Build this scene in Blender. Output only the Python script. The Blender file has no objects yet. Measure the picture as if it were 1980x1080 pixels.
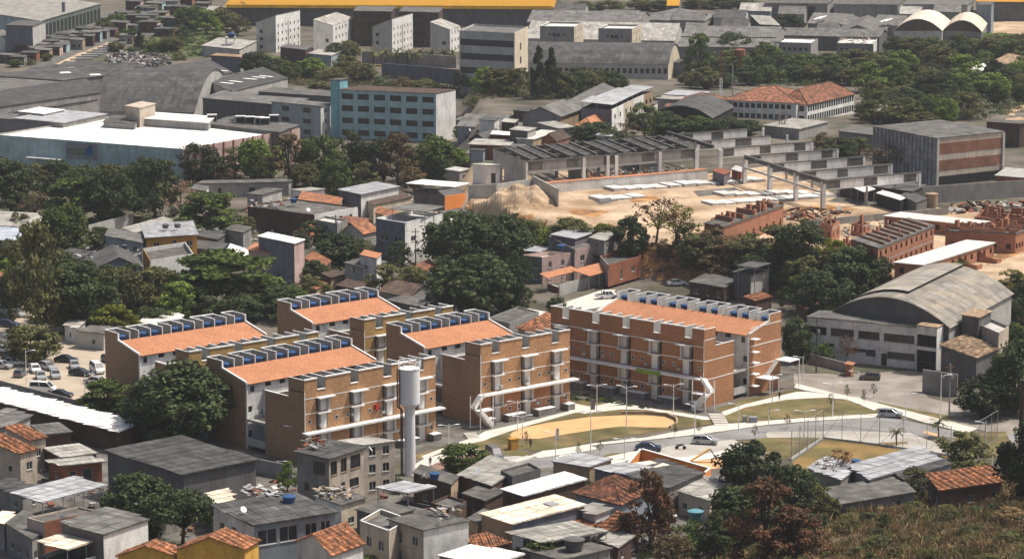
import bpy, math, random
import numpy as np
from mathutils import Vector as V
RN = random.Random(11)
SC = bpy.context.scene
COL = SC.collection
# ---------------------------------------------------------------- camera model (telephoto view from a hilltop, 122 m above the ground)
FPX, CX, CY, HC = 6000.0, 990.0, 540.0, 122.0
PITCH = math.atan(1085 / 6000)
_f = V((0, math.cos(PITCH), -math.sin(PITCH))); _u = V((0, math.sin(PITCH), math.cos(PITCH))); _r = V((1, 0, 0))
EYE = V((0, 0, HC))
def ray(px, py): return _f + _r * ((px - CX) / FPX) + _u * ((CY - py) / FPX)
def U(px, py, z=0.0):
    d = ray(px, py); t = (z - HC) / d.z
    return EYE + d * t
def sm(a, b, t):
    t = min(1, max(0, (t - a) / (b - a))); return t * t * (3 - 2 * t)
def interp(tab, x):
    if x <= tab[0][0]: return tab[0][1]
    for (x0, y0), (x1, y1) in zip(tab, tab[1:]):
        if x <= x1: return y0 + (y1 - y0) * (x - x0) / (x1 - x0)
    return tab[-1][1]
PLZ = 7.0
_edge = sorted((U(x, y, PLZ).x, U(x, y, PLZ).y) for x, y in [(905, 384), (1000, 408), (1080, 436), (1190, 462), (1262, 470), (1420, 486), (1600, 514), (1720, 528), (1850, 540), (2060, 556)])
_foot = [(U(x, y).x, U(x, y).y) for x, y in [(-200, 1300), (1200, 1250), (1330, 1110), (1420, 1055), (1500, 1010), (1600, 985), (1720, 972), (1860, 965), (1980, 930), (2150, 880)]]
def wob(x, y): return math.sin(x * .31 + y * .17) + math.sin(x * .13 - y * .23 + 1.7) + .6 * math.sin(x * .57 + y * .41 + .5)
def terr(x, y):
    h = 0.0
    if y > 600 and x > -40:
        t = y - interp(_edge, x)
        if t > -9: h = PLZ * sm(-8, -.5, t + .5 * wob(x * 1.7, 0)) * (1 - sm(230, 420, t)) * sm(_edge[0][0] - 5, _edge[0][0] + 1, x)
    if y < 560:
        t = interp(_foot, x) - y
        if t > -10:
            s = .15 * (t if t > 10 else (t + 10) ** 2 / 40)
            h += min(s, 90) + (.55 * wob(x * .8, y * .8) * sm(-5, 25, t))
    return h
def G(px, py):
    d = ray(px, py); lo = 330 / d.y; step = 3.0 / d.y; t = lo
    for _ in range(900):
        p = EYE + d * t
        if p.z <= terr(p.x, p.y): break
        t += step
    a, b = t - step, t
    for _ in range(18):
        m = (a + b) / 2; p = EYE + d * m
        if p.z <= terr(p.x, p.y): b = m
        else: a = m
    return EYE + d * b
def pxm(p): return FPX / ((p - EYE).dot(_f))      # picture pixels per metre at a point
# ---------------------------------------------------------------- materials
MATS = {}
def mk(name, col, rough=.9, var=.22, sc=.3, fine=.14, fsc=2.5, stain=0.0, pat=None, col2=None, spec=.25, metal=0, rnd=.12, tc=1.0):
    m = bpy.data.materials.new(name); m.use_nodes = True
    nt = m.node_tree; n = nt.nodes; l = nt.links
    bs = n['Principled BSDF']
    bs.inputs['Roughness'].default_value = rough; bs.inputs['Specular IOR Level'].default_value = spec; bs.inputs['Metallic'].default_value = metal
    geo = n.new('ShaderNodeNewGeometry')
    def math_(op, a, b=None, c=None):
        q = n.new('ShaderNodeMath'); q.operation = op
        for i, x in enumerate((a, b, c)):
            if x is None: continue
            if isinstance(x, (int, float)): q.inputs[i].default_value = x
            else: l.new(x, q.inputs[i])
        return q.outputs[0]
    def noise(scale, detail=3, vec=None, mp=None):
        q = n.new('ShaderNodeTexNoise'); q.inputs['Scale'].default_value = scale; q.inputs['Detail'].default_value = detail
        src = vec or geo.outputs['Position']
        if mp:
            k = n.new('ShaderNodeMapping'); k.inputs['Scale'].default_value = mp; l.new(src, k.inputs['Vector']); src = k.outputs[0]
        l.new(src, q.inputs['Vector']); return q.outputs['Fac']
    def rng(x, a, b, c, d):
        q = n.new('ShaderNodeMapRange'); l.new(x, q.inputs[0])
        for i, t in enumerate((a, b, c, d)): q.inputs[i + 1].default_value = t
        return q.outputs[0]
    def mixc(fac, a, b):
        q = n.new('ShaderNodeMix'); q.data_type = 'RGBA'
        if isinstance(fac, (int, float)): q.inputs[0].default_value = fac
        else: l.new(fac, q.inputs[0])
        for i, x in ((6, a), (7, b)):
            if isinstance(x, tuple): q.inputs[i].default_value = (*x[:3], 1)
            else: l.new(x, q.inputs[i])
        return q.outputs[2]
    f = rng(noise(sc, 4), .3, .7, 1 - var, 1 + var * .7)
    if fine: f = math_('MULTIPLY', f, rng(noise(fsc, 3), .25, .75, 1 - fine, 1 + fine))
    oi = n.new('ShaderNodeObjectInfo')
    f = math_('MULTIPLY', f, rng(oi.outputs['Random'], 0, 1, 1 - rnd, 1 + rnd))
    if stain:
        s = math_('MULTIPLY', rng(noise(.7, 5, mp=(1, 1, .3)), .48, .78, 1, 1 - stain * .75), rng(noise(2.6, 3, mp=(1, 1, .12)), .5, .8, 1, 1 - stain * .35))
        f = math_('MULTIPLY', f, s)
    base = None; bump = None
    uv = n.new('ShaderNodeUVMap').outputs[0] if pat in ('tile', 'corr', 'brick', 'panel') else None
    if pat == 'tile':
        b = n.new('ShaderNodeTexBrick'); l.new(uv, b.inputs['Vector'])
        c = V(col)
        b.inputs['Color1'].default_value = (*(c * (1 + .3 * tc)), 1); b.inputs['Color2'].default_value = (*(c * (1 - .34 * tc)), 1); b.inputs['Mortar'].default_value = (*(c * (1 - .7 * tc)), 1)
        b.inputs['Scale'].default_value = 1; b.inputs['Brick Width'].default_value = .5; b.inputs['Row Height'].default_value = .62
        b.inputs['Mortar Size'].default_value = .055; b.inputs['Mortar Smooth'].default_value = .6; b.inputs['Bias'].default_value = -.1
        f = math_('MULTIPLY', f, rng(geo.outputs['Random Per Island'], 0, 1, 1 - .45 * tc, 1 + .35 * tc))
        base = b.outputs['Color']
        if col2: base = mixc(rng(noise(.9, 5), .40, .66, 0, .92), base, col2)
        w = n.new('ShaderNodeTexWave'); w.wave_type = 'BANDS'; w.bands_direction = 'X'; w.inputs['Scale'].default_value = .92; l.new(uv, w.inputs['Vector'])
        bump = math_('ADD', w.outputs['Fac'], math_('MULTIPLY', b.outputs['Fac'], -.6)); bd = .09
    elif pat == 'corr':
        b = n.new('ShaderNodeTexBrick'); l.new(uv, b.inputs['Vector'])
        c = V(col)
        b.inputs['Color1'].default_value = (*(c * 1.28), 1); b.inputs['Color2'].default_value = (*(c * .78), 1); b.inputs['Mortar'].default_value = (*(c * .42), 1)
        b.inputs['Scale'].default_value = 1; b.inputs['Brick Width'].default_value = 1.05; b.inputs['Row Height'].default_value = 2.2; b.offset = 0.0
        b.inputs['Mortar Size'].default_value = .05; b.inputs['Mortar Smooth'].default_value = .5
        base = b.outputs['Color']
        if col2: base = mixc(rng(noise(.28, 5), .5, .68, 0, .8), base, col2)
        f = math_('MULTIPLY', f, rng(geo.outputs['Random Per Island'], 0, 1, .89, 1.10))
        w = n.new('ShaderNodeTexWave'); w.wave_type = 'BANDS'; w.bands_direction = 'X'; w.inputs['Scale'].default_value = .9; l.new(uv, w.inputs['Vector'])
        bump = w.outputs['Fac']; bd = .05
        f = math_('MULTIPLY', f, rng(noise(.8, 4, vec=uv, mp=(1, .15, 1)), .3, .7, .85, 1.1))
    elif pat == 'brick':
        b = n.new('ShaderNodeTexBrick'); l.new(uv, b.inputs['Vector'])
        c = V(col)
        b.inputs['Color1'].default_value = (*(c * 1.16), 1); b.inputs['Color2'].default_value = (*(c * .84), 1); b.inputs['Mortar'].default_value = (*(c * .8), 1)
        b.inputs['Scale'].default_value = 1; b.inputs['Brick Width'].default_value = .42; b.inputs['Row Height'].default_value = .21
        b.inputs['Mortar Size'].default_value = .02
        base = b.outputs['Color']
        if col2: base = mixc(rng(noise(.35, 5), .42, .62, 0, .75), base, col2)
    elif pat == 'leaf':
        f = math_('MULTIPLY', f, rng(geo.outputs['Random Per Island'], 0, 1, .62, 1.45))
        if col2:
            base = mixc(rng(noise(.45, 2), .42, .62, 0, .9), tuple(col), tuple(col2))
    elif col2:
        base = mixc(rng(noise(sc * .8, 5), .45, .62, 0, 1), tuple(col), tuple(col2))
    vm = n.new('ShaderNodeVectorMath'); vm.operation = 'SCALE'
    if base is None: vm.inputs[0].default_value = col
    else: l.new(base, vm.inputs[0])
    l.new(f, vm.inputs['Scale']); l.new(vm.outputs[0], bs.inputs['Base Color'])
    if bump is not None:
        k = n.new('ShaderNodeBump'); k.inputs['Distance'].default_value = bd; k.inputs['Strength'].default_value = .8
        l.new(bump, k.inputs['Height']); l.new(k.outputs[0], bs.inputs['Normal'])
    if pat == 'leaf':
        bs.inputs['Specular IOR Level'].default_value = .12
        tr = n.new('ShaderNodeBsdfTranslucent'); l.new(vm.outputs[0], tr.inputs[0]); mx = n.new('ShaderNodeMixShader'); mx.inputs[0].default_value = .22; l.new(bs.outputs[0], mx.inputs[1]); l.new(tr.outputs[0], mx.inputs[2]); l.new(mx.outputs[0], n['Material Output'].inputs[0])
    MATS[name] = m
    return m
for a in [
    ('white', (.70, .69, .66)), ('cream', (.58, .50, .38)), ('pink', (.52, .37, .33)), ('beige', (.48, .41, .33)), ('conc', (.27, .26, .245)),
    ('lconc', (.42, .41, .385)), ('dgrey', (.125, .122, .12)), ('ochre', (.46, .24, .055)), ('yellow', (.62, .36, .07)), ('orange', (.68, .20, .035)),  # dgrey also tones left-front house walls down as if shaded
    ('teal', (.42, .55, .555)), ('tealdeep', (.20, .42, .47)), ('tealgrey', (.33, .39, .40)), ('mint', (.36, .53, .555)), ('slate', (.15, .16, .19)), ('mauve', (.18, .165, .18)), ('brown', (.10, .062, .05)),
    ('green', (.12, .15, .125)), ('bluegrey', (.25, .28, .31)), ('tan', (.38, .28, .18)), ('rust', (.22, .08, .05))]:
    mk(a[0], a[1], stain=.45, var=.16)
mk('brickred', (.27, .105, .06), pat='brick', var=.25, stain=.3); mk('brickdark', (.095, .06, .045), pat='brick', var=.35, stain=.3)
mk('blocktan', (.44, .25, .128), pat='brick', var=.12, sc=.12, fine=.12, rnd=.0, stain=.2); mk('blockred', (.37, .18, .09), pat='brick', var=.14, sc=.12, rnd=.0)
mk('blockyellow', (.40, .255, .095), pat='brick', var=.10, sc=.12, rnd=0); mk('blockshade', (.33, .21, .125), pat='brick', var=.12, sc=.12, rnd=0)  # end-wall brick with the shade mixed into its colour
mk('raw', (.36, .165, .098), pat='brick', var=.22, sc=.5, rnd=.06); mk('coping', (.74, .73, .70), var=.08, stain=.1); mk('stone', (.20, .19, .175), pat='brick', var=.35, sc=1.2)
mk('bandbrick', (.25, .12, .075), pat='brick', var=.25, stain=.3); mk('fibro', (.145, .14, .13), pat='corr', col2=(.09, .086, .08), var=.25, fine=.2); mk('fibrodark', (.085, .083, .08), pat='corr', col2=(.055, .053, .05), var=.3)
mk('fibrowarm', (.26, .24, .205), pat='corr', col2=(.36, .30, .22), var=.22)
mk('fibrolight', (.34, .325, .29), pat='corr', col2=(.22, .20, .17), var=.2); mk('metal', (.36, .36, .37), pat='corr', rough=.55, var=.12)
mk('metalblue', (.42, .46, .52), pat='corr', rough=.5, var=.1); mk('whiteroof', (.86, .83, .78), pat='corr', var=.06, fine=.04, rnd=.03)
mk('creamroof', (.70, .60, .47), pat='corr', var=.12); mk('tile', (.46, .19, .09), pat='tile', col2=(.15, .085, .055)); mk('tileold', (.30, .125, .07), pat='tile', col2=(.07, .045, .035))
mk('tilebrown', (.13, .085, .062), pat='tile', col2=(.06, .048, .04)); mk('tiletan', (.46, .33, .21), pat='tile', col2=(.2, .13, .085)); mk('tilenew', (.48, .215, .112), pat='tile', var=.10, rnd=0, tc=.3)
mk('concdark', (.09, .086, .079), col2=(.14, .132, .118), var=.3, sc=.5, fine=.22); mk('slab', (.62, .60, .56), var=.14, fine=.12, col2=(.48, .46, .42), sc=.6)
mk('yellowroof', (.42, .21, .012), var=.08, stain=.1); mk('glass', (.022, .026, .03), rough=.25, spec=.5, var=.3, rnd=.4); mk('frame', (.5, .5, .48), var=.1); mk('framedark', (.10, .10, .10))
mk('dark', (.018, .018, .018)); mk('steel', (.32, .33, .34), rough=.5, metal=.3); mk('steeldark', (.05, .05, .052), rough=.6); mk('poleconc', (.33, .31, .28))
mk('paintwhite', (.80, .80, .79), rough=.45, var=.05, fine=.03, stain=.06); mk('bluetank', (.026, .078, .20), rough=.45, var=.1); mk('bluetarp', (.02, .13, .52), var=.2); mk('tealtank', (.12, .30, .36), rough=.5)
mk('red', (.42, .05, .035)); mk('orangepanel', (.74, .27, .07), var=.06, rnd=0); mk('wood', (.16, .095, .05)); mk('leafgreenbanner', (.22, .34, .03))
mk('signgrey', (.30, .29, .33)); mk('signgreen', (.09, .20, .05)); mk('signblue', (.02, .12, .30)); mk('finpanel', (.34, .35, .37), pat='corr', var=.3, stain=.5)
# ground
mk('groundmix', (.135, .115, .09), col2=(.075, .072, .045), var=.4, sc=.09, fine=.3, fsc=1.3, rnd=0)
mk('yard', (.15, .14, .125), col2=(.095, .085, .07), var=.35, sc=.3, fine=.25, rnd=0); mk('lawn', (.115, .10, .038), col2=(.175, .13, .06), var=.35, sc=.22, fine=.22, fsc=3, rnd=.1)
mk('drylawn', (.24, .155, .055), col2=(.14, .11, .038), var=.25, sc=.16, fine=.2, fsc=3, rnd=0); mk('sand', (.60, .345, .165), var=.14, sc=.2, fine=.12, rnd=0)
mk('dirt', (.46, .34, .225), col2=(.31, .21, .125), var=.28, sc=.11, fine=.2, fsc=.9, rnd=.05); mk('ochredirt', (.42, .21, .075), col2=(.17, .10, .055), var=.4, sc=.35, fine=.3, rnd=0)
mk('asphalt', (.24, .235, .225), col2=(.20, .193, .18), var=.22, sc=.16, fine=.1, rnd=0); mk('asphaltbrown', (.28, .25, .215), col2=(.22, .19, .155), var=.3, sc=.16, fine=.14, rnd=0); mk('pave', (.58, .54, .47), var=.14, sc=.25, fine=.12, rnd=.04)
mk('paveroad', (.42, .395, .35), col2=(.33, .305, .26), var=.14, sc=.18, fine=.12, rnd=0); mk('lot', (.40, .335, .255), var=.2, sc=.14, fine=.14, rnd=0); mk('redpave', (.26, .155, .125), rnd=0); mk('marking', (.62, .60, .56), var=.25, fine=.25)
mk('hillgrass', (.13, .095, .055), col2=(.07, .062, .032), var=.4, sc=.16, fine=.35, rnd=0); mk('grassgreen', (.06, .085, .022), col2=(.10, .10, .04), var=.35, sc=.12, fine=.3, rnd=0)
for nm, c, c2 in [('ldark', (.054, .070, .032), (.035, .047, .024)), ('lmid', (.078, .105, .030), (.048, .068, .024)), ('lbright', (.115, .155, .034), (.075, .11, .028)), ('lolive', (.098, .098, .042), (.06, .066, .03)),
                  ('lbrown', (.12, .085, .05), (.075, .06, .035)), ('lrust', (.125, .062, .040), (.058, .045, .03)), ('lpink', (.34, .21, .15), (.19, .12, .08)), ('lyellow', (.12, .125, .02), (.075, .095, .018)),
                  ('lgrass', (.25, .175, .098), (.13, .10, .055)), ('lgrassgreen', (.085, .09, .035), (.12, .10, .05)), ('lblack', (.032, .042, .020), (.022, .029, .016)), ('lwhite', (.55, .52, .47), (.3, .3, .25))]:
    mk(nm, tuple(x * k for x, k in zip(c, (1.36, 1.36, 1.2))), pat='leaf', col2=tuple(x * k for x, k in zip(c2, (1.36, 1.36, 1.2))), var=.2, fine=0, rnd=.16, rough=.8)
mk('bark', (.075, .058, .045), var=.3, sc=1.5); mk('barkgrey', (.17, .15, .13), var=.3, sc=1.5)
# ---------------------------------------------------------------- mesh builder
class MB:
    def __init__(s): s.v = []; s.f = []; s.uv = []; s.m = []
    def poly(s, pts, m=0, uv=None):
        k = len(s.v); s.v += [tuple(p) for p in pts]; s.f.append(tuple(range(k, k + len(pts)))); s.m.append(m)
        if uv is None:
            a = V(pts[0]); e = V(pts[1]) - a; lu = e.length or 1; e = e / lu
            w = V(pts[-1]) - a; w = w - e * w.dot(e)
            if w.length < 1e-6: w = V((0, 0, 1))
            w.normalize(); uv = [((V(p) - a).dot(e), (V(p) - a).dot(w)) for p in pts]
        s.uv += uv
    quad = lambda s, a, b, c, d, m=0: s.poly((a, b, c, d), m)
    def box(s, o, a, b, c, m=0, mt=None):
        o, a, b, c = V(o), V(a), V(b), V(c)
        p = [o, o + a, o + a + b, o + b]; q = [x + c for x in p]
        for i in range(4): j = (i + 1) % 4; s.poly((p[i], p[j], q[j], q[i]), m)
        s.poly(q, m if mt is None else mt); s.poly(p[::-1], m)
    def rbox(s, c, sx, sy, sz, rz=0, m=0):       # centred in x, y; standing on c
        a = V((math.cos(rz), math.sin(rz), 0)); b = V((-a.y, a.x, 0))
        s.box(V(c) - a * sx / 2 - b * sy / 2, a * sx, b * sy, V((0, 0, sz)), m)
    def tube(s, p0, p1, r0, r1=None, n=8, m=0, cap=True):
        p0, p1 = V(p0), V(p1); r1 = r0 if r1 is None else r1
        d = (p1 - p0)
        if d.length < 1e-6: return
        d.normalize(); a = d.orthogonal().normalized(); b = d.cross(a)
        A = [p0 + (a * math.cos(6.28319 * i / n) + b * math.sin(6.28319 * i / n)) * r0 for i in range(n)]
        B = [p1 + (a * math.cos(6.28319 * i / n) + b * math.sin(6.28319 * i / n)) * r1 for i in range(n)]
        for i in range(n): j = (i + 1) % n; s.poly((A[i], A[j], B[j], B[i]), m)
        if cap: s.poly(A[::-1], m); s.poly(B, m)
    def lathe(s, c, prof, n=20, m=0):             # prof [(r, z)], axis through c
        c = V(c); R_ = [[c + V((r * math.cos(6.28319 * i / n), r * math.sin(6.28319 * i / n), z)) for i in range(n)] for r, z in prof]
        for A, B in zip(R_, R_[1:]):
            for i in range(n): j = (i + 1) % n; s.poly((A[i], A[j], B[j], B[i]), m)
        s.poly(R_[0][::-1], m); s.poly(R_[-1], m)
    def slab(s, pts, t, m=0):                      # thick sheet under a polygon
        pts = [V(p) for p in pts]; q = [p - V((0, 0, t)) for p in pts]
        s.poly(pts, m); s.poly(q[::-1], m)
        for i in range(len(pts)): j = (i + 1) % len(pts); s.poly((q[i], q[j], pts[j], pts[i]), m)
    def wall(s, p, q, z0, z1, holes=(), depth=.15, m=0, mr=None):
        # outer skin of a wall from p to q with rectangular openings and their reveals; outward is to the right of p->q
        p, q = V((p[0], p[1], 0)), V((q[0], q[1], 0)); L = (q - p).length
        if L < .01: return
        e = (q - p) / L; nrm = V((e.y, -e.x, 0)); mr = m if mr is None else mr
        hs = [(max(.02, a), min(L - .02, b), max(c, z0), min(d, z1 - .02)) for a, b, c, d in holes]
        hs = [h for h in hs if h[1] - h[0] > .05 and h[3] - h[2] > .05]
        us = sorted({0, L, *[h[0] for h in hs], *[h[1] for h in hs]}); vs = sorted({z0, z1, *[h[2] for h in hs], *[h[3] for h in hs]})
        P = lambda u, z, d=0: p + e * u - nrm * d + V((0, 0, z))
        for a, b in zip(us, us[1:]):
            col = []
            for c, d in zip(vs, vs[1:]):
                cu, cv = (a + b) / 2, (c + d) / 2
                if any(h[0] < cu < h[1] and h[2] < cv < h[3] for h in hs): continue
                if col and abs(col[-1][1] - c) < 1e-6: col[-1][1] = d
                else: col.append([c, d])
            for c, d in col: s.poly((P(a, c), P(b, c), P(b, d), P(a, d)), m, [(a, c), (b, c), (b, d), (a, d)])
        for a, b, c, d in hs:
            s.poly((P(a, c), P(b, c), P(b, c, depth), P(a, c, depth)), mr); s.poly((P(a, d), P(b, d), P(b, d, depth), P(a, d, depth)), mr)
            s.poly((P(a, c), P(a, d), P(a, d, depth), P(a, c, depth)), mr); s.poly((P(b, c), P(b, d), P(b, d, depth), P(b, c, depth)), mr)
    def build(s, name, mats, parent=None, off=None, smooth=False):
        off = V(off) if off is not None else V((0, 0, 0))
        me = bpy.data.meshes.new(name); me.from_pydata([(x - off.x, y - off.y, z - off.z) for x, y, z in s.v], [], s.f)
        if not isinstance(mats, (list, tuple)): mats = [mats]
        for q in mats: me.materials.append(MATS[q])
        uvl = me.uv_layers.new(name='UVMap'); uvl.data.foreach_set('uv', np.array(s.uv, dtype=np.float32).ravel())
        me.polygons.foreach_set('material_index', np.array(s.m, dtype=np.int32))
        if smooth: me.polygons.foreach_set('use_smooth', np.ones(len(s.f), dtype=bool))
        me.update()
        o = bpy.data.objects.new(name, me); COL.objects.link(o)
        if parent is not None: o.parent = parent
        else: o.location = off
        return o
def tag(o, label=None, cat=None, group=None, kind=None):
    if label: o['label'] = label
    if cat: o['category'] = cat
    if group: o['group'] = group
    if kind: o['kind'] = kind
    return o
def thing(name, label, cat, loc, group=None):
    o = bpy.data.objects.new(name, None); COL.objects.link(o); o.location = loc; o.empty_display_size = .5
    return tag(o, label, cat, group)
def copy_tree(o, parent=None):
    c = o.copy(); COL.objects.link(c)
    if parent is not None: c.parent = parent
    for ch in list(o.children): copy_tree(ch, c)
    return c
Z = lambda h: V((0, 0, h))
# ---------------------------------------------------------------- houses
def make_windows(root, off, p, q, zb, holes, depth, detail, fr='frame', gl='glass', door_below=.12):
    p, q = V((p[0], p[1], 0)), V((q[0], q[1], 0)); e = (q - p).normalized(); nrm = V((e.y, -e.x, 0))
    for h in holes:
        a, b, c, d = h[:4]
        P = lambda u, z, dd: p + e * u - nrm * dd + Z(zb + z)
        isdoor = c < door_below
        pane = MB(); pane.quad(P(a, c, depth), P(b, c, depth), P(b, d, depth), P(a, d, depth))
        if not detail:
            pane.build('door' if isdoor else 'window', gl, root, off); continue
        fm = MB(); t = .07; dp = depth - .05
        for (u0, u1, z0, z1) in [(a, a + t, c, d), (b - t, b, c, d), (a + t, b - t, c, c + t), (a + t, b - t, d - t, d)] + ([((a + b) / 2 - t / 2, (a + b) / 2 + t / 2, c + t, d - t)] if b - a > .9 and not isdoor else []):
            fm.box(P(u0, z0, depth - .01), e * (u1 - u0), nrm * .05, Z(z1 - z0))
        if not isdoor: fm.box(P(a - .08, c - .09, -.002), e * (b - a + .16), nrm * .09, Z(.085))
        w = fm.build('door' if isdoor else 'window', fr, root, off)
        pane.build('pane', gl, w, off)
def grid_holes(L, h, spec):
    # (rows, cols, w, hgt[, sill[, margin]]) or a list of (u fraction, z, w, hgt)
    if isinstance(spec, list):
        return [(u * L - w / 2, u * L + w / 2, z, z + hh) for u, z, w, hh in spec]
    rows, cols, w, hh = spec[:4]; sill = spec[4] if len(spec) > 4 else .95; mg = spec[5] if len(spec) > 5 else .06
    st = h / rows; out = []
    for r in range(rows):
        for c in range(cols):
            u = L * (mg + (1 - 2 * mg) * (c + .5) / cols); z = r * st + min(sill, max(.2, st - hh - .2))
            ww = min(w, L * (1 - 2 * mg) / cols * .85); out.append((u - ww / 2, u + ww / 2, z, z + min(hh, st - .3)))
    return out
def foot(N, R, L, hs, base):
    zb = base
    if zb is None:
        zb = 0.0
        for _ in range(3):
            A = U(*N, zb + hs[0]); B = U(*R, zb + hs[1]); D = U(*L, zb + hs[2]); m = (B + D) / 2
            zb = terr(m.x, m.y) if m.y > 330 else 0
    A = U(*N, zb + hs[0]); B = U(*R, zb + hs[1]); D = U(*L, zb + hs[2])
    A, B, D = (V((p.x, p.y, 0)) for p in (A, B, D))
    if base is None: zb = min(terr(p.x, p.y) for p in (A, B, D, B + D - A))
    return zb, [A, B, B + D - A, D]
def cells(rb, pts, rm, s):
    # loose roof covering: ribbed rows of tiles, or overlapping sheets with slightly uneven edges
    tile = rm.startswith('tile') and rm != 'tilenew'; sheet_ = rm in ('fibro', 'fibrodark', 'fibrolight', 'metal', 'creamroof', 'whiteroof', 'metalblue', 'fibrowarm')
    if s < 9.2 or not (tile or sheet_): return
    a = V(pts[0]); e = V(pts[1]) - a; e.normalize(); nrm = e.cross(V(pts[-1]) - a).normalized()
    if nrm.z < 0: nrm = -nrm
    w = nrm.cross(e); P2 = [((V(p) - a).dot(e), (V(p) - a).dot(w)) for p in pts]
    u0, u1, v0, v1 = min(p[0] for p in P2), max(p[0] for p in P2), min(p[1] for p in P2), max(p[1] for p in P2)
    if (u1 - u0) * (v1 - v0) > 900: return
    cu, cv = (.46, .72) if tile else (1.02, 2.1); nu, nv = max(1, round((u1 - u0) / cu)), max(1, round((v1 - v0) / cv)); cu, cv = (u1 - u0) / nu, (v1 - v0) / nv
    q = random.Random(round(u1 * 100)); P = lambda u, v, o: a + e * u + w * v + nrm * o
    def ins(x, y):
        c = False; j = len(P2) - 1
        for i in range(len(P2)):
            (xi, yi), (xj, yj) = P2[i], P2[j]
            if (yi > y) != (yj > y) and x < (xj - xi) * (y - yi) / (yj - yi) + xi: c = not c
            j = i
        return c
    for i in range(nu):
        for j in range(nv):
            x, y = u0 + i * cu, v0 + j * cv
            if not ins(x + cu / 2, y + cv / 2): continue
            if tile:
                k = q.uniform(-.02, .02); m = x + cu / 2; b0, b1 = len(rb.v), 0
                A, B, C = P(x + .02, y - .03, .03 + k), P(m, y - .03, .15 + k), P(x + cu - .02, y - .03, .03 + k); D, E_, F_ = P(x + .02, y + cv, .0), P(m, y + cv, .11 + k), P(x + cu - .02, y + cv, .0)
                rb.v += [tuple(p) for p in (A, B, C, D, E_, F_)]; rb.f += [(b0, b0 + 1, b0 + 4, b0 + 3), (b0 + 1, b0 + 2, b0 + 5, b0 + 4), (b0, b0 + 2, b0 + 1)]; rb.m += [0, 0, 0]
                rb.uv += [(x, y), (m, y), (m, y + cv), (x, y + cv), (m, y), (x + cu, y), (x + cu, y + cv), (m, y + cv), (x, y), (x + cu, y), (m, y)]
            else:
                z = q.uniform(.0, .035); d = q.uniform(-.07, .03) if j == 0 else -.06; rb.poly((P(x + .015, y + d, .05 + z), P(x + cu - .015, y + d + q.uniform(-.03, .03), .05 + z + q.uniform(0, .02)), P(x + cu - .015, y + cv, .01 + z), P(x + .015, y + cv, .01 + z)), 0, [(x, y), (x + cu, y), (x + cu, y + cv), (x, y + cv)])
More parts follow.
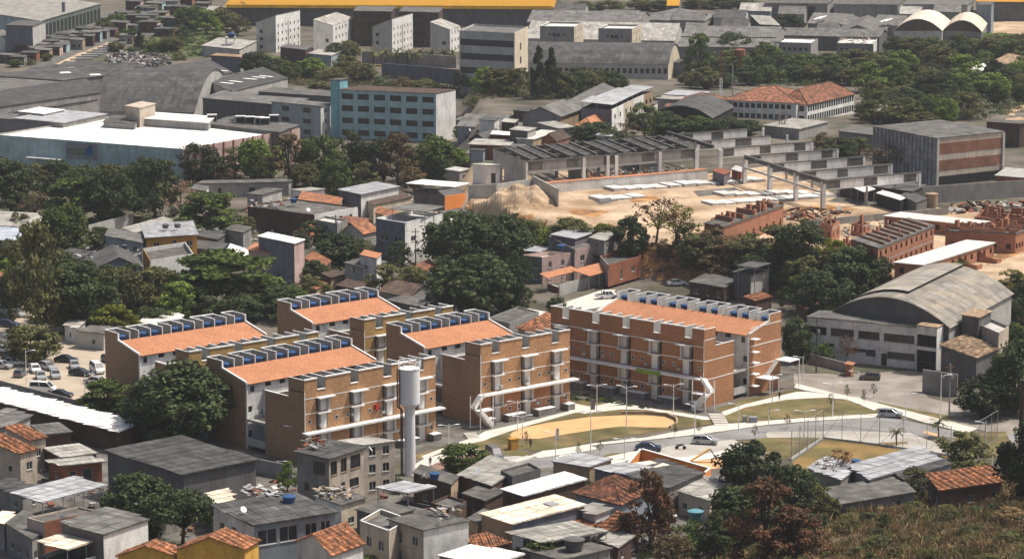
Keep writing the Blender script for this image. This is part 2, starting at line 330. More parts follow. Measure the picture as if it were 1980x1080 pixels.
def house(label, N, R, L, h, wall='white', roof='flat', rm='concdark', dz=(0, 0, 0, 0), rh=1.6, axis='u', over=.3, wins=None, name='house', cat='house',
          group=None, par=0.0, base=None, wm=None, fr='frame', gl='glass', cm='metal', ch=2.5, posts=True, t=.16, coping=None, n=14, depth=.14, lun=None):  # wm: wall colour per face, sometimes a sunlit and a shaded tone
    hp = h + par
    zb, P = foot(N, R, L, [hp + dz[0], hp + dz[1], hp + dz[3]], base)
    A, B, C, D = P
    off = (A + B + C + D) / 4 + Z(zb); root = thing(name, label, cat, off, group)
    s = pxm(off); detail = s > 8.2
    eu = (B - A).normalized(); ev = (D - A).normalized()
    def ex(o): return [A - eu * o - ev * o, B + eu * o - ev * o, C + eu * o + ev * o, D - eu * o + ev * o]
    if roof != 'canopy':
        mats = [wall]; wb = MB()
        for i in range(4):
            p, q = P[i], P[(i + 1) % 4]; Ln = (q - p).length
            spec = (wins or {}).get(i)
            if spec is None and i in (0, 3) and s > 8.5 and Ln > 2.6 and h > 2.7 and name == 'house' and not any(q in label for q in ('blank', 'shed', 'carport', 'yellow', 'windowless', 'gable wall', 'orange wall')):
                wr = random.Random(round(Ln * 97 + h * 13)); kn = max(1, min(3, int(Ln / 3.2))); spec = [((j + .5 + wr.uniform(-.15, .15)) / kn, min(1.1, h - 1.6), wr.choice([.8, 1.1, 1.4]), wr.choice([1.0, 1.2])) for j in range(kn)]
            hl = grid_holes(Ln, h, spec) if spec else []
            hl = [(max(.1, a), min(Ln - .1, b), c, d) for a, b, c, d in hl if min(Ln - .1, b) - max(.1, a) > .2]
            mi = 0
            if wm and i in wm:
                if wm[i] not in mats: mats.append(wm[i])
                mi = mats.index(wm[i])
            wb.wall(p, q, zb - .4, zb + h, [(a, b, c + zb, d + zb) for a, b, c, d in hl], depth, mi)
            d0, d1 = dz[i], dz[(i + 1) % 4]
            if (d0 or d1): wb.poly([p + Z(zb + h), q + Z(zb + h)] + ([q + Z(zb + h + d1)] if d1 else []) + ([p + Z(zb + h + d0)] if d0 else []), mi)
            if roof in ('gable', 'vault') and ((axis == 'u' and i in (1, 3)) or (axis == 'v' and i in (0, 2))):
                if roof == 'gable': wb.poly((p + Z(zb + h), q + Z(zb + h), (p + q) / 2 + Z(zb + h + rh * .985)), mi)
                else:
                    if lun and lun not in mats: mats.append(lun)
                    wb.poly([p + Z(zb + h), q + Z(zb + h)] + [q + (p - q) * (k / n) + Z(zb + h + rh * .99 * (1 - (2 * k / n - 1) ** 2)) for k in range(1, n)], mats.index(lun) if lun else mi)
            if hl: make_windows(root, off, p, q, zb, hl, depth, detail, fr, gl)
        if par > 0:
            for i in range(4):
                p, q = P[i], P[(i + 1) % 4]; e = (q - p).normalized(); nn = V((-e.y, e.x, 0))
                mi = mats.index(wm[i]) if wm and i in wm else 0
                wb.box(p + Z(zb + h), q - p, nn * .16, Z(par), mi)
        wb.build('wall', mats, root, off)
    rb = MB(); top = zb + h
    if roof == 'flat' or roof == 'terrace':
        if par > 0:
            rb.slab([p + Z(top + .03) for p in ex(-.165)], .1)
            if coping:
                cb = MB()
                for i in range(4):
                    p, q = P[i], P[(i + 1) % 4]; e = (q - p).normalized(); nn = V((-e.y, e.x, 0))
                    cb.box(p + Z(zb + hp + .004) - nn * .05 - e * .05, q - p + e * .1, nn * .27, Z(.08))
                cb.build('coping', coping, root, off)
        else: rb.slab([p + Z(top + t + .004) for p in ex(over)], t)
        rb.build('roof', rm, root, off)
        if roof == 'terrace':
            cb = MB(); E = ex(.35); cb.slab([E[0] + Z(zb + h + ch), E[1] + Z(zb + h + ch), E[2] + Z(zb + h + ch + .5), E[3] + Z(zb + h + ch + .5)], .08); cb.build('canopy', cm, root, off)
            I = ex(-.3); mids = [(I[0] + I[1]) / 2, (I[0] + I[3]) / 2]
            for k, p in enumerate(I + mids):
                pb = MB(); pb.tube(p + Z(zb + h), p + Z(zb + h + ch - .08 + (.5 if k in (2, 3) else .25 if k == 5 else 0)), .09, n=6); pb.build('post', 'lconc', root, off)
    elif roof in ('quad', 'canopy'):
        E = ex(over); rb.slab([E[i] + Z(top + dz[i] + t + .004) for i in range(4)], t); cells(rb, [E[i] + Z(top + dz[i] + t + .012) for i in range(4)], rm, s); rb.build('roof', rm, root, off)
        if roof == 'canopy' and posts:
            I = ex(-.15); k = max(1, round((B - A).length / 5)); kk = max(1, round((D - A).length / 6)); pts = []
            for i in range(k + 1): pts.append((I[0] + (I[1] - I[0]) * i / k, dz[0] + (dz[1] - dz[0]) * i / k))
            for i in range(1, kk + 1): pts.append((I[0] + (I[3] - I[0]) * i / kk, dz[0] + (dz[3] - dz[0]) * i / kk))
            pts.append((I[2], dz[2]))
            for p, zz in pts:
                pb = MB(); pb.tube(p + Z(zb - .3), p + Z(top + zz), .08, n=6); pb.build('post', 'steel', root, off)
    elif roof in ('gable', 'hip'):
        E = [p + Z(top - .04) for p in ex(over)]
        if axis == 'u': E = E
        else: E = [E[1], E[2], E[3], E[0]]
        # E0-E1 and E3-E2 are eaves, ridge between the middles of the ends
        r0, r1 = (E[0] + E[3]) / 2 + Z(rh), (E[1] + E[2]) / 2 + Z(rh)
        if roof == 'hip':
            ins = min((E[3] - E[0]).length * .5, (E[1] - E[0]).length * .45); d = (E[1] - E[0]).normalized(); r0 = r0 + d * ins; r1 = r1 - d * ins
        rb.slab((E[0], E[1], r1, r0), .1); rb.slab((E[2], E[3], r0, r1), .1)
        if roof == 'hip': rb.slab((E[1], E[2], r1), .1); rb.slab((E[3], E[0], r0), .1)
        up_ = Z(.012)
        for q in ((E[0], E[1], r1, r0), (E[2], E[3], r0, r1)) + (((E[1], E[2], r1), (E[3], E[0], r0)) if roof == 'hip' else ()): cells(rb, [x + up_ for x in q], rm, s)
        rb.build('roof', rm, root, off)
        if rm.startswith('tile'):
            kb = MB(); kb.tube(r0, r1, .14, n=6)
            if roof == 'hip':
                for x, y in ((E[0], r0), (E[3], r0), (E[1], r1), (E[2], r1)): kb.tube(x, y, .13, n=6)
            kb.build('ridge_cap', rm, root, off)
    elif roof == 'vault':
        E = [p + Z(top) for p in ex(over)]
        if axis == 'v': E = [E[1], E[2], E[3], E[0]]
        pts = [(E[0] + (E[3] - E[0]) * (k / n) + Z(rh * (1 - (2 * k / n - 1) ** 2)), E[1] + (E[2] - E[1]) * (k / n) + Z(rh * (1 - (2 * k / n - 1) ** 2))) for k in range(n + 1)]
        ln = 0
        for (a, b), (c, d) in zip(pts, pts[1:]):
            w = (c - a).length; ll = (b - a).length; rb.poly((a, b, d, c), 0, [(0, ln), (ll, ln), (ll, ln + w), (0, ln + w)]); ln += w
        for k in (0, 1):
            for x, y in zip(pts, pts[1:]): rb.poly((x[k], y[k], y[k] - Z(.25), x[k] - Z(.25)))
        rb.build('roof', rm, root, off)
    root['_P'] = [float(c) for p in P for c in p]; root['_z'] = zb + h
    return root
def freewall(label, pts, h, m='lconc', t=.25, name='wall', cat='wall', group=None, h2=None, cop=None, tops=False):
    # free-standing wall along base pixels (or top pixels at height h)
    W = []
    for x, y in pts:
        p = U(x, y, h) if tops else G(x, y); W.append(V((p.x, p.y, terr(p.x, p.y) if p.y > 330 else 0)))
    off = sum(W, V((0, 0, 0))) / len(W); mb = MB(); cb = MB(); k = len(W) - 1
    for i in range(k):
        p, q = W[i], W[i + 1]; e = (q - p); e.z = 0; e.normalize(); nn = V((-e.y, e.x, 0)) * t
        ha = h + ((h2 - h) * i / k if h2 is not None else 0); hb = h + ((h2 - h) * (i + 1) / k if h2 is not None else 0)
        a, b = p + Z(ha), q + Z(hb); p0, q0 = p - Z(.5), q - Z(.5)
        for f in ((p0, q0, b, a), (q0 + nn, p0 + nn, a + nn, b + nn), (a, b, b + nn, a + nn), (p0 + nn, p0, a, a + nn), (q0, q0 + nn, b + nn, b)): mb.poly(f)
        if cop:
            o = nn.normalized() * .08
            for f in ((a - o + Z(.1), b - o + Z(.1), b + nn + o + Z(.1), a + nn + o + Z(.1)), (a - o, b - o, b - o + Z(.1), a - o + Z(.1)), (a - o, a - o + Z(.1), a + nn + o + Z(.1), a + nn + o), (b - o, b + nn + o, b + nn + o + Z(.1), b - o + Z(.1))): cb.poly([x + Z(.004) for x in f])
    o = mb.build(name, m, None, off); tag(o, label, cat, group)
    if cop: cb.build('coping', cop, o, off)
    return o
def sheet(name, pts, mat, z=.03, kind='structure', label=None, cat=None, raised=0):
    W = [G(x, y) for x, y in pts]; W = [V((p.x, p.y, terr(p.x, p.y) + z)) for p in W]
    off = W[0].copy(); off.z = 0; mb = MB()
    if raised: mb.slab([p + Z(raised) for p in W], raised)
    else: mb.poly(W)
    o = mb.build(name, mat, None, off); tag(o, label, cat, None, kind); return o
# ================================================================ camera, light, sky
cam = bpy.data.objects.new('camera', bpy.data.cameras.new('camera')); COL.objects.link(cam); SC.camera = cam
cam.location = EYE; cam.rotation_euler = (math.pi / 2 - PITCH, 0, 0); cam.data.sensor_width = 36; cam.data.lens = FPX / 1980 * 36; cam.data.clip_end = 20000; cam.data.clip_start = 1
SUN_EL, SUN_AZ = math.radians(62), math.radians(13)      # azimuth counter-clockwise from +X
sd = V((math.cos(SUN_EL) * math.cos(SUN_AZ), math.cos(SUN_EL) * math.sin(SUN_AZ), math.sin(SUN_EL)))
sun = bpy.data.objects.new('sun', bpy.data.lights.new('sun', 'SUN')); COL.objects.link(sun)
sun.data.energy = 4.4; sun.data.angle = math.radians(.53); sun.data.color = (1, .95, .87); sun.rotation_euler = sd.to_track_quat('Z', 'Y').to_euler(); sun.location = (200, 500, 300)
wd = bpy.data.worlds.new('World'); SC.world = wd; wd.use_nodes = True
sk = wd.node_tree.nodes.new('ShaderNodeTexSky'); sk.sky_type = 'NISHITA'; sk.sun_disc = False; sk.sun_elevation = SUN_EL; sk.sun_rotation = math.pi / 2 - SUN_AZ
sk.air_density = 1.0; sk.dust_density = 6
bg = wd.node_tree.nodes['Background']; bg.inputs['Strength'].default_value = .11; wd.node_tree.links.new(sk.outputs[0], bg.inputs[0])
SC.view_settings.view_transform = 'Standard'; SC.view_settings.look = 'None'; SC.view_settings.exposure = .12; SC.view_settings.gamma = 1
SC.cycles.max_bounces = 5; SC.cycles.diffuse_bounces = 2; SC.cycles.glossy_bounces = 2; SC.cycles.transparent_max_bounces = 4
# ================================================================ terrain
def axis(segs):
    out = []
    for a, b, st in segs:
        x = a
        while x < b - 1e-6: out.append(x); x += st
    out.append(segs[-1][1]); return out
xs = axis([(-5000, -400, 460), (-400, -190, 15), (-190, 190, 3), (190, 400, 15), (400, 5000, 460)])
ys = axis([(-600, 320, 46), (320, 660, 3), (660, 920, 2.5), (920, 1500, 14), (1500, 9000, 500)])
gm = MB(); nx = len(xs)
gv = [(x, y, terr(x, y)) for y in ys for x in xs]
gf = [(j * nx + i, j * nx + i + 1, (j + 1) * nx + i + 1, (j + 1) * nx + i) for j in range(len(ys) - 1) for i in range(nx - 1)]
me = bpy.data.meshes.new('ground'); me.from_pydata(gv, [], gf)
for q in ('groundmix', 'dirt', 'ochredirt', 'hillgrass'): me.materials.append(MATS[q])
mi = []
for f in gf:
    x = (gv[f[0]][0] + gv[f[2]][0]) / 2; y = (gv[f[0]][1] + gv[f[2]][1]) / 2; a = 0
    if y > 600 and x > _edge[0][0] - 8:
        t = y - interp(_edge, x)
        if -7.5 < t < 0: a = 2
        elif 0 <= t < (62 if x < 12 else 98): a = 1
    if y < 560 and interp(_foot, x) - y > -2: a = 3
    mi.append(a)
me.polygons.foreach_set('material_index', np.array(mi, dtype=np.int32)); me.polygons.foreach_set('use_smooth', np.ones(len(gf), dtype=bool)); me.update()
go = bpy.data.objects.new('ground', me); COL.objects.link(go); go['kind'] = 'structure'
# ================================================================ lawns, paths, roads around the housing estate
sheet('yard_ground', [(-30, 800), (240, 850), (500, 900), (700, 905), (800, 925), (880, 925), (1010, 912), (1110, 905), (1300, 915), (1420, 905), (1430, 1010), (1300, 1090), (-60, 1200)], 'yard', .012)
sheet('estate_ground', [(200, 830), (560, 905), (800, 880), (940, 890), (1120, 860), (1400, 800), (1420, 770), (1560, 720), (1500, 690), (1100, 690), (700, 700), (200, 700)], 'yard', .016)
sheet('road', [(860, 932), (905, 915), (960, 893), (1060, 876), (1150, 862), (1250, 852), (1370, 839), (1480, 823), (1560, 816), (1700, 806), (1750, 812), (1830, 830), (1965, 838), (1965, 858), (1800, 842), (1640, 842), (1560, 846), (1480, 847), (1420, 850), (1300, 862), (1260, 872), (1170, 884), (1100, 898), (1000, 912), (930, 935)], 'asphalt', .035)
sheet('street', [(1535, 722), (1600, 722), (1660, 731), (1780, 752), (1795, 768), (1985, 815), (1985, 850), (1900, 832), (1800, 806), (1700, 781), (1600, 757), (1535, 742)], 'asphaltbrown', .03)
sheet('forecourt', [(1648, 722), (1786, 716), (1786, 764), (1700, 748), (1655, 738)], 'asphaltbrown', .042)
sheet('parking_bay', [(1258, 871), (1300, 861), (1420, 849), (1432, 857), (1400, 872), (1330, 884), (1240, 888)], 'paveroad', .04)
sheet('plaza', [(1484, 846), (1480, 835), (1560, 834), (1640, 833), (1760, 837), (1800, 852), (1830, 868), (1828, 880), (1740, 868), (1640, 850), (1560, 846)], 'paveroad', .043)
sheet('parking_lane', [(935, 893), (960, 884), (1020, 879), (1028, 886), (965, 904), (928, 914)], 'paveroad', .04)
sheet('lawn', [(938, 851), (962, 838), (1010, 824), (1110, 799), (1190, 787), (1290, 790), (1372, 806), (1384, 818), (1300, 830), (1180, 847), (1075, 868), (1034, 872), (985, 866), (950, 860)], 'lawn', .045)
sheet('lawn', [(1400, 802), (1440, 786), (1520, 771), (1600, 768), (1640, 773), (1690, 793), (1702, 801), (1560, 806), (1480, 812), (1440, 818), (1405, 815)], 'lawn', .045)
sheet('lawn', [(1696, 776), (1760, 790), (1850, 806), (1830, 812), (1770, 809), (1720, 797)], 'lawn', .045)
sheet('lawn', [(800, 880), (880, 858), (935, 845), (955, 861), (1030, 876), (1012, 882), (950, 876), (880, 872), (812, 888)], 'lawn', .047)
sheet('lawn', [(1420, 856), (1480, 846), (1560, 845), (1630, 849), (1690, 856), (1752, 853), (1757, 857), (1700, 864), (1590, 850), (1528, 888), (1500, 884)], 'lawn', .047)
sheet('lawn', [(1145, 888), (1180, 876), (1222, 874), (1225, 888), (1195, 896)], 'lawn', .047)
sheet('lawn', [(1100, 776), (1125, 770), (1180, 782), (1150, 791), (1112, 792)], 'lawn', .05)
sheet('lawn', [(1845, 835), (1945, 834), (1960, 870), (1920, 890), (1870, 880), (1850, 860)], 'lawn', .047)
sheet('lawn', [(1385, 790), (1430, 775), (1540, 752), (1546, 757), (1440, 784), (1400, 797)], 'lawn', .05)
sheet('court_grass', [(1532, 893), (1594, 851), (1700, 863), (1834, 882), (1850, 915), (1640, 925), (1540, 915)], 'drylawn', .055)
sheet('sand_court', [(986, 842), (990, 836), (1005, 828), (1060, 817), (1140, 806), (1200, 803), (1250, 803), (1285, 806), (1302, 813), (1304, 820), (1290, 826), (1250, 826), (1200, 824), (1165, 828), (1090, 840), (1040, 848), (1008, 848), (992, 847)], 'sand', .06)
for i, p in enumerate([[(815, 882), (870, 862), (925, 842), (938, 834), (1010, 818), (1110, 793), (1200, 775), (1208, 780), (1100, 801), (1010, 826), (950, 846), (936, 852), (880, 864), (820, 888)],
                       [(1090, 793), (1108, 780), (1150, 788), (1220, 783), (1262, 790), (1365, 806), (1400, 800), (1398, 812), (1360, 812), (1250, 793), (1200, 792), (1130, 800)],
                       [(905, 918), (985, 892), (1060, 872), (1150, 857), (1250, 846), (1300, 836), (1384, 822), (1480, 814), (1560, 808), (1700, 800), (1712, 806), (1560, 815), (1480, 822), (1370, 838), (1250, 851), (1150, 861), (1060, 875), (985, 897)],
                       [(1395, 797), (1440, 782), (1540, 758), (1560, 758), (1630, 765), (1660, 770), (1705, 786), (1690, 794), (1640, 774), (1600, 769), (1520, 773), (1440, 788), (1402, 804)],
                       [(1540, 742), (1600, 757), (1700, 781), (1800, 806), (1890, 829), (1870, 838), (1780, 815), (1700, 790), (1640, 768), (1560, 756), (1535, 750)],
                       [(1030, 880), (1050, 872), (1140, 862), (1160, 868), (1110, 876), (1040, 886)],
                       [(1115, 905), (1150, 889), (1220, 874), (1262, 868), (1270, 872), (1190, 898), (1140, 912)],
                       [(1240, 888), (1330, 884), (1400, 872), (1432, 857), (1446, 862), (1400, 884), (1300, 898), (1240, 896)],
                       [(790, 905), (820, 888), (905, 866), (940, 872), (940, 878), (870, 884), (800, 915)]]):
    sheet('footpath', p, 'pave', .012 + .005 * i, raised=.1)
sheet('red_pavement', [(800, 905), (830, 888), (905, 872), (940, 878), (925, 898), (870, 918), (810, 925)], 'redpave', .03)
sheet('playground', [(1285, 893), (1330, 884), (1400, 874), (1420, 880), (1390, 905), (1330, 912)], 'sand', .05)
for k in range(6):
    x0 = 1070 + k * 9; y0 = 887 - k * 2.6
    sheet('crosswalk_marking', [(x0, y0), (x0 + 18, y0 - 9), (x0 + 24, y0 - 9.5), (x0 + 6, y0 - .8)], 'marking', .041)
sheet('speed_bump_marking', [(1783, 835), (1792, 833), (1816, 840), (1810, 843)], 'sand', .05)
sheet('parking_lot', [(-60, 590), (50, 575), (130, 640), (215, 660), (222, 770), (160, 800), (-60, 745)], 'lot', .03)
sheet('shack_yard', [(20, 128), (96, 128), (205, 84), (240, 66), (410, 70), (410, 6), (260, 10), (90, 62), (20, 108)], 'concdark', .02)
sheet('back_street', [(960, 585), (985, 590), (1065, 604), (1090, 585), (1165, 560), (1190, 560), (1180, 590), (1100, 605), (1050, 625), (950, 600)], 'pave', .03)
sheet('dirt_lane', [(96, 130), (150, 104), (200, 86), (207, 82), (218, 84), (205, 92), (165, 110), (118, 131)], 'dirt', .05)
sheet('site_yard', [(1085, 398), (1085, 368), (1250, 350), (1480, 322), (1560, 352), (1700, 410), (1540, 432), (1350, 440), (1150, 425)], 'dirt', .03)
sheet('green_slope', [(255, 95), (330, 45), (420, 60), (500, 95), (560, 120), (470, 122), (405, 108), (330, 116)], 'grassgreen', .04)
sheet('grass_terrace', [(715, 124), (880, 133), (880, 138), (725, 128)], 'drylawn', .06)
sheet('sandy_lot', [(1895, 45), (1985, 40), (1985, 68), (1920, 70)], 'dirt', .05)
sheet('sandy_lot', [(1940, 215), (1985, 200), (1985, 232), (1945, 234)], 'dirt', .05)
# kerb round the sand court
kb = MB(); kp = [(1200, 800.5), (1250, 800.5), (1288, 803.5), (1306, 811.5), (1308, 820), (1294, 828)]
kp = [G(x, y) for x, y in kp]
for a, b in zip(kp, kp[1:]):
    e = b - a; n_ = V((-e.y, e.x, 0)).normalized() * .3; kb.box(a, e, n_, Z(.55))
tag(kb.build('kerb', 'tan', None, kp[0]), kind='structure')
# mound of dug earth in front of the ruined factory wall
mp = U(1000, 408, 5.5); mm = MB(); nn = 34; gridv = []
for j in range(nn + 1):
    for i in range(nn + 1):
        a, b = i / nn * 2 - 1, j / nn * 2 - 1; r = math.sqrt(a * a + b * b); x, y = mp.x + 1 + a * 11.5, mp.y + 2 + b * 12
        gridv.append((x, y, max(terr(x, y), 0) - .35 + (4.3 + .5 * math.sin(x * 1.3) + .4 * math.sin(y * 1.1 + x)) * sm(1.0, .2, r) + RN.uniform(-.3, .3) * sm(1, .8, r)))
mf = [(j * (nn + 1) + i, j * (nn + 1) + i + 1, (j + 1) * (nn + 1) + i + 1, (j + 1) * (nn + 1) + i) for j in range(nn) for i in range(nn)]
for f in mf: mm.poly([gridv[k] for k in f])
tag(mm.build('dirt_mound', 'dirt', None, mp), kind='structure')
# thin sunlit air over the town: one closed box round everything
hz = MB(); hz.box((-5200, -760, -1.5), (10400, 0, 0), (0, 9900, 0), (0, 0, 142)); ho = hz.build('haze', 'white'); ho['kind'] = 'stuff'
hm = bpy.data.materials.new('haze_air'); hm.use_nodes = True; nt = hm.node_tree; nt.nodes.clear(); out = nt.nodes.new('ShaderNodeOutputMaterial'); pv = nt.nodes.new('ShaderNodeVolumePrincipled')
pv.inputs['Color'].default_value = (.93, .95, 1, 1); pv.inputs['Density'].default_value = .00007; pv.inputs['Anisotropy'].default_value = .3; nt.links.new(pv.outputs[0], out.inputs['Volume'])
ho.data.materials.clear(); ho.data.materials.append(hm)

for i, p in enumerate([[(1148, 388), (1180, 382), (1196, 388), (1160, 396)], [(1210, 383), (1262, 378), (1280, 386), (1225, 392)], [(1340, 370), (1420, 362), (1440, 372), (1350, 380)], [(1490, 404), (1600, 396), (1660, 404), (1560, 424), (1480, 416)], [(1620, 380), (1700, 392), (1690, 400), (1600, 390)], [(1100, 404), (1180, 408), (1150, 420), (1105, 414)], [(1840, 440), (1930, 446), (1900, 452)], [(1900, 500), (1975, 480), (1985, 486), (1910, 512)]]):
    sheet('mud_patch', p, 'ochredirt' if i % 2 else 'yard', .045)
# ================================================================ the five brick housing blocks
def tank_proto():
    r = thing('water_tank', '', 'water tank', (0, 0, 0)); b = MB(); b.lathe((0, 0, 0), [(.62, 0), (.78, .75), (.8, .8)], 16); b.build('body', 'bluetank', r)
    l = MB(); l.lathe((0, 0, .80), [(.84, 0), (.84, .06), (.55, .17), (.2, .22)], 16); l.build('lid', 'bluetank', r); return r
TANK = tank_proto(); _tank_used = [False]
def place_tank(p, label, group, s=1.0, mat=None):
    if not _tank_used[0]: o = TANK; _tank_used[0] = True
    else: o = copy_tree(TANK)
    o.location = p; o.scale = (s, s, s); tag(o, label, 'water tank', group)
    if mat:
        for c in o.children: c.material_slots[0].link = 'OBJECT'; c.material_slots[0].material = MATS[mat]
    return o
def block(label, F0, F1, units, nm, mats, H=14.3, dims=(4.2, 6.4, 5.3, 6.5, 4.3), flip=False, eave=11.3, ridge=12.8, rear=14.2, stair=True):
    # F0: near top corner of the front parapet, F1: its far end; u runs along the front, w goes back, z up
    a, b = U(*F0, H), U(*F1, H); O = V((a.x, a.y, 0)); e = V((b.x - a.x, b.y - a.y, 0)); LEN = e.length; e.normalize()
    w_ = V((-e.y, e.x, 0)) * (-1 if flip else 1)
    P = lambda u, w, z=0: O + e * u + w_ * w + Z(z)
    W1 = dims[0]; W2 = W1 + dims[1]; W3 = W2 + dims[2]; W4 = W3 + dims[3]; W5 = W4 + dims[4]
    off = P(LEN / 2, W5 / 2); root = thing('apartment_block', label, 'apartment block', off, 'brick apartment blocks of the housing estate')
    B_ = lambda mb, name, m, par=root: mb.build(name, m, par, off)
    brick, top, side, low = mats
    def wl(mb, u0, w0, u1, w1, z0, z1, holes=(), depth=.15, m=0, mr=None):
        p, q = P(u0, w0), P(u1, w1)
        if flip: L = (q - p).length; p, q = q, p; holes = [(L - h[1], L - h[0], *h[2:]) for h in holes]
        mb.wall(p, q, z0, z1, holes, depth, m, mr)
    def bx(mb, u0, u1, w0, w1, z0, z1, m=0): mb.box(P(u0, w0, z0), e * (u1 - u0), w_ * (w1 - w0), Z(z1 - z0), m)
    # unit pattern along the length: 1, gap, 2, gap, 2 ... 1
    cell, gap = 2.8, 1.8; tot = sum(units) * cell + (len(units) - 1) * gap; k = LEN / tot; cell *= k; gap *= k
    spans = []; gaps = []; u = 0
    for i, n in enumerate(units):
        spans.append((u, n)); u += n * cell
        if i < len(units) - 1: gaps.append((u, u + gap)); u += gap
    # --- front volume: wall with stair bays, split in an upper and a lower brick
    zc = 5.4; pz = H - 1.9
    bays = [(g0 - .25 * k, g0 + 2.25 * k) for g0, g1 in gaps]
    up = MB(); dn = MB(); wins_u = []; wins_l = []
    edges = [0] + [x for g in gaps for x in ((g[0] + g[1]) / 2,)] + [LEN]
    for s0, s1 in zip(edges, edges[1:]):
        inner = [x for x in (s0 + 3.2, s1 - 1.6) if s0 + 1 < x < s1 - .6]
        if s1 - s0 < 4.2: inner = [s0 + 1.0] if s0 < 1 else [s1 - 1.0]
        for x in inner: wins_u.append((x - .32, x + .32, 6.9, 7.55)); wins_l.append((x - .38, x + .38, 1.75, 2.5))
    hu = [(b0, b1, 8.75, 11.0) for b0, b1 in bays] + [(b0, b1, zc + .3, 8.35) for b0, b1 in bays]
    hl = [(b0, b1, 3.05, zc - .15) for b0, b1 in bays] + [(b0, b1, .1, 2.75) for b0, b1 in bays]
    wl(up, 0, 0, LEN, 0, zc, pz, hu, 1.1, 0); 
    wl(dn, 0, 0, LEN, 0, -.3, zc, hl, 1.1, 0)
    for u0, n in spans: wl(up, u0, 0, u0 + n * cell, 0, pz, H, (), .2, 1)
    B_(up, 'front_wall', [brick, top]); B_(dn, 'lower_wall', low)
    # small windows proud on the wall
    for (x0, x1, z0, z1) in wins_u + wins_l:
        m = MB(); bx(m, x0, x1, -.05, .0, z0, z1); q = B_(m, 'window', 'frame'); m = MB(); bx(m, x0 + .09, x1 - .09, -.06, -.02, z0 + .09, z1 - .09); m.build('pane', 'glass', q, off)
    # stair bays: dark glazed door on one side, white wall on the other, slabs and white fin
    for (b0, b1) in bays:
        for z0, z1 in ((8.75, 11.0), (zc + .3, 8.35), (3.05, zc - .15), (.1, 2.75)):
            mid = b0 + (b1 - b0) * .45
            m = MB(); bx(m, b0, mid, 1.03, 1.09, z0, z1); B_(m, 'door', 'glass')
            m = MB(); bx(m, mid, b1 - .002, .12, 1.09, z0 + .002, z1 - .002); B_(m, 'bay_wall', 'coping')
        m = MB(); bx(m, b1 - .02, b1 + .16, -.5, .0, 8.75, 11.0); bx(m, b1 - .02, b1 + .16, -.5, .0, 3.05, zc - .15); B_(m, 'fin', 'coping')
        m = MB(); bx(m, b0 - .05, b1 + 1.0, -1.05, -.003, 11.02, 11.2); B_(m, 'canopy', 'coping')
        m = MB(); bx(m, b0, b1 + .3, -.75, -.003, 8.4, 8.6); B_(m, 'balcony', 'coping')
        m = MB(); bx(m, b0 + .1, b1 + .6, -.75, -.003, 2.78, 2.95); B_(m, 'balcony', 'coping')
        rl = MB()
        for j in range(5): x = b0 + .05 + (b1 - b0) * j / 4; rl.tube(P(x, -.7, 8.6), P(x, -.7, 9.4), .02, n=4)
        rl.tube(P(b0, -.7, 9.4), P(b1, -.7, 9.4), .025, n=4); B_(rl, 'railing', 'steel')
    # bands, corner strip, long canopy slab
    m = MB()
    for s0, s1 in zip([0] + [b[1] + .17 for b in bays], [b[0] for b in bays] + [LEN]):
        bx(m, s0, s1, -.035, 0, 11.05, 11.2); bx(m, s0, s1, -.035, 0, 8.5, 8.65); bx(m, s0, s1, -.035, 0, 2.85, 2.97)
    bx(m, 0, .13, -.03, 0, zc + .3, pz); B_(m, 'band', 'coping')
    m = MB(); bx(m, -.9 if flip else -.6, LEN + (-.6 if flip else 1.0), -1.5, -.004, zc - .12, zc + .17); B_(m, 'walkway_slab', 'coping')
    # stone plinth boxes with white tops between the bays
    for s0, s1 in zip([0] + [b[1] + .3 for b in bays], [b[0] - .2 for b in bays] + [LEN]):
        if s1 - s0 < .8: continue
        m = MB(); bx(m, s0 + .1, s1 - .1, -1.6, -.006, -.2, 1.15, 0); B_(m, 'planter', 'stone'); m = MB(); bx(m, s0 + .05, s1 - .05, -1.65, -.006, 1.154, 1.28, 0); B_(m, 'planter_coping', 'coping')
    # --- crenellated parapet: open boxes
    pf = MB(); cp = MB(); fl = MB()
    for u0, n in spans:
        u1 = u0 + n * cell
        for j in range(n + 1):
            x = u0 + j * cell; x0 = min(max(x - .07, u0 + .025), u1 - .165)
            bx(pf, x0, x0 + .14, .2, W1, pz, H - .002); bx(cp, x0 - .02, x0 + .16, .0, W1, H, H + .08)
        bx(pf, u0 + .15, u1 - .15, W1 - .2, W1, pz, pz + .5)
        bx(cp, u0 - .03, u1 + .03, -.12, .24, H + .003, H + .2)
    bx(fl, 0, LEN, .05, W1, pz - .25, pz - .02)
    for g0, g1 in gaps: bx(cp, g0 + .05, g1 - .05, -.1, .3, pz - .015, pz + .12)
    B_(pf, 'parapet', 'lconc'); B_(cp, 'coping', 'coping'); B_(fl, 'roof_deck', 'concdark')
    # --- side and back walls of the front volume, and the lower link volume
    m = MB(); zl = 10.1; se = 4.2; c1 = LEN
    wl(m, 0, W1, 0, 0, -.3, H - .003); wl(m, 0, W2, 0, W1, -.3, zl + .85)
    wl(m, c1, 0, c1, W1, -.3, H - .003); wl(m, c1, W1, c1, W2, -.3, zl + .85)
    wl(m, c1, W1, 0, W1, zl, H - 2.2); wl(m, c1, W2, 0, W2, -.3, zl + .1)
    B_(m, 'side_wall', side)
    m = MB(); bx(m, .18, LEN - .18, W1, W2, zl - .8, zl - .6); B_(m, 'link_roof', 'conc'); m = MB(); bx(m, -.03, .2, W1 + .003, W2, zl + .853, zl + 1.0); bx(m, LEN - .2, LEN + .03, W1 + .003, W2, zl + .853, zl + 1.0); bx(m, .2, LEN - .2, W2 - .2, W2, zl + .1, zl + .3); B_(m, 'link_coping', 'coping')
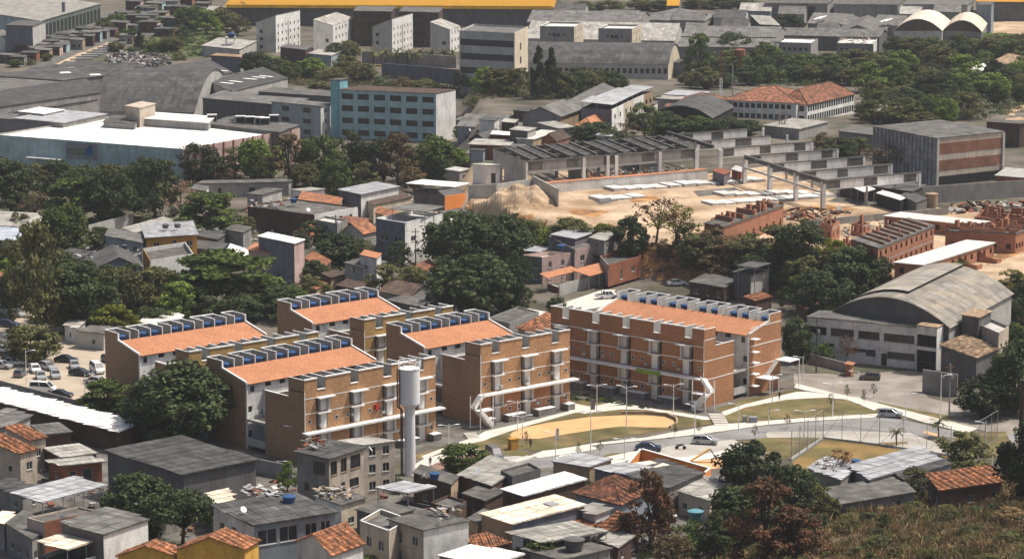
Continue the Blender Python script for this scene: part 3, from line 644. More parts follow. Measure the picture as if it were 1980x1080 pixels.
    # --- rear volume
    m = MB()
    wt = [(1.0, 1.9, 9.7, 10.8), (.5, 1.4, 6.2, 7.3), (.5, 1.4, 2.0, 3.1)] + [(x, x + 1.3, 10.25, 11.05) for x in [4.2 + 3.1 * i for i in range(int((LEN - 6) / 3.1))]]
    wl(m, 0, W3, LEN, W3, -.3, eave, wt, .15)
    B_(m, 'court_wall', 'white')
    p, q = (P(0, W3), P(LEN, W3))
    for h in wt:
        g = MB(); g.quad(P(h[0], W3 + .14, h[2]), P(h[1], W3 + .14, h[2]), P(h[1], W3 + .14, h[3]), P(h[0], W3 + .14, h[3])); B_(g, 'window', 'glass')
    for x in (0, LEN):
        m = MB(); m.poly([P(x, W3, -.3), P(x, W3, eave), P(x, W4, ridge), P(x, W4, rear), P(x, W5, rear), P(x, W5, -.3)]); B_(m, 'gable_wall', side)
        m = MB(); d = .3 if x == 0 else -.3
        m.box(P(x - d * .1, W3 - .15, eave + .02), e * d, w_ * (W4 - W3 + .15) + Z(ridge - eave), Z(.3)); bx(m, x - d * .1, x + d * .9, W4 - .05, W4 + .25, ridge, rear); B_(m, 'gable_coping', 'coping')
    m = MB(); wl(m, LEN, W5, 0, W5, -.3, ridge - .6); B_(m, 'back_wall', side)
    m = MB(); c0 = P(.28, W3 - .45, eave - .06); m.slab((c0, P(LEN - .28, W3 - .45, eave - .06), P(LEN - .28, W4, ridge + .06), P(.28, W4, ridge + .06)), .12); B_(m, 'tile_roof', 'tilenew')
    # court: white posts, balcony slabs and parapets at the near end
    m = MB(); bx(m, .15, .35, W2 + .02, W2 + .2, 0, zl); bx(m, .1, .3, W3 - .2, W3 - .02, 0, eave); B_(m, 'post', 'coping')
    for z0 in (5.0, .9):
        m = MB(); bx(m, .05, 3.8, W2 + .2, W3 - .2, z0 - .15, z0); bx(m, .05, .17, W2 + .2, W3 - .2, z0, z0 + (.25 if z0 > 2 else 1.2)); B_(m, 'balcony', 'lconc')
    m = MB(); bx(m, 3.8, 4.0, W2 + .1, W3, -.2, zl - .3); B_(m, 'court_screen', 'white')
    # rear parapet boxes with tanks
    pr = MB(); cr = MB(); dk = MB(); zd = ridge - .3
    bx(dk, .2, LEN - .2, W4, W5 - .1, zd - .2, zd); B_(dk, 'tank_deck', 'concdark')
    ti = 0
    for u0, n in spans:
        u1 = u0 + n * cell
        for j in range(n + 1):
            x = u0 + j * cell; x0 = min(max(x - .06, u0 + .025), u1 - .145)
            bx(pr, x0, x0 + .12, W4 + .05, W5, zd, rear); bx(cr, x0 - .03, x0 + .15, W4, W5, rear + .002, rear + .08); bx(cr, x0 - .02, x0 + .14, W4 - .0, W4 + .06, ridge, rear + .002)
        bx(pr, u0 + .17, u1 - .17, W5 - .18, W5 - .005, zd, rear - .003); bx(cr, u0 - .04, u1 + .04, W5 - .25, W5 + .06, rear + .005, rear + .14)
        for j in range(n):
            x = u0 + (j + .5) * cell
            place_tank(P(x, W4 + 1.05, zd), 'blue water tank in a roof compartment of the ' + nm, 'blue tanks on the ' + nm, 1.15)
    bx(pr, .2, LEN - .2, W5 - .12, W5, ridge - .6, zd + .5); B_(pr, 'tank_compartment', 'lconc'); B_(cr, 'compartment_coping', 'coping')
    # outside stair at the near front corner
    if stair:
        m = MB(); d = -1
        bx(m, -2.6, .6, -3.0, -1.3, zc - 2.3, zc - 2.1)       # landing
        n = 9
        for j in range(n): bx(m, -2.5 + 1.9 * j / n * 1.0, -2.5 + 1.9 * (j + 1) / n, -1.55, -.1, zc - 2.15 + 2.15 * j / n, zc - 2.0 + 2.15 * (j + 1) / n)
        for j in range(10): bx(m, -2.6 + 2.8 * j / 10, -2.6 + 2.8 * (j + 1) / 10, -3.1, -1.7, (zc - 2.2) * (1 - j / 10) - .35, (zc - 2.2) * (1 - j / 10))
        m.box(P(-2.6, -1.6, zc - 2.2), e * 2.2 + Z(2.2), w_ * .12, Z(.8))
        m.box(P(-2.6, -3.12, zc - 2.2), e * 3.0 - Z(3.1), w_ * .12, Z(.8))
        B_(m, 'stair', 'coping')
        for x, w0 in ((-2.5, -.2), (-2.5, -2.9), (.4, -2.9)):
            m = MB(); m.tube(P(x, w0, -.2), P(x, w0, zc + .1), .1, n=8); B_(m, 'post', 'coping')
    return root, P, LEN
MA = ('blocktan', 'blocktan', 'blockshade', 'blockred'); MB2 = ('blocktan', 'blocktan', 'blockshade', 'blocktan'); MY = ('blockyellow', 'blockyellow', 'blockshade', 'blocktan'); ME = ('blockred', 'blockred', 'blockred', 'blockred')
bB = block('brick apartment block in front behind the white water tower, orange tile roof', (588, 736), (842, 690), (1, 2, 2, 2, 1), 'front left block', MB2, stair=False)
bC = block('brick apartment block at the centre facing the sand court, orange tile roof', (929, 667), (1102, 638), (1, 2, 2, 1), 'centre block', MA)
bA = block('short brick apartment block at the back, ochre crenellated parapet and tile roof', (704, 619), (876, 592), (1, 2, 2, 1), 'back block', MY, stair=False)
bD = block('leftmost brick apartment block beside the car park, half hidden by a dark tree', (365, 681), (616, 642), (1, 2, 2, 2, 1), 'block by the car park', MY, stair=False)
bE = block('longest brick apartment block at the right, its front in shade and its end sunlit', (1362, 638), (1065, 592), (1, 2, 2, 2, 2, 1), 'right hand block', ME, dims=(3.4, 5.7, 4.8, 6.0, 3.9), flip=True)
# sunshade slabs on the sunlit end of the right hand block, its garden stair
_, P, LEN = bE
for i, z in enumerate((10.4, 8.0, 6.0, 3.9, 1.7)):
    m = MB(); m.box(P(-1.3, 14.0, z), P(0, 14.0) - P(-1.3, 14.0), P(0, 15.6) - P(0, 14.0), Z(.14)); m.build('sunshade', 'coping', bE[0], bE[0].location)
for z in (12.4, 9.0, 5.2): 
    m = MB(); m.box(P(-.04, 13.95, z), P(0, 0) - P(-.04, 0), P(0, 23.8) - P(0, 13.95), Z(.16)); m.build('band', 'coping', bE[0], bE[0].location)
for z in (12.3, 8.4, 5.0):
    m = MB(); m.box(P(-.04, .02, z), P(0, 0) - P(-.04, 0), P(0, 3.4 if z > 10 else 9.1) - P(0, .02), Z(.16)); m.build('band', 'coping', bE[0], bE[0].location)
m = MB(); m.box(P(-3.2, 22, 5.3), P(0, 0) - P(-3.2, 0), P(0, 25.5) - P(0, 22), Z(.2))
for j in range(9): m.box(P(-.8, 19 + j * .34, 3.1 + j * .25), P(0, 0) - P(-.8 - 1.5, 0), P(0, .34) - P(0, 0), Z(.2))
m.box(P(-3.2, 16, 2.9), P(0, 0) - P(-3.2, 0), P(0, 19) - P(0, 16), Z(.2)); m.build('stair', 'coping', bE[0], bE[0].location)
for u, w in ((-3.1, 25.4), (-3.1, 18.9), (-3.1, 16.1)):
    m = MB(); m.tube(P(u, w, -.2), P(u, w, 5.3 if w > 20 else 2.9), .1); m.build('post', 'coping', bE[0], bE[0].location)
# ================================================================ white water tower
tb = G(793, 917); tw = thing('water_tower', 'tall white cylindrical water tower with a slender stem and railed top', 'water tower', tb)
m = MB(); m.lathe(tb, [(1.0, -.3), (.92, .5), (.86, 11.2)], 28); m.build('stem', 'paintwhite', tw, tb, smooth=True)
m = MB(); m.lathe(tb, [(.86, 11.2), (1.66, 12.0)], 28); m.build('neck', 'paintwhite', tw, tb, smooth=True)
m = MB(); m.lathe(tb, [(1.66, 12.0), (1.68, 17.7)], 28); m.build('tank', 'paintwhite', tw, tb, smooth=True)
m = MB(); m.lathe(tb, [(1.74, 17.7), (1.74, 17.85), (1.0, 18.0), (.2, 18.05)], 28); m.build('lid', 'paintwhite', tw, tb)
m = MB()
for z in (18.35, 18.7, 19.05):
    c = [tb + V((1.85 * math.cos(6.2832 * i / 24), 1.85 * math.sin(6.2832 * i / 24), z)) for i in range(25)]
    for a, b in zip(c, c[1:]): m.tube(a, b, .035, n=5, cap=False)
for i in range(12):
    p = tb + V((1.85 * math.cos(6.2832 * i / 12), 1.85 * math.sin(6.2832 * i / 12), 17.8)); m.tube(p, p + Z(1.25), .03, n=5)
m.build('railing', 'paintwhite', tw, tb)
m = MB(); lx = V((-2.0, -.35, 0)); l2 = V((-1.95 + .3, -.95, 0))
for a in (lx, l2):
    m.tube(tb + a + Z(11.5), tb + a + Z(17.8), .11, n=6); m.tube(tb + a * .72 + Z(0), tb + a * .72 + Z(11.0), .11, n=6); m.tube(tb + a * .72 + Z(11), tb + a + Z(11.5), .11, n=6)
for i in range(36):
    z = .4 + i * .3; m.tube(tb + lx * .72 + Z(z), tb + l2 * .72 + Z(z), .035, n=4)
for i in range(20):
    z = 11.7 + i * .3; m.tube(tb + lx + Z(z), tb + l2 + Z(z), .025, n=4)
m.build('ladder', 'steeldark', tw, tb)

# odds and ends fixed to the fronts: cooler boxes, a red cabinet, washing on a balcony
for bl, spots in ((bB, [(3.0, 6.2), (9.8, 7.0), (16.4, 6.3), (20.5, 2.1), (12.0, 2.2)]), (bC, [(4.2, 6.1), (10.4, 6.2), (16.0, 7.0), (12.6, 2.0)]), (bE, [(5.0, 6.3), (12.5, 6.2), (17.8, 2.2), (22.4, 6.4), (27.0, 6.2)])):
    rt, P, LEN = bl; e = (P(1, 0) - P(0, 0)); w = (P(0, 1) - P(0, 0))
    for u, z in spots:
        m = MB(); m.box(P(u, -.45, z), e * .7, w * .44, Z(.45)); m.build('air_conditioner', 'lconc', rt, rt.location)
rt, P, LEN = bB; e = (P(1, 0) - P(0, 0)); w = (P(0, 1) - P(0, 0))
m = MB(); m.box(P(15.0, -.5, 7.2), e * .8, w * .48, Z(.9)); m.build('cabinet', 'red', rt, rt.location); m = MB(); m.tube(P(15.4, -.3, 0), P(15.4, -.3, 7.2), .06, n=6); m.build('pipe', 'rust', rt, rt.location)
W2_ = 4.2 + 6.4
for i, (u, l, mt) in enumerate(((.35, .7, 'paintwhite'), (1.2, .6, 'coping'), (2.0, .8, 'bluegrey'), (2.9, .5, 'paintwhite'))):
    m = MB(); m.box(P(u, W2_ + 4.2, 5.9), e * l, w * .03, Z(.9)); o = m.build('laundry', mt, None, P(u, W2_ + 4.2, 5.9)); tag(o, 'washing hung on the court balcony of the front left block', 'laundry', 'washing on the court balcony')
# ================================================================ houses, sheds and factories (corner pixels of the roof edge: nearest, right, left)
FW = (1, 1, .9, 1.1)
h_ = house
# ---- foreground, left
h_('pale grey house with a lean-to roof at the left edge above the tiled houses', (10, 828), (58, 806), (-36, 812), 6, 'lconc', 'quad', 'fibro', dz=(0, .3, .6, .3))
h_('worn plaster house with the front of the two rust-flecked tile roofs', (39, 878), (71, 869), (-34, 846), 5.5, 'beige', 'quad', 'tile', dz=(0, 0, 2.2, 2.2), wins={0: [(.55, 2.6, 1.3, 1.3)], 3: (1, 2, .8, 1.0, 2.5)}, over=.35)
h_('worn plaster house with the rear of the two rust-flecked tile roofs', (60, 852), (88, 846), (12, 826), 5.2, 'beige', 'quad', 'tile', dz=(0, 0, 1.6, 1.6), wins={0: [(.5, 2.4, 1.0, 1.2)]}, over=.35)
h_('low shed with a flat grey sheet roof behind the tiled houses', (86, 841), (137, 836), (62, 823), 3, 'brickdark', 'quad', 'fibro')
h_('low shed with a pale sheet roof between the tiled houses and the big dark shed', (122, 885), (186, 877), (86, 867), 3.4, 'brickdark', 'quad', 'fibrolight')
h_('small raw brick house with an open porch beside the big dark shed', (122, 900), (197, 893), (95, 891), 3.2, 'brickred', 'quad', 'fibrolight', wins={0: [(.25, 0, 1.2, 2.2), (.62, 0, 1.6, 2.4)], 3: FW}, over=.5)
h_('big dark shed with a wide grey corrugated roof in front of the brick blocks', (355, 917), (494, 889), (208, 871), 6.5, 'dgrey', 'quad', 'fibrodark', cat='shed', name='shed', over=.5, dz=(0, 0, .8, .8))
h_('open carport with a light grey sheet roof beside the dark mango tree', (82, 972), (202, 940), (24, 953), 4.6, roof='canopy', rm='metal', name='carport', cat='carport', over=.2)
h_('grey rendered house with a flat concrete roof below the light grey carport', (86, 1009), (186, 987), (52, 1000), 6.0, 'beige', 'flat', 'concdark', wm={0: 'brickred'}, par=.3, wins={3: [(.3, 3.6, .8, .9), (.75, 3.4, .7, .8)]})
h_('small cream sheet roofed lean-to at the left edge of the foreground', (8, 1013), (37, 1001), (-24, 1002), 4.0, 'conc', 'quad', 'creamroof')
h_('dark rendered yard house below the cream lean-to at the left edge', (62, 1042), (96, 1016), (12, 1012), 4.4, 'conc', 'flat', 'concdark')
h_('white house with a big blank sunlit end wall and corrugated grey roof', (200, 1034), (286, 1005), (119, 1010), 7.6, 'cream', 'quad', 'fibro', wm={3: 'dgrey', 0: 'white'}, over=.25, dz=(0, .2, .5, .3))  # dark grey left face: shade painted onto the white house
r = h_('cream sheet roof canopy over the terrace in front of the white house', (130, 1063), (205, 1039), (74, 1047), 6.2, roof='canopy', rm='creamroof', name='canopy', cat='canopy', over=.2)
h_('brown and white terrace house under the cream canopy', (134, 1092), (206, 1066), (76, 1074), 3.6, 'white', 'flat', 'concdark', par=.7, wm={3: 'brown'}, wins={3: (1, 2, 1.0, 1.0)})
h_('yellow gabled house with red tile edges at the bottom of the picture', (473, 1060), (500, 1044), (342, 1062), 6.0, 'yellow', 'gable', 'tile', axis='u', rh=1.9, over=.35)
h_('yellow lower wing with a small tiled gable at the bottom of the picture', (338, 1073), (356, 1062), (228, 1074), 5.0, 'yellow', 'gable', 'tile', axis='u', rh=1.6, over=.3)
h_('white two-storey house with a veranda and dark sheet roof left of the tiled hip roof', (491, 1016), (648, 991), (413, 977), 6.6, 'bluegrey', 'quad', 'fibrodark', wm={3: 'white'}, over=.4, dz=(0, 0, .9, .9),
   wins={3: [(.2, 3.9, 1.1, 1.5), (.5, 3.9, 1.1, 1.5), (.3, .9, 1, 1.2)], 0: [(.16, 3.5, 3.2, 2.3), (.42, 3.5, 3.0, 2.3), (.7, 3.4, 2.0, 2.3), (.88, 3.4, 1.6, 2.3)]})
h_('small cream lean-to roof behind the dark-roofed white house', (412, 977), (449, 968), (403, 954), 4.5, 'conc', 'quad', 'creamroof')
h_('unfinished concrete house of three storeys with open top floor in front of the brick block', (636, 888), (703, 867), (574, 873), 8.8, 'conc', 'quad', 'fibrodark', wm={0: 'beige'}, over=.35, dz=(0, 0, .3, .3),
   wins={0: [(.14, 6.1, 1.6, 2.2), (.42, 6.1, 1.5, 2.2), (.76, 6.1, 2.6, 2.2), (.4, 3.2, 1.0, 1.3), (.72, 3.2, 2.4, 1.4)], 3: [(.7, 6.2, 2.4, 2.0), (.3, 3.3, 1.0, 1.2)]}, fr='wood')
h_('pink-beige house with four windows behind the unfinished concrete house', (703, 861), (763, 853), (650, 853), 8.4, 'pink', 'flat', 'fibrolight', wm={0: 'beige'}, over=.2, wins={0: (3, 2, 1.2, 1.4)})
h_('open terrace pavilion with a white sheet roof in front of the dark brick house', (789, 954), (841, 942), (728, 943), 5.6, roof='canopy', rm='metal', name='pavilion', cat='pavilion', over=.2)
h_('brick terrace house under the white pavilion roof', (789, 992), (841, 978), (728, 980), 3.0, 'dgrey', 'flat', 'concdark', par=.6, wm={0: 'brickred'})
h_('dark brick flat-roofed house carrying a round blue tank', (872, 936), (886, 921), (800, 914), 5, 'brickdark', 'flat', 'concdark', wins={0: [(.5, 1.2, .9, 2.0)]}, wm={0: 'tan'})
h_('long brick house with a pale sheet roof right of the blue rooftop tank', (950, 939), (1012, 901), (886, 918), 4.8, 'brickdark', 'quad', 'fibrolight', over=.2)
h_('small white house with scrap sheets on its roof in the middle of the foreground', (660, 976), (706, 962), (610, 959), 4.4, 'cream', 'quad', 'concdark', wm={3: 'white'}, wins={3: [(.35, 1.6, .8, 1.2)]})
h_('low dark roof between the scrap-covered roof and the white pavilion', (745, 1000), (800, 985), (690, 985), 4.2, 'dgrey', 'quad', 'concdark')
h_('two-storey house with a blank white end wall and flat dark roof', (819, 1025), (906, 1007), (752, 1004), 6.4, 'beige', 'flat', 'concdark', wm={0: 'white'}, over=.25, wins={3: [(.3, 3.4, 1.1, 1.9), (.75, 3.7, 1.3, 1.4), (.3, .3, 1.0, 2.0)]})
h_('beige front wing with two barred windows beside the blank white end wall', (752, 1026), (792, 1003), (696, 1006), 5.4, 'beige', 'flat', 'concdark', par=.6, coping='coping', wins={3: [(.3, 2.6, 1.4, 1.5), (.72, 2.6, 1.4, 1.5)]})
h_('white gabled cottage with a wide rust-red tile roof at the bottom of the picture', (642, 1072), (702, 1050), (574, 1046), 4.6, 'white', 'gable', 'tile', axis='u', rh=2.2, over=.4, wins={3: [(.4, 1.4, 1.0, 1.2)]})
h_('house with the upper of two long cream-white sheet roofs', (1014, 959), (1131, 927), (972, 946), 5.2, 'brickdark', 'quad', 'whiteroof', over=.3, dz=(0, 0, .4, .4))
h_('house with the lower of two long cream-white roofs, with a hatch', (991, 1013), (1130, 977), (931, 994), 5.2, 'dgrey', 'quad', 'creamroof', over=.3, wm={0: 'slate', 3: 'tan'}, wins={0: [(.25, .5, 3.2, 2.4)]}, dz=(0, 0, .4, .4))
h_('open yard roof of pale grey sheets lowest among the pale foreground roofs', (1052, 1049), (1175, 1028), (979, 1030), 4.4, roof='canopy', rm='fibrolight', name='canopy', cat='canopy', over=.2)
h_('grey rendered house with a big weathered red hip roof behind the rust-brown tree', (1200, 974), (1262, 944), (1113, 952), 4.8, 'bluegrey', 'hip', 'tileold', axis='u', rh=2.4, over=.5, wins={3: (1, 2, 1.1, 1.2)})
h_('low orange tile roof left of the rust-brown tree', (1142, 1020), (1168, 1004), (1096, 1011), 3.2, 'conc', 'quad', 'tile', over=.3)
h_('low bright orange tile roof touching the rust-brown tree', (1190, 1028), (1224, 1000), (1160, 1018), 3.2, 'conc', 'quad', 'tile', dz=(0, 1, 1, 0), over=.3)
h_('grey box-like house with a pale sheet roof right of the road bend', (1140, 903), (1182, 888), (1070, 893), 4.8, 'tan', 'quad', 'metal', over=.2)
h_('house with a flat pale metal roof left of the orange wall', (1205, 917), (1262, 905), (1150, 906), 4.6, 'slate', 'quad', 'metal', over=.2)
h_('cream sheet roof tucked inside the corner of the orange wall', (1246, 908), (1292, 901), (1212, 899), 4.4, 'conc', 'quad', 'creamroof', over=.2)
h_('dark fibre-cement roof in front of the orange wall', (1293, 944), (1360, 915), (1204, 917), 4.4, 'conc', 'quad', 'fibrodark', over=.3)
h_('weathered pale roof of broken sheets right of the rust-brown tree', (1372, 968), (1424, 938), (1312, 950), 3.6, 'beige', 'quad', 'fibrolight', over=.2)
h_('small dark flat roof left of the upper cream-white sheet roof', (938, 968), (975, 950), (896, 954), 4.2, 'brickdark', 'flat', 'concdark')
h_('dark cluttered flat roof between the pale long roof and the upper cream-white roof', (990, 920), (1045, 905), (968, 908), 5.2, 'dgrey', 'flat', 'concdark', par=.4)
h_('red-tiled lean-to beside the blank white end wall', (938, 1062), (985, 1050), (893, 1042), 3.0, 'brown', 'quad', 'tile', dz=(0, .8, .8, 0), over=.3)
h_('tan plaster house behind the red-tiled lean-to', (924, 1010), (955, 992), (905, 1003), 4.4, 'tan', 'flat', 'concdark')
h_('grey flat yard roof with square tanks at the bottom below the pale grey canopy', (1085, 1082), (1180, 1060), (1010, 1062), 3.2, 'conc', 'flat', 'concdark')
h_('pale sheet roof at the bottom edge below the red-tiled lean-to', (950, 1092), (1010, 1072), (850, 1074), 3.6, 'conc', 'quad', 'whiteroof')
h_('rubble-strewn roof beside the bare pole at the bottom', (1195, 1058), (1235, 1030), (1160, 1045), 3.0, 'brown', 'quad', 'fibrolight')
h_('low house with a big grey metal roof behind the grassy hill', (1681, 927), (1818, 889), (1643, 900), 4.0, 'conc', 'quad', 'metal', over=.3)
h_('low house with a dark sheet roof left of the rust tile roof on the hill', (1748, 926), (1838, 897), (1716, 906), 3.8, 'bluegrey', 'quad', 'fibrodark', over=.3)
h_('rust-orange tile roof at the top of the grassy hill', (1819, 945), (1937, 929), (1795, 914), 3.6, 'brown', 'quad', 'tile', dz=(0, 0, .9, .9), over=.4)
h_('dark weathered shack roof half buried in the grassy hill', (1622, 968), (1768, 944), (1592, 938), 3.2, 'dgrey', 'quad', 'concdark', over=.3)
h_('grey metal shed roof between the dark tree and the big metal roof', (1626, 928), (1660, 905), (1562, 905), 3.4, 'conc', 'quad', 'metal', over=.2)
# ---- right, street side
wh = h_('big barrel-vaulted warehouse right of the brick blocks', (1835, 633), (1956, 568), (1615, 599), 8.6, 'lconc', 'vault', 'fibrowarm', axis='u', rh=4.2, over=.5, name='warehouse', cat='warehouse', n=22, wm={3: 'dgrey'})  # arch front greyed so its colour carries the shade
h_('low white office front of the vaulted warehouse with strips of dark windows', (1776, 634), (1797, 622), (1561, 613), 8.0, 'lconc', 'quad', 'fibro', over=.1, par=0, wm={3: 'white'}, gl='glass', fr='framedark', name='office_building', cat='office building',
   wins={3: [(.09, 4.9, 4.0, 1.5), (.32, 4.9, 4.8, 1.5), (.56, 4.9, 4.4, 1.5), (.83, 4.9, 6.2, 1.5), (.2, 2.6, 2.2, .7), (.45, 2.3, 4.6, .6), (.58, 1.7, 2.0, 1.2), (.70, 0.05, 1.2, 2.4), (.85, 1.6, 5.6, 1.3)]})
h_('tall gateway block at the corner of the vaulted warehouse', (1812, 634), (1836, 622), (1773, 629), 9.0, 'white', 'flat', 'tiletan', over=.1, wins={3: [(.5, 5.2, 4.6, 2.2), (.5, .05, 4.8, 4.4)]}, fr='brown', gl='dark', name='gatehouse', cat='gatehouse')
h_('concrete house with a roof terrace beside the vaulted warehouse', (1931, 643), (1951, 630), (1858, 612), 8.0, 'conc', 'flat', 'lconc', par=.6, wm={0: 'beige'}, wins={0: (2, 2, .9, 1.3)})
h_('small tan-roofed upper room on the concrete terrace house', (1893, 614), (1916, 602), (1860, 609), 10.2, 'dgrey', 'flat', 'tiletan')
h_('house with a rough tan tile roof at the street corner', (1888, 692), (1933, 673), (1821, 667), 5.4, 'dgrey', 'quad', 'tiletan', dz=(0, 0, 1.2, 1.2), over=.4)
freewall('grey rendered yard wall along the street by the tan tile roof', [(1783, 757), (1850, 767)], 4.2, 'conc', .3)
freewall('low stained wall along the street left of the warehouse office', [(1540, 697), (1580, 705), (1648, 722)], 1.8, 'conc', .25)
h_('small rough brick kiosk by the warehouse forecourt', (1646, 706), (1651, 702), (1635, 704), 2.2, 'raw', 'flat', 'raw', name='kiosk', cat='kiosk')
P4 = [V(wh['_P'][i:i + 3]) for i in (0, 3, 6, 9)]; A, B, C, D = P4; k = MB(); zt = wh['_z']
def vp(u, t, o): return A + (B - A) * u + (D - A) * t + Z(zt + 4.2 * (1 - (2 * t - 1) ** 2) + o)
for i in range(10):
    t0, t1 = .44 + .05 * i, .44 + .05 * (i + 1); k.quad(vp(.14, t0, .5), vp(1.0, t0, .5), vp(1.0, t1, .5), vp(.14, t1, .5)); k.quad(vp(.14, t0, 0), vp(.14, t0, .5), vp(.14, t1, .5), vp(.14, t1, 0), 1)
k.quad(vp(.14, .44, 0), vp(1.0, .44, 0), vp(1.0, .44, .5), vp(.14, .44, .5), 1); k.build('raised_roof', ['fibrowarm', 'dark'], wh, wh.location)
# orange wall
freewall('rising end piece of the orange wall with a white top', [(1209, 908), (1240, 895)], .4, 'orangepanel', .3, h2=2.4, cop='coping')
freewall('long orange wall with a white sloping top beside the playground', [(1240, 895), (1371, 921)], 2.4, 'orangepanel', .3, h2=1.4, cop='coping')
freewall('short far end of the orange wall turning towards the dark tree', [(1371, 921), (1352, 934)], 1.4, 'orangepanel', .3, h2=1.2, cop='coping')
freewall('light grey concrete wall in front of the car park', [(-40, 758), (0, 768), (144, 806), (190, 818)], 3.2, 'conc', .2)
h_('long low building with a glaring white roof beside the car park wall', (228, 835), (274, 818), (-44, 766), 3.6, 'brickdark', 'quad', 'whiteroof', over=.3, name='long_building', cat='building')
freewall('grey yard wall in front of the brick block left of the unfinished house', [(492, 915), (565, 930)], 2.6, 'conc', .2)
freewall('low white wall at the foot of the two left brick blocks', [(330, 862), (412, 845)], 1.4, 'lconc', .25)
# ---- behind the housing blocks
h_('cottage with a red tile roof between the centre and right hand blocks', (1042, 645), (1092, 620), (1002, 633), 4.2, 'beige', 'hip', 'tile', axis='u', rh=1.8, over=.4)
h_('low flat dark building behind the centre block', (985, 624), (1042, 602), (944, 614), 4.2, 'conc', 'flat', 'concdark', par=.3)
h_('house with a big dark brown gable roof above the back block', (792, 573), (842, 560), (735, 562), 3.4, 'conc', 'gable', 'tilebrown', axis='v', rh=2.0, over=.4)
h_('dark low roof between the brown gable roof and the back block', (805, 592), (862, 578), (748, 580), 3.4, 'dgrey', 'quad', 'concdark')
h_('pink house with an open white roof terrace in the row below the ochre bank', (1048, 497), (1104, 489), (1006, 493), 5.0, 'pink', 'flat', 'slab', par=1.0, wm={3: 'green'}, wins={0: (2, 2, .9, 1.3), 3: (2, 2, 1.2, 1.0)})
h_('taller mauve-pink house at the middle of the row below the ochre bank', (1111, 482), (1166, 472), (1061, 456), 6.0, 'pink', 'flat', 'concdark', par=.9, wm={3: 'mauve'}, wins={0: (2, 2, 1.4, 1.4)}, base=0)
h_('grey metal roofed upper house behind the mauve-pink house', (1112, 462), (1162, 446), (1066, 454), 7.6, 'mauve', 'quad', 'metal', base=0)
h_('house with a pale flat metal roof right of the mauve-pink house', (1168, 466), (1195, 452), (1140, 460), 3.0, 'conc', 'quad', 'fibrolight', base=5.5)
h_('narrow white house with a bright orange awning roof next to the mauve-pink house', (1146, 492), (1172, 483), (1137, 484), 5.0, 'white', 'quad', 'tilenew', over=.3, dz=(0, 0, .5, .5), wins={0: [(.5, 2.9, 1.8, 1.3)]}, base=0)
h_('half-built brick and concrete house at the foot of the ochre bank', (1176, 512), (1240, 494), (1160, 494), 3.6, 'brickred', 'flat', 'concdark', par=.8, wm={3: 'conc'}, wins={0: [(.4, .4, .9, 2.0), (.75, 1.4, 1.2, 1.2)]}, base=1)
h_('red tile porch roof in front of the mauve-pink house', (1139, 534), (1200, 518), (1108, 523), 3.2, roof='canopy', rm='tilenew', name='porch', cat='porch', dz=(0, 0, .8, .8))
h_('red tile porch roof in front of the pink terrace house', (1058, 538), (1116, 524), (1047, 530), 3.2, roof='canopy', rm='tilenew', name='porch', cat='porch', dz=(0, 0, .7, .7))
freewall('low brick wall with a white rail in front of the red porches', [(1058, 560), (1082, 567), (1142, 549)], 1.3, 'brickred', .2, cop='coping')
freewall('plain light grey retaining wall along the back street', [(1082, 572), (1142, 555), (1210, 541)], 2.4, 'lconc', .25)
h_('grey concrete tower house with a raised flat canopy behind the right hand block', (1452, 532), (1487, 521), (1418, 526), 6.0, 'dgrey', 'flat', 'concdark', wm={0: 'lconc'})  # left face dark, end pale: light and shade put into the wall colours
h_('flat sheet canopy on thin posts above the grey tower house', (1460, 518), (1488, 510), (1426, 514), 7.6, roof='canopy', rm='fibrodark', name='canopy', cat='canopy')
h_('dark brick shack at the foot of the wooded bank', (1400, 556), (1432, 540), (1334, 545), 3.4, 'brickdark', 'flat', 'concdark', over=.3)
h_('low red-tiled shack behind the tanks of the right hand block', (1462, 582), (1492, 574), (1440, 574), 2.6, 'brown', 'quad', 'tile')
h_('small orange-tiled hut beside the big vaulted roof', (1560, 598), (1590, 582), (1540, 588), 2.6, 'brown', 'quad', 'tile')
# ---- left middle: neighbourhood around the white three-storey house
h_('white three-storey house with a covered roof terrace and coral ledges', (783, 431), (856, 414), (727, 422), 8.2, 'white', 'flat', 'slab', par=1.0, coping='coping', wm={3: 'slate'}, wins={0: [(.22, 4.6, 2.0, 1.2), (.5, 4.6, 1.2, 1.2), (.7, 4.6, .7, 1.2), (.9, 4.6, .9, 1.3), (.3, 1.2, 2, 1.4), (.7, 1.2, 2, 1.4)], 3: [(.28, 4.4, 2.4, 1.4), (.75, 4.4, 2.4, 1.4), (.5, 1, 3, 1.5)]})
freewall('long low garden wall below the white three-storey house', [(790, 510), (845, 495), (890, 480)], 2.0, 'lconc', .2)
h_('bright white flat roof right of the white three-storey house', (908, 436), (962, 417), (854, 428), 3.8, 'conc', 'flat', 'whiteroof', over=.2)
h_('orange wall house in shade of the dark gable wall', (860, 377), (900, 371), (846, 366), 6.5, 'dgrey', 'flat', 'concdark', wm={0: 'orangepanel'}, par=.1)
h_('lower grey house under the orange wall', (864, 402), (915, 394), (850, 396), 4.0, 'conc', 'flat', 'concdark', wm={0: 'lconc'})
h_('dark grey gable wall house next to the dug earth mound', (926, 370), (936, 362), (888, 357), 5.6, 'dgrey', 'flat', 'concdark')
h_('pavilion with a wide white sheet roof above the orange wall', (877, 362), (906, 355), (787, 355), 6.0, roof='canopy', rm='whiteroof', name='pavilion', cat='pavilion')
h_('dark recessed house under the white pavilion roof', (873, 378), (895, 371), (800, 370), 4.0, 'dgrey', 'flat', 'concdark')
h_('house with a grey sheet roof and white band wall behind the flat dark roof', (698, 376), (771, 361), (655, 367), 7.0, 'cream', 'quad', 'metal', wm={0: 'white', 3: 'slate'}, over=.4)
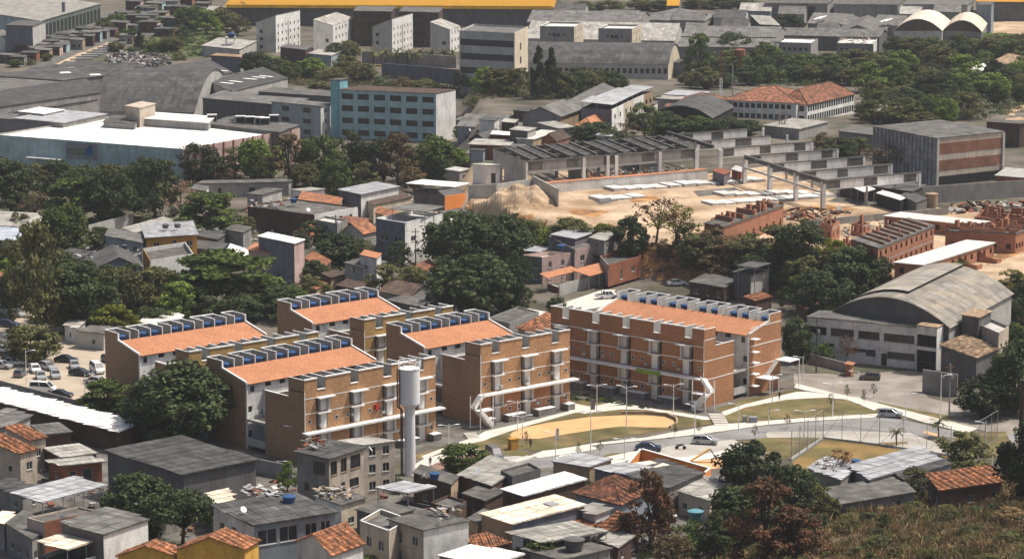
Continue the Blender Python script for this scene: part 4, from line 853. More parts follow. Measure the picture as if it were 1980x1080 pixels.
h_('brown tiled roof right of the grey sheet roof', (722, 397), (795, 382), (700, 383), 4.5, 'cream', 'quad', 'tilebrown', dz=(0, 0, .8, .8), wins={3: FW})
h_('long orange-brown tile roof behind the flat dark roof', (654, 402), (662, 383), (576, 389), 4.6, 'beige', 'quad', 'tile', dz=(0, .8, .8, 0))
h_('wide house with a flat dark roof cluttered with junk, dark brick side', (608, 415), (692, 400), (479, 398), 5.2, 'brickdark', 'flat', 'concdark', par=.35, wm={0: 'white'}, wins={0: (1, 4, 1.1, .9, 3.2), 3: [(.35, .6, 1.0, 2.4)]}, fr='rust')
h_('grey house with a lit window and terrace below the flat dark roof', (652, 432), (672, 425), (608, 424), 5.6, 'conc', 'flat', 'lconc', par=.5, wins={3: [(.3, 2.6, .9, 1.6), (.65, 2.6, 1.2, 1.6)]})
h_('old red tile roof left of the gabled tile house', (694, 434), (714, 424), (650, 428), 4.4, 'brown', 'quad', 'tileold', dz=(0, 0, .7, .7))
h_('gabled cottage with a bright tile roof beside the white three-storey house', (702, 452), (730, 446), (660, 447), 3.6, 'lconc', 'gable', 'tile', axis='u', rh=2.2, over=.35)
h_('small orange tiled roof behind the white three-storey house', (762, 422), (768, 410), (726, 412), 5.6, 'cream', 'quad', 'tile', dz=(0, .7, .7, 0))
h_('pink house with a bright orange tile roof and white porch', (537, 492), (551, 481), (480, 482), 6.0, 'pink', 'quad', 'tilenew', dz=(0, 0, .6, .6), over=.35, wins={3: (2, 2, 1.2, 1.3)})
h_('taller pink house with a white slab roof behind the bright orange roof', (569, 471), (588, 464), (500, 457), 9.4, 'slate', 'flat', 'whiteroof', wm={0: 'pink'}, over=.3)  # slate left face stands in for the shaded side of the pink house
h_('low orange tile roofs right of the pink houses', (625, 520), (640, 505), (590, 500), 2.6, 'brown', 'quad', 'tile', dz=(0, .6, .6, 0))
h_('white plain house with a dark slab roof near the big trees', (702, 517), (746, 507), (667, 508), 5.6, 'lconc', 'flat', 'concdark', wm={0: 'white'}, wins={0: (2, 2, .9, 1.3), 3: (2, 1, .9, 1.3)}, over=.4)
h_('little rooftop room with a terracotta tile roof on the white plain house', (728, 500), (737, 491), (697, 493), 7.8, 'white', 'quad', 'tilenew', over=.25)
h_('low brick shed with a brown sheet roof by the white plain house', (640, 537), (668, 531), (622, 529), 2.6, 'brown', 'quad', 'tilebrown', wm={0: 'tan'})
h_('ochre house with a grey sheet roof and two roof tanks', (283, 460), (381, 454), (275, 434), 7.0, 'ochre', 'quad', 'metal', over=.4, wins={0: [(.55, 4.0, 1.0, 2.2), (.85, 4.6, 1.3, 1.2), (.2, 4.6, 1.3, 1.2)]})
h_('white lower house with a terrace parapet under the ochre house', (290, 503), (374, 490), (276, 480), 5.0, 'white', 'flat', 'concdark', par=.9, wm={3: 'ochre'}, wins={0: [(.55, 1.6, 1.1, 1.3), (.2, 1.6, 1.1, 1.3)]})
h_('grey-blue house with lean-to roofs left of the ochre house', (275, 470), (283, 455), (204, 456), 6.0, 'bluegrey', 'quad', 'fibro', dz=(0, 0, .8, .8), wins={3: (2, 3, 1.2, 1.2)})
h_('pale sheet roof behind the grey-blue house', (262, 450), (342, 428), (236, 442), 4.4, 'bluegrey', 'quad', 'fibrolight')
h_('slate-coloured gabled shed facing the dark trees below the ochre house', (275, 516), (262, 492), (186, 518), 5.0, 'slate', 'gable', 'fibrodark', axis='u', rh=2.4, over=.4, wins={3: [(.5, 4.2, 1.4, .8)]})
h_('small white shed with a white sloping roof left of the bright orange roof', (478, 497), (484, 485), (440, 484), 2.8, 'white', 'quad', 'whiteroof', dz=(0, 0, .6, .6))
h_('dark lean-to with an orange door right of the ochre house', (425, 486), (440, 472), (362, 478), 3.6, 'dgrey', 'quad', 'fibrodark', wins={3: [(.45, .1, 1.4, 2.4)]}, gl='orange')
h_('black ribbed sheet roof behind the lean-to with the orange door', (420, 463), (440, 450), (380, 456), 3.6, 'dgrey', 'quad', 'fibrodark')
freewall('pale ribbed fence wall behind the grey-blue house', [(172, 456), (258, 433)], 2.6, 'lconc', .2)
h_('long weathered wall-like shed along the row of dark trees', (558, 352), (570, 346), (380, 356), 3.6, 'conc', 'flat', 'concdark', wins={3: [(.25, .5, .9, 1.9), (.6, .5, 1.6, 1.9)]})
h_('small white house by the pinkish tree', (396, 370), (403, 361), (370, 366), 3.8, 'white', 'flat', 'fibro', wins={3: [(.7, .2, 1, 2.4)]})
h_('flat slab house left of the junk-covered flat roof', (507, 377), (545, 366), (478, 375), 4.2, 'lconc', 'flat', 'concdark', wins={3: [(.5, 1, 1.4, 1.6)]})
h_('low house with a light sheet roof behind the junk-covered flat roof', (590, 370), (627, 366), (563, 367), 4.0, 'white', 'flat', 'fibrolight', wins={3: [(.4, 1, 1.4, 1.6)]})
h_('low hall with two grey sheet roofs at the left edge below the trees', (78, 440), (80, 412), (-24, 434), 5, 'lconc', 'gable', 'fibrolight', axis='v', rh=1.4)
h_('hall with a bluish white sheet roof at the left edge', (34, 468), (60, 440), (-24, 462), 4.6, 'dgrey', 'quad', 'metalblue')
h_('reddish-roofed house hidden among trees at the left edge', (22, 550), (40, 538), (-24, 536), 4.0, 'white', 'quad', 'tile', dz=(0, 0, .8, .8))
h_('white hut with a white awning in the trees beside the car park', (150, 636), (165, 622), (125, 628), 3.2, 'white', 'quad', 'fibrolight')
h_('small grey house behind the car park hidden in shade', (200, 645), (235, 632), (150, 640), 3.4, 'lconc', 'flat', 'concdark')
h_('flat white roof behind the block by the car park', (318, 640), (355, 610), (270, 622), 3.0, 'conc', 'flat', 'slab')
# ---- between the blue building and the ruined factory
h_('long grey shed with a hipped sheet roof right of the blue building', (1066, 203), (1100, 189), (884, 197), 6.4, 'bluegrey', 'gable', 'fibro', axis='v', rh=2.6, wins={3: (1, 6, 2.6, 1.5, 2.2)}, name='shed', cat='shed')
h_('grey sloping shed roof behind the dark gabled workshop', (1126, 209), (1198, 172), (1094, 194), 5.6, 'conc', 'quad', 'fibro', name='shed', cat='shed')
h_('dark gabled workshop with a tan side wall', (1083, 225), (1124, 210), (1011, 222), 5.2, 'conc', 'gable', 'fibro', axis='u', rh=2.6, wm={0: 'tan'}, name='workshop', cat='workshop', over=.6)
for i, (N, R, L, w, lb) in enumerate([((1245, 183), (1263, 177), (1204, 183), 'tan', 'topmost house of the canopied row, beige-orange front'), ((1224, 192), (1245, 183), (1175, 191), 'white', 'third house up the canopied row, white balcony band'),
                      ((1205, 201), (1225, 192), (1152, 200), 'beige', 'second house up the canopied row, grey balcony band'), ((1183, 212), (1206, 201), (1124, 209), 'white', 'lowest house of the canopied row with a mauve side wall')]):
    h_(lb, N, R, L, 6.4, 'mauve', 'terrace', 'concdark', par=.9, cm='metal', ch=2.3, wm={0: w}, wins={0: (2, 2, 1.6, 1.4)}, group='row of houses with sheet canopies')
h_('orange hip roof below the canopied row of houses', (1146, 245), (1182, 232), (1108, 246), 3.6, 'dgrey', 'hip', 'tilenew', axis='u', rh=2.2)
h_('pale low sheet roof in front of the tan side wall', (1080, 249), (1112, 246), (1040, 238), 4.0, 'conc', 'quad', 'fibrolight')
h_('narrow dark house with a pale flat roof among the small roofs', (1020, 254), (1036, 248), (986, 251), 7.0, 'dgrey', 'quad', 'fibrolight', wm={0: 'lconc'})
h_('red-brown walled house under a thin white roof', (998, 263), (1002, 257), (950, 260), 4.5, 'rust', 'quad', 'whiteroof')
h_('wide pale roof over an orange brick room at the edge of the factory ruin', (982, 274), (995, 264), (908, 271), 5.0, 'brickdark', 'quad', 'fibrolight', wm={0: 'orange', 3: 'brickred'}, over=.5)
h_('house with a white balcony wall and a peach terrace behind the factory ruin', (1031, 270), (1078, 254), (1000, 268), 5.0, 'lconc', 'flat', 'slab', wm={0: 'tan'}, wins={0: [(.7, 1, 2, 2)]})
h_('orange brick gabled house above the factory ruin', (1076, 273), (1101, 265), (1046, 271), 4.0, 'raw', 'gable', 'tilebrown', axis='u', rh=2.0, wins={0: [(.4, 1, 1.4, 1.5)]})
h_('dark gabled roof left of the narrow dark house', (940, 262), (975, 252), (908, 258), 4.4, 'dgrey', 'gable', 'fibrodark', axis='u', rh=1.8)
h_('broad grey roof with satellite dishes right of the blue building', (955, 254), (1014, 238), (885, 250), 4.2, 'conc', 'quad', 'fibro')
h_('terracotta brick house at the left end of the factory ruin', (908, 294), (915, 288), (884, 292), 4.0, 'raw', 'flat', 'tilebrown')
h_('two pale canopied roofs right of the canopied row', (1350, 186), (1372, 178), (1284, 182), 5.0, 'lconc', 'quad', 'metal')
h_('grey canopy roof below the two pale canopied roofs', (1340, 194), (1362, 186), (1268, 190), 4.4, 'conc', 'quad', 'fibrolight')
# ---- long white building with red roofs
h_('sunlit long wing of the white building with the red hip roof', (1561, 199), (1652, 178), (1497, 196), 6.0, 'white', 'hip', 'tileold', axis='u', rh=4.0, wins={0: (2, 20, 1.2, 2.0, .8, .01), 3: (2, 4, 1.6, 1.7)}, fr='frame', name='long_building', cat='building')
h_('shaded front wing of the white building with the red hip roof', (1540, 196.5), (1580, 182), (1396, 190.5), 6.0, 'white', 'hip', 'tileold', axis='v', rh=3.6, wins={3: (2, 11, 1.3, 1.4)}, name='long_building', cat='building')
h_('low rust-red roof left of the white building', (1392, 202), (1410, 188), (1306, 199), 4.6, 'conc', 'hip', 'tileold', axis='v', rh=2.4)
h_('small dark vaulted hall in front of the white building', (1376, 228), (1418, 206), (1262, 221), 3.4, 'dark', 'vault', 'fibrodark', axis='u', rh=3.2, name='hall', cat='hall')
h_('grey patched roof in front of the leafless tree', (1545, 250), (1600, 236), (1478, 243), 3.0, 'conc', 'quad', 'fibrolight')
h_('grey flat shed right of the sunlit white wing', (1690, 262), (1716, 250), (1622, 254), 4.5, 'conc', 'quad', 'fibro')
# ---- big concrete building with brick bands
bb = h_('large concrete building with brick bands and ribbed grey panels', (1811, 268), (1942, 255), (1688, 245), 12.2, 'lconc', 'flat', 'fibro', name='office_building', cat='office building', over=.2, wm={3: 'finpanel', 0: 'beige'}, base=7)
P4 = [V(bb['_P'][i:i + 3]) for i in (0, 3, 6, 9)]; A, B, C, D = P4; eu = (B - A).normalized(); nr = V((eu.y, -eu.x, 0)); LU = (B - A).length
for z0, z1, mt in ((0.3, 2.6, 'dark'), (4.0, 6.6, 'bandbrick'), (8.2, 10.9, 'bandbrick')):
    k = MB(); k.box(A + eu * .8 + nr * .004 + Z(7 + z0), eu * (LU - 1.5), nr * .06, Z(z1 - z0)); k.build('brick_band' if mt != 'dark' else 'dark_opening', mt, bb, bb.location)
for q in (0, LU - .7): k = MB(); k.box(A + eu * q + nr * .004 + Z(7), eu * .7, nr * .35, Z(12)); k.build('column', 'lconc', bb, bb.location)
ev = (D - A).normalized(); nl = V((-ev.y, ev.x, 0)); nl = nl if nl.y < 0 else -nl; LV = (D - A).length; k = MB()
for i in range(17): k.box(A + ev * (LV * i / 16.5) + nl * .004 + Z(7), ev * .25, nl * .3, Z(12.1))
k.box(A + nl * .003 + Z(13.2), ev * LV, nl * .3, Z(.35)); k.build('fins', 'conc', bb, bb.location)
h_('dark brown brick building at the right edge behind the banded building', (1972, 240), (1998, 236), (1908, 236), 9.5, 'brown', 'flat', 'concdark', name='building', cat='building', base=4)
h_('low flat brick annex right of the banded building', (1990, 345), (2010, 330), (1925, 340), 3.0, 'brickred', 'flat', 'lconc', base=7)
freewall('long bare concrete wall below the banded building', [(1783, 394), (1860, 389), (1995, 380)], 4.2, 'conc', .3)
# ---- supermarket and halls on the left
sm_ = h_('supermarket hall with a huge white roof and teal front wall', (354, 288), (580, 248), (-12, 260), 9.0, 'lconc', 'flat', 'whiteroof', par=.5, name='supermarket', cat='supermarket', wm={3: 'teal', 0: 'pink'}, base=0)
h_('upper white roof deck of the supermarket', (402, 238), (416, 226), (272, 229), 11.2, 'conc', 'flat', 'whiteroof', base=0)
h_('tan tank block standing on the supermarket roof', (270, 209), (300, 201), (243, 205), 14.6, 'beige', 'flat', 'beige', base=0)
h_('dark service roof along the back of the supermarket', (540, 256), (578, 242), (402, 240), 10.0, 'dgrey', 'flat', 'concdark', base=0)
h_('grey concrete strip building behind the supermarket white roof', (260, 240), (275, 228), (200, 236), 10.6, 'conc', 'flat', 'concdark', base=0)
h_('pale grey metal hall roof beside the supermarket', (122, 238), (206, 221), (26, 229), 10.4, 'conc', 'quad', 'metal', name='hall', cat='hall', base=0)
h_('smaller white roof behind the pale grey metal hall', (84, 221), (124, 213), (36, 216), 11.0, 'lconc', 'quad', 'whiteroof', name='hall', cat='hall', base=0)
h_('low grey hall at the left edge above the supermarket', (36, 232), (48, 222), (-24, 228), 9.5, 'conc', 'flat', 'fibro', name='hall', cat='hall', base=0)
h_('giant barrel-vaulted dark hall behind the supermarket', (375, 217), (448, 176), (176, 215), 2.0, 'lconc', 'vault', 'fibrodark', axis='v', rh=10.2, name='hall', cat='hall', n=20)
h_('long dark pitched factory roof left of the giant vault', (-20, 210), (192, 180), (-40, 181), 9, 'conc', 'quad', 'fibrodark', name='factory', cat='factory')
h_('lower grey factory roof below the long dark pitched roof', (20, 219), (188, 193), (-30, 205), 7.0, 'conc', 'quad', 'fibrodark', name='factory', cat='factory')
h_('flat tan-grey factory roof at the left edge', (-10, 179), (168, 154), (-30, 152), 8, 'conc', 'quad', 'fibro', name='factory', cat='factory')
h_('grey factory roof strip with two round vents', (120, 156), (240, 143), (-30, 146), 8.4, 'conc', 'quad', 'fibrodark', name='factory', cat='factory')
for i, y in enumerate((124.5, 130, 136)):
    h_(('rearmost', 'middle', 'front')[i] + ' of the three long blue-grey roof ridges below the shacks', (275 - i * 25, y + 6), (292 - i * 20, y + 2), (118 - i * 34, y), 7.6, 'slate', 'gable', 'fibrodark', axis='v', rh=.8, name='shed', cat='shed', group='three long roof ridges')
h_('large shed roof with a row of skylights right of the giant vault, farther one', (345, 157), (450, 141), (302, 131), 9, 'lconc', 'quad', 'fibrodark', name='factory', cat='factory')
h_('shed roof with skylights nearest the blue building', (446, 178), (556, 152), (400, 155), 8, 'lconc', 'quad', 'fibrodark', name='factory', cat='factory')
h_('grey flat roofed wing behind the supermarket cooling units', (560, 205), (600, 190), (392, 190), 8.0, 'dgrey', 'quad', 'fibro', name='factory', cat='factory')
h_('white house with a wide pale roof beside the scaffold water tower', (463, 96), (496, 80), (390, 89), 3.6, 'lconc', 'quad', 'fibrolight', dz=(0, .8, .8, 0))
h_('windowless grey retaining building under the white house', (465, 111), (476, 107), (408, 108), 5.5, 'slate', 'flat', 'dirt', wm={0: 'lconc'}, name='building', cat='building')  # paler end face imitates sun on the same grey walls
# ---- blue building
h_('long pale blue building with four rows of windows', (843, 182), (881, 174), (656, 174), 14.2, 'mint', 'flat', 'tilebrown', par=.0, wm={0: 'white'}, name='office_building', cat='office building', wins={3: (4, 6, 3.6, 1.7, .9, .0)}, gl='glass', fr='tealdeep', over=.1)
h_('teal stair tower at the end of the pale blue building', (657, 155), (672, 152), (639, 155), 17, 'tealdeep', 'flat', 'concdark', name='stair_tower', cat='tower')
h_('grey-teal annex left of the pale blue building with a sunlit white end', (620, 206), (640, 200), (525, 197), 9.6, 'tealgrey', 'flat', 'fibro', name='annex', cat='building', wm={0: 'white'}, wins={3: (3, 2, 3, 1.4), 0: (3, 1, 1.6, 1.3)})
h_('grey flat roof behind the grey-teal annex', (640, 187), (668, 178), (500, 178), 9.0, 'dgrey', 'flat', 'fibro', name='factory', cat='factory')
# ---- far apartment houses
def far_block(lb, N, R, L, h, dz, wins, **k): return h_(lb, N, R, L, h, 'conc', 'quad', 'fibrolight', dz=dz, wins=wins, wm={0: 'white', 3: 'lconc'}, over=.1, name='apartment_block', cat='apartment block', t=.1, group='unfinished grey apartment blocks in the distance', **k)  # sunlit face whiter, shaded gable greyer, done by colour
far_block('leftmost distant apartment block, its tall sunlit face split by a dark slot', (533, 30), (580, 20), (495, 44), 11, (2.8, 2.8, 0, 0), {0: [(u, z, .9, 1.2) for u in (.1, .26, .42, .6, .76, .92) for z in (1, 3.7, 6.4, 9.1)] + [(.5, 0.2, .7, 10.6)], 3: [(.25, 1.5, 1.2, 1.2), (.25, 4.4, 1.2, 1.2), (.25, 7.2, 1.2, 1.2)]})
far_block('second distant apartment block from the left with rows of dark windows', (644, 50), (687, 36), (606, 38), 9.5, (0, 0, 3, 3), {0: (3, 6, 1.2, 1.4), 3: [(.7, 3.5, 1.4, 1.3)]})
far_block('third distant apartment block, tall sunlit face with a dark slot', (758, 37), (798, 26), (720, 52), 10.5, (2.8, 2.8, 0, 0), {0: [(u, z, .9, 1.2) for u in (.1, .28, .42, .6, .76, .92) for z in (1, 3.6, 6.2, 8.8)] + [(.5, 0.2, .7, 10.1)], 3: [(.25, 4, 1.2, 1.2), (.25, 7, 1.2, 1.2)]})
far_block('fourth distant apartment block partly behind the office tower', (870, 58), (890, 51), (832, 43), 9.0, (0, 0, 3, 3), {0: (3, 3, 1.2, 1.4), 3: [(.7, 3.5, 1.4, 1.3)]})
h_('unfinished dark brick block behind the second distant apartment block', (756, 23), (764, 14), (684, 22), 13, 'brickdark', 'flat', 'fibro', name='apartment_block', cat='apartment block', wins={3: (4, 6, 1.4, 1.5)})
h_('unfinished dark brick block behind the third distant apartment block', (848, 25), (856, 16), (772, 23), 13, 'brickdark', 'flat', 'fibro', name='apartment_block', cat='apartment block', wins={3: (4, 6, 1.4, 1.5)})
h_('tall office tower with four dark window bands and a beige sunlit end', (995, 32), (1021, 20), (888, 27), 21, 'lconc', 'flat', 'fibro', name='office_tower', cat='office tower', wm={0: 'cream', 3: 'lconc'}, par=.6,
   wins={3: [(.5, z, 19.4, 2.1) for z in (3.0, 7.6, 12.2, 16.8)], 0: [(.45, 10.5, 2.4, 2.4), (.45, 15, 2.4, 2.4)]}, fr='lconc')
h_('long factory with a barrel roof right of the office tower', (1292, 121), (1314, 104), (1000, 118), 6.0, 'lconc', 'vault', 'fibrodark', axis='v', rh=5.6, name='factory', cat='factory', wm={0: 'cream'}, wins={3: [((i + .5) / 26, 2.6, 1.2, 1.8) for i in range(26)]})
for lb, N, R, L, wn in [('small grey apartment block left of its twin behind the barrel roof', (1110, 52), (1128, 43), (1044, 51), 12), ('small grey apartment block right of its twin behind the barrel roof', (1222, 56), (1240, 48), (1157, 55), 12)]:
    h_(lb, N, R, L, 11.5, 'conc', 'flat', 'slab', par=.7, wm={0: 'cream'}, coping='coping', wins={3: [(.28, 9, .8, .7), (.42, 8.6, 1.2, 1.2), (.54, 8.6, 1.2, 1.2), (.7, 9, .8, .7)], 0: (4, 3, .8, 1.2)}, name='apartment_block', cat='apartment block', group='small apartment blocks behind the barrel roof')
h_('wide sunlit beige shed roof behind the two small apartment blocks', (1304, 79), (1322, 62), (1016, 74), 4.0, 'lconc', 'gable', 'fibrolight', axis='v', rh=5.0, name='shed', cat='shed')
h_('long dark shed roof behind the sunlit beige shed', (1240, 46), (1256, 30), (1020, 42), 8.0, 'conc', 'gable', 'fibro', axis='v', rh=3, name='shed', cat='shed')
h_('small white house with dark windows beyond the dark shed roof', (1229, 25), (1238, 21), (1162, 23), 4, 'white', 'flat', 'concdark', wins={3: [(.2, .8, 4, 2), (.65, .8, 7, 2)]})
h_('broad grey hip roof right of the small white house', (1362, 41), (1384, 28), (1240, 38), 5, 'conc', 'hip', 'fibro', axis='v', rh=3.4, name='hall', cat='hall')
h_('upper of two long shed roofs above the tall pale tree', (1500, 72), (1520, 58), (1318, 70), 7, 'conc', 'gable', 'fibro', axis='v', rh=2.6, name='shed', cat='shed')
h_('lower of two long shed roofs above the tall pale tree', (1502, 92), (1520, 80), (1308, 90), 6, 'conc', 'gable', 'fibro', axis='v', rh=2.2, name='shed', cat='shed')
h_('dark gable with a sunlit roof slope near the top right', (1470, 48), (1508, 50), (1452, 30), 6, 'dark', 'quad', 'fibrolight', name='shed', cat='shed')
h_('flat-roofed apartment house with a white roof among the right hand trees', (1568, 83), (1582, 75), (1496, 81), 7.0, 'conc', 'flat', 'whiteroof', par=.5, wins={3: (2, 6, .9, 1.2)}, name='apartment_house', cat='apartment house')
h_('flat-roofed apartment house with a brick-littered roof among the right hand trees', (1689, 85), (1696, 75), (1618, 83), 7.0, 'conc', 'flat', 'slab', par=.5, wins={3: (2, 6, .9, 1.2)}, wm={0: 'white'}, name='apartment_house', cat='apartment house')
h_('long dark shed behind the two flat-roofed apartment houses', (1700, 72), (1716, 62), (1500, 68), 5.5, 'dgrey', 'gable', 'fibro', axis='v', rh=2, name='shed', cat='shed')
h_('grey gabled hall with two front windows near the twin vaults', (1704, 66), (1722, 46), (1614, 64), 5.5, 'conc', 'gable', 'fibro', axis='u', rh=3.2, wins={3: [(.3, 1.6, 2.6, 1.6), (.5, 1.6, 2.6, 1.6), (.8, 1.2, 2.2, 1.6)]}, name='hall', cat='hall')
h_('grey shed with two white skylight strips, left one', (1640, 48), (1662, 30), (1562, 45), 6, 'conc', 'gable', 'fibro', axis='v', rh=2.4, name='shed', cat='shed')
h_('grey shed with two white skylight strips, right one', (1746, 50), (1760, 34), (1690, 48), 6, 'conc', 'gable', 'fibro', axis='v', rh=2.4, name='shed', cat='shed')
h_('left hall of the twin cream vaults', (1821, 60), (1838, 42), (1728, 60), 5.6, 'lconc', 'vault', 'creamroof', axis='u', rh=4.6, lun='brown', name='hall', cat='hall', group='twin vaulted halls', wins={3: [(.35, 1.6, 1.4, 1.8), (.85, 1.6, 1.4, 1.6)]})
h_('right hall of the twin cream vaults', (1898, 62), (1908, 46), (1824, 59), 5.2, 'conc', 'vault', 'creamroof', axis='u', rh=4.2, lun='brown', name='hall', cat='hall', group='twin vaulted halls', wins={3: [(.25, 1.6, 3, 1.2), (.75, 1.6, 3, 1.2)]})
h_('tall pale blue-grey tower block behind the twin vaults', (1917, 10), (1922, 4), (1889, 10), 12, 'bluegrey', 'flat', 'concdark', name='tower', cat='tower')
h_('long pale wall-like building behind the twin vaults', (1871, 10), (1882, 2), (1746, 9), 7, 'lconc', 'flat', 'fibro', name='building', cat='building')
h_('big bare concrete building at the top right', (1600, 8), (1612, 0), (1478, 7), 8, 'conc', 'flat', 'concdark', name='building', cat='building', wins={3: [(.45, 1, 3, 6), (.75, 1, 3, 6)]})
h_('bare concrete building left of the pale wall-like building', (1736, 10), (1745, 2), (1612, 9), 7, 'conc', 'flat', 'concdark', name='building', cat='building')
yf = h_('long factory with a bright yellow roof at the top of the picture', (1068, 14), (1084, -14), (438, 11), 8, 'dgrey', 'gable', 'yellowroof', axis='v', rh=3, name='factory', cat='factory', over=.8)
mk('yellowfascia', (.85, .47, .03)); P4 = [V(yf['_P'][i:i + 3]) for i in (0, 3, 6, 9)]; ev = P4[3] - P4[0]; k = MB(); k.box(P4[0] + Z(7.2) - V((0, 1.2, 0)), ev, V((0, .3, 0)), Z(1.3)); k.build('fascia', 'yellowfascia', yf, yf.location)
h_('short piece of yellow roof right of the long yellow factory', (1312, 11), (1318, -12), (1290, 11), 8, 'dgrey', 'gable', 'yellowroof', axis='v', rh=2, name='factory', cat='factory')
h_('yellow roof at the top right corner', (1992, 4), (2000, -16), (1888, 3), 8, 'dgrey', 'gable', 'yellowroof', axis='v', rh=2, name='factory', cat='factory')
freewall('pale boundary wall with palms below the distant apartment blocks', [(700, 122), (790, 126), (882, 132)], 4.2, 'conc', .4)
freewall('tall mossy retaining wall above the pale blue building', [(738, 150), (810, 156), (884, 163)], 5.0, 'slate', .5)
h_('dark shed with a blue painted base left of the boundary wall', (591, 97), (602, 91), (542, 92), 5.5, 'brickdark', 'flat', 'fibro', name='shed', cat='shed')
h_('low shed with stepped pale roofs right of the blue-based shed', (640, 108), (660, 100), (596, 104), 4.0, 'tealgrey', 'quad', 'fibrolight', name='shed', cat='shed')
# ---- top left
h_('very long white shed with green trim and open columns at the top left', (78, 41), (194, 8), (-80, 16), 7.0, 'teal', 'quad', 'fibrolight', wm={0: 'green'}, name='shed', cat='shed', wins={0: [((i + .5) / 16, .2, 3.2, 5.0) for i in range(16)]}, gl='dark', over=.4)  # near-black panes stand in for the shaded inside between the columns
h_('windowless grey block at the top left', (63, 51), (88, 42), (11, 49), 10, 'slate', 'flat', 'concdark', wm={0: 'lconc'}, name='building', cat='building')  # one grey block, coloured dark on its shaded face and pale on its lit one
h_('small white gabled house at the left edge near the top', (11, 74), (18, 64), (-18, 74), 5, 'white', 'gable', 'fibro', axis='u', rh=1.4)

# ---- more of the packed neighbourhoods
h_('small white building at the right end of the barrel-roofed factory', (1325, 123), (1334, 116), (1302, 121), 5, 'white', 'flat', 'concdark', wm={3: 'slate'}, name='building', cat='building')
h_('pale low roof among the trees left of the yellow factory', (450, 24), (458, 15), (398, 21), 4, 'conc', 'quad', 'fibrolight', name='shed', cat='shed')
h_('grey low hall half hidden in the trees at the upper right', (1776, 212), (1790, 198), (1730, 209), 4.5, 'conc', 'gable', 'fibro', axis='v', rh=1.5)
h_('tan tiled house roof rising from the wood at the far right', (1968, 126), (1992, 114), (1916, 120), 5, 'cream', 'hip', 'tiletan', axis='v', rh=2.4)
h_('white tent-like roof in the wood at the far right', (1905, 138), (1918, 128), (1876, 134), 4, 'white', 'hip', 'whiteroof', axis='v', rh=1.6)
h_('small pale roof in the wood below the twin vaults', (1712, 216), (1724, 206), (1690, 213), 4, 'white', 'quad', 'fibrolight')
h_('dark shed between the wood and the long white building', (1688, 206), (1704, 196), (1662, 203), 4, 'conc', 'quad', 'fibro')
for i, (x, y, w, d) in enumerate([(1330, 40, 60, 10), (1410, 36, 60, 12), (1040, 60, 30, 8), (1530, 28, 50, 10), (1600, 60, 40, 9), (1460, 22, 60, 10), (1345, 60, 40, 8), (1420, 52, 50, 9), (1760, 28, 40, 9), (1830, 24, 50, 10), (1100, 22, 60, 9), (1280, 64, 50, 9)]):
    h_('long grey industrial shed in the far rows at the top right', (x + w * .5, y), (x + w * .62, y - d), (x - w * .5, y - 1.5), 5.5, ['conc', 'lconc', 'bluegrey'][i % 3], 'gable', ['fibro', 'fibrodark', 'fibrolight'][i % 3], axis='v', rh=2.2, name='shed', cat='shed', group='far grey industrial sheds')
for i, (x, y, w, d) in enumerate([(900, 222, 40, 8), (945, 232, 36, 8), (985, 236, 30, 8), (1195, 215, 30, 8), (1225, 205, 34, 8), (1255, 200, 30, 7), (1010, 214, 34, 8), (1240, 222, 34, 8), (1300, 206, 30, 7), (1170, 262, 34, 8), (1000, 284, 30, 7), (925, 284, 30, 6)]):
    h_('low grey roof among the small roofs between the blue building and the ruin', (x + w * .3, y + 2), (x + w * .55, y - d * .5), (x - w * .5, y), 3.6, ['conc', 'white', 'brickdark', 'bluegrey'][i % 4], 'quad', ['fibro', 'fibrodark', 'fibrolight', 'tileold', 'metal'][i % 5], group='low roofs right of the blue building')
freewall('low red brick wall with an orange top left of the gabled tile cottage', [(586, 480), (650, 470)], 2.2, 'brickred', .3, cop='tilenew')
h_('grey sheet roof left of the pink terrace house', (1046, 488), (1062, 479), (1000, 484), 3.4, 'conc', 'quad', 'metal', base=0)
h_('brown shed roof between the orange tile roofs and the brown gable roof', (690, 560), (712, 548), (650, 552), 2.8, 'brown', 'quad', 'tilebrown')
h_('rusty small roof in front of the tall pink house', (612, 560), (632, 548), (585, 552), 2.6, 'tan', 'quad', 'tileold')
h_('white wall house peeking out below the wide spreading tree', (330, 560), (352, 548), (300, 552), 3.6, 'white', 'flat', 'fibro')
h_('low dark sheet roof left of the slate gabled shed', (150, 500), (178, 488), (110, 492), 4.0, 'dgrey', 'quad', 'fibrodark')
h_('grey house behind the dark lean-to with the orange door', (470, 450), (486, 440), (436, 444), 4.5, 'conc', 'flat', 'concdark')
h_('small terracotta roof between the flat dark roof and the white lower house', (600, 456), (618, 447), (566, 450), 3.0, 'cream', 'gable', 'tile', axis='u', rh=1.4)
h_('pale flat house right of the old red tile roof', (752, 462), (775, 452), (728, 456), 2.8, 'lconc', 'flat', 'concdark', par=.4)
h_('tiled hut below the white three-storey house', (820, 528), (845, 516), (790, 520), 2.8, 'white', 'gable', 'tileold', axis='u', rh=1.3)
h_('dark patched roof at the left edge below the tiled houses', (44, 958), (78, 944), (-20, 940), 3.2, 'conc', 'quad', 'fibrodark')
h_('dark flat roof in front of the brick house with the round blue tank', (868, 982), (902, 968), (832, 970), 4.2, 'brickdark', 'flat', 'concdark', par=.4)
h_('white rendered lean-to between the cream-white roofs and the red hip roof', (1152, 996), (1178, 986), (1120, 984), 4.6, 'white', 'quad', 'fibrolight')
h_('grey lean-to roof in front of the pavilion terrace', (800, 1002), (838, 992), (752, 990), 3.4, 'brickred', 'quad', 'fibro')
h_('rusty sheet roof behind the white blank-ended house at the left', (262, 1000), (300, 985), (225, 990), 3.4, 'brickdark', 'quad', 'fibro')
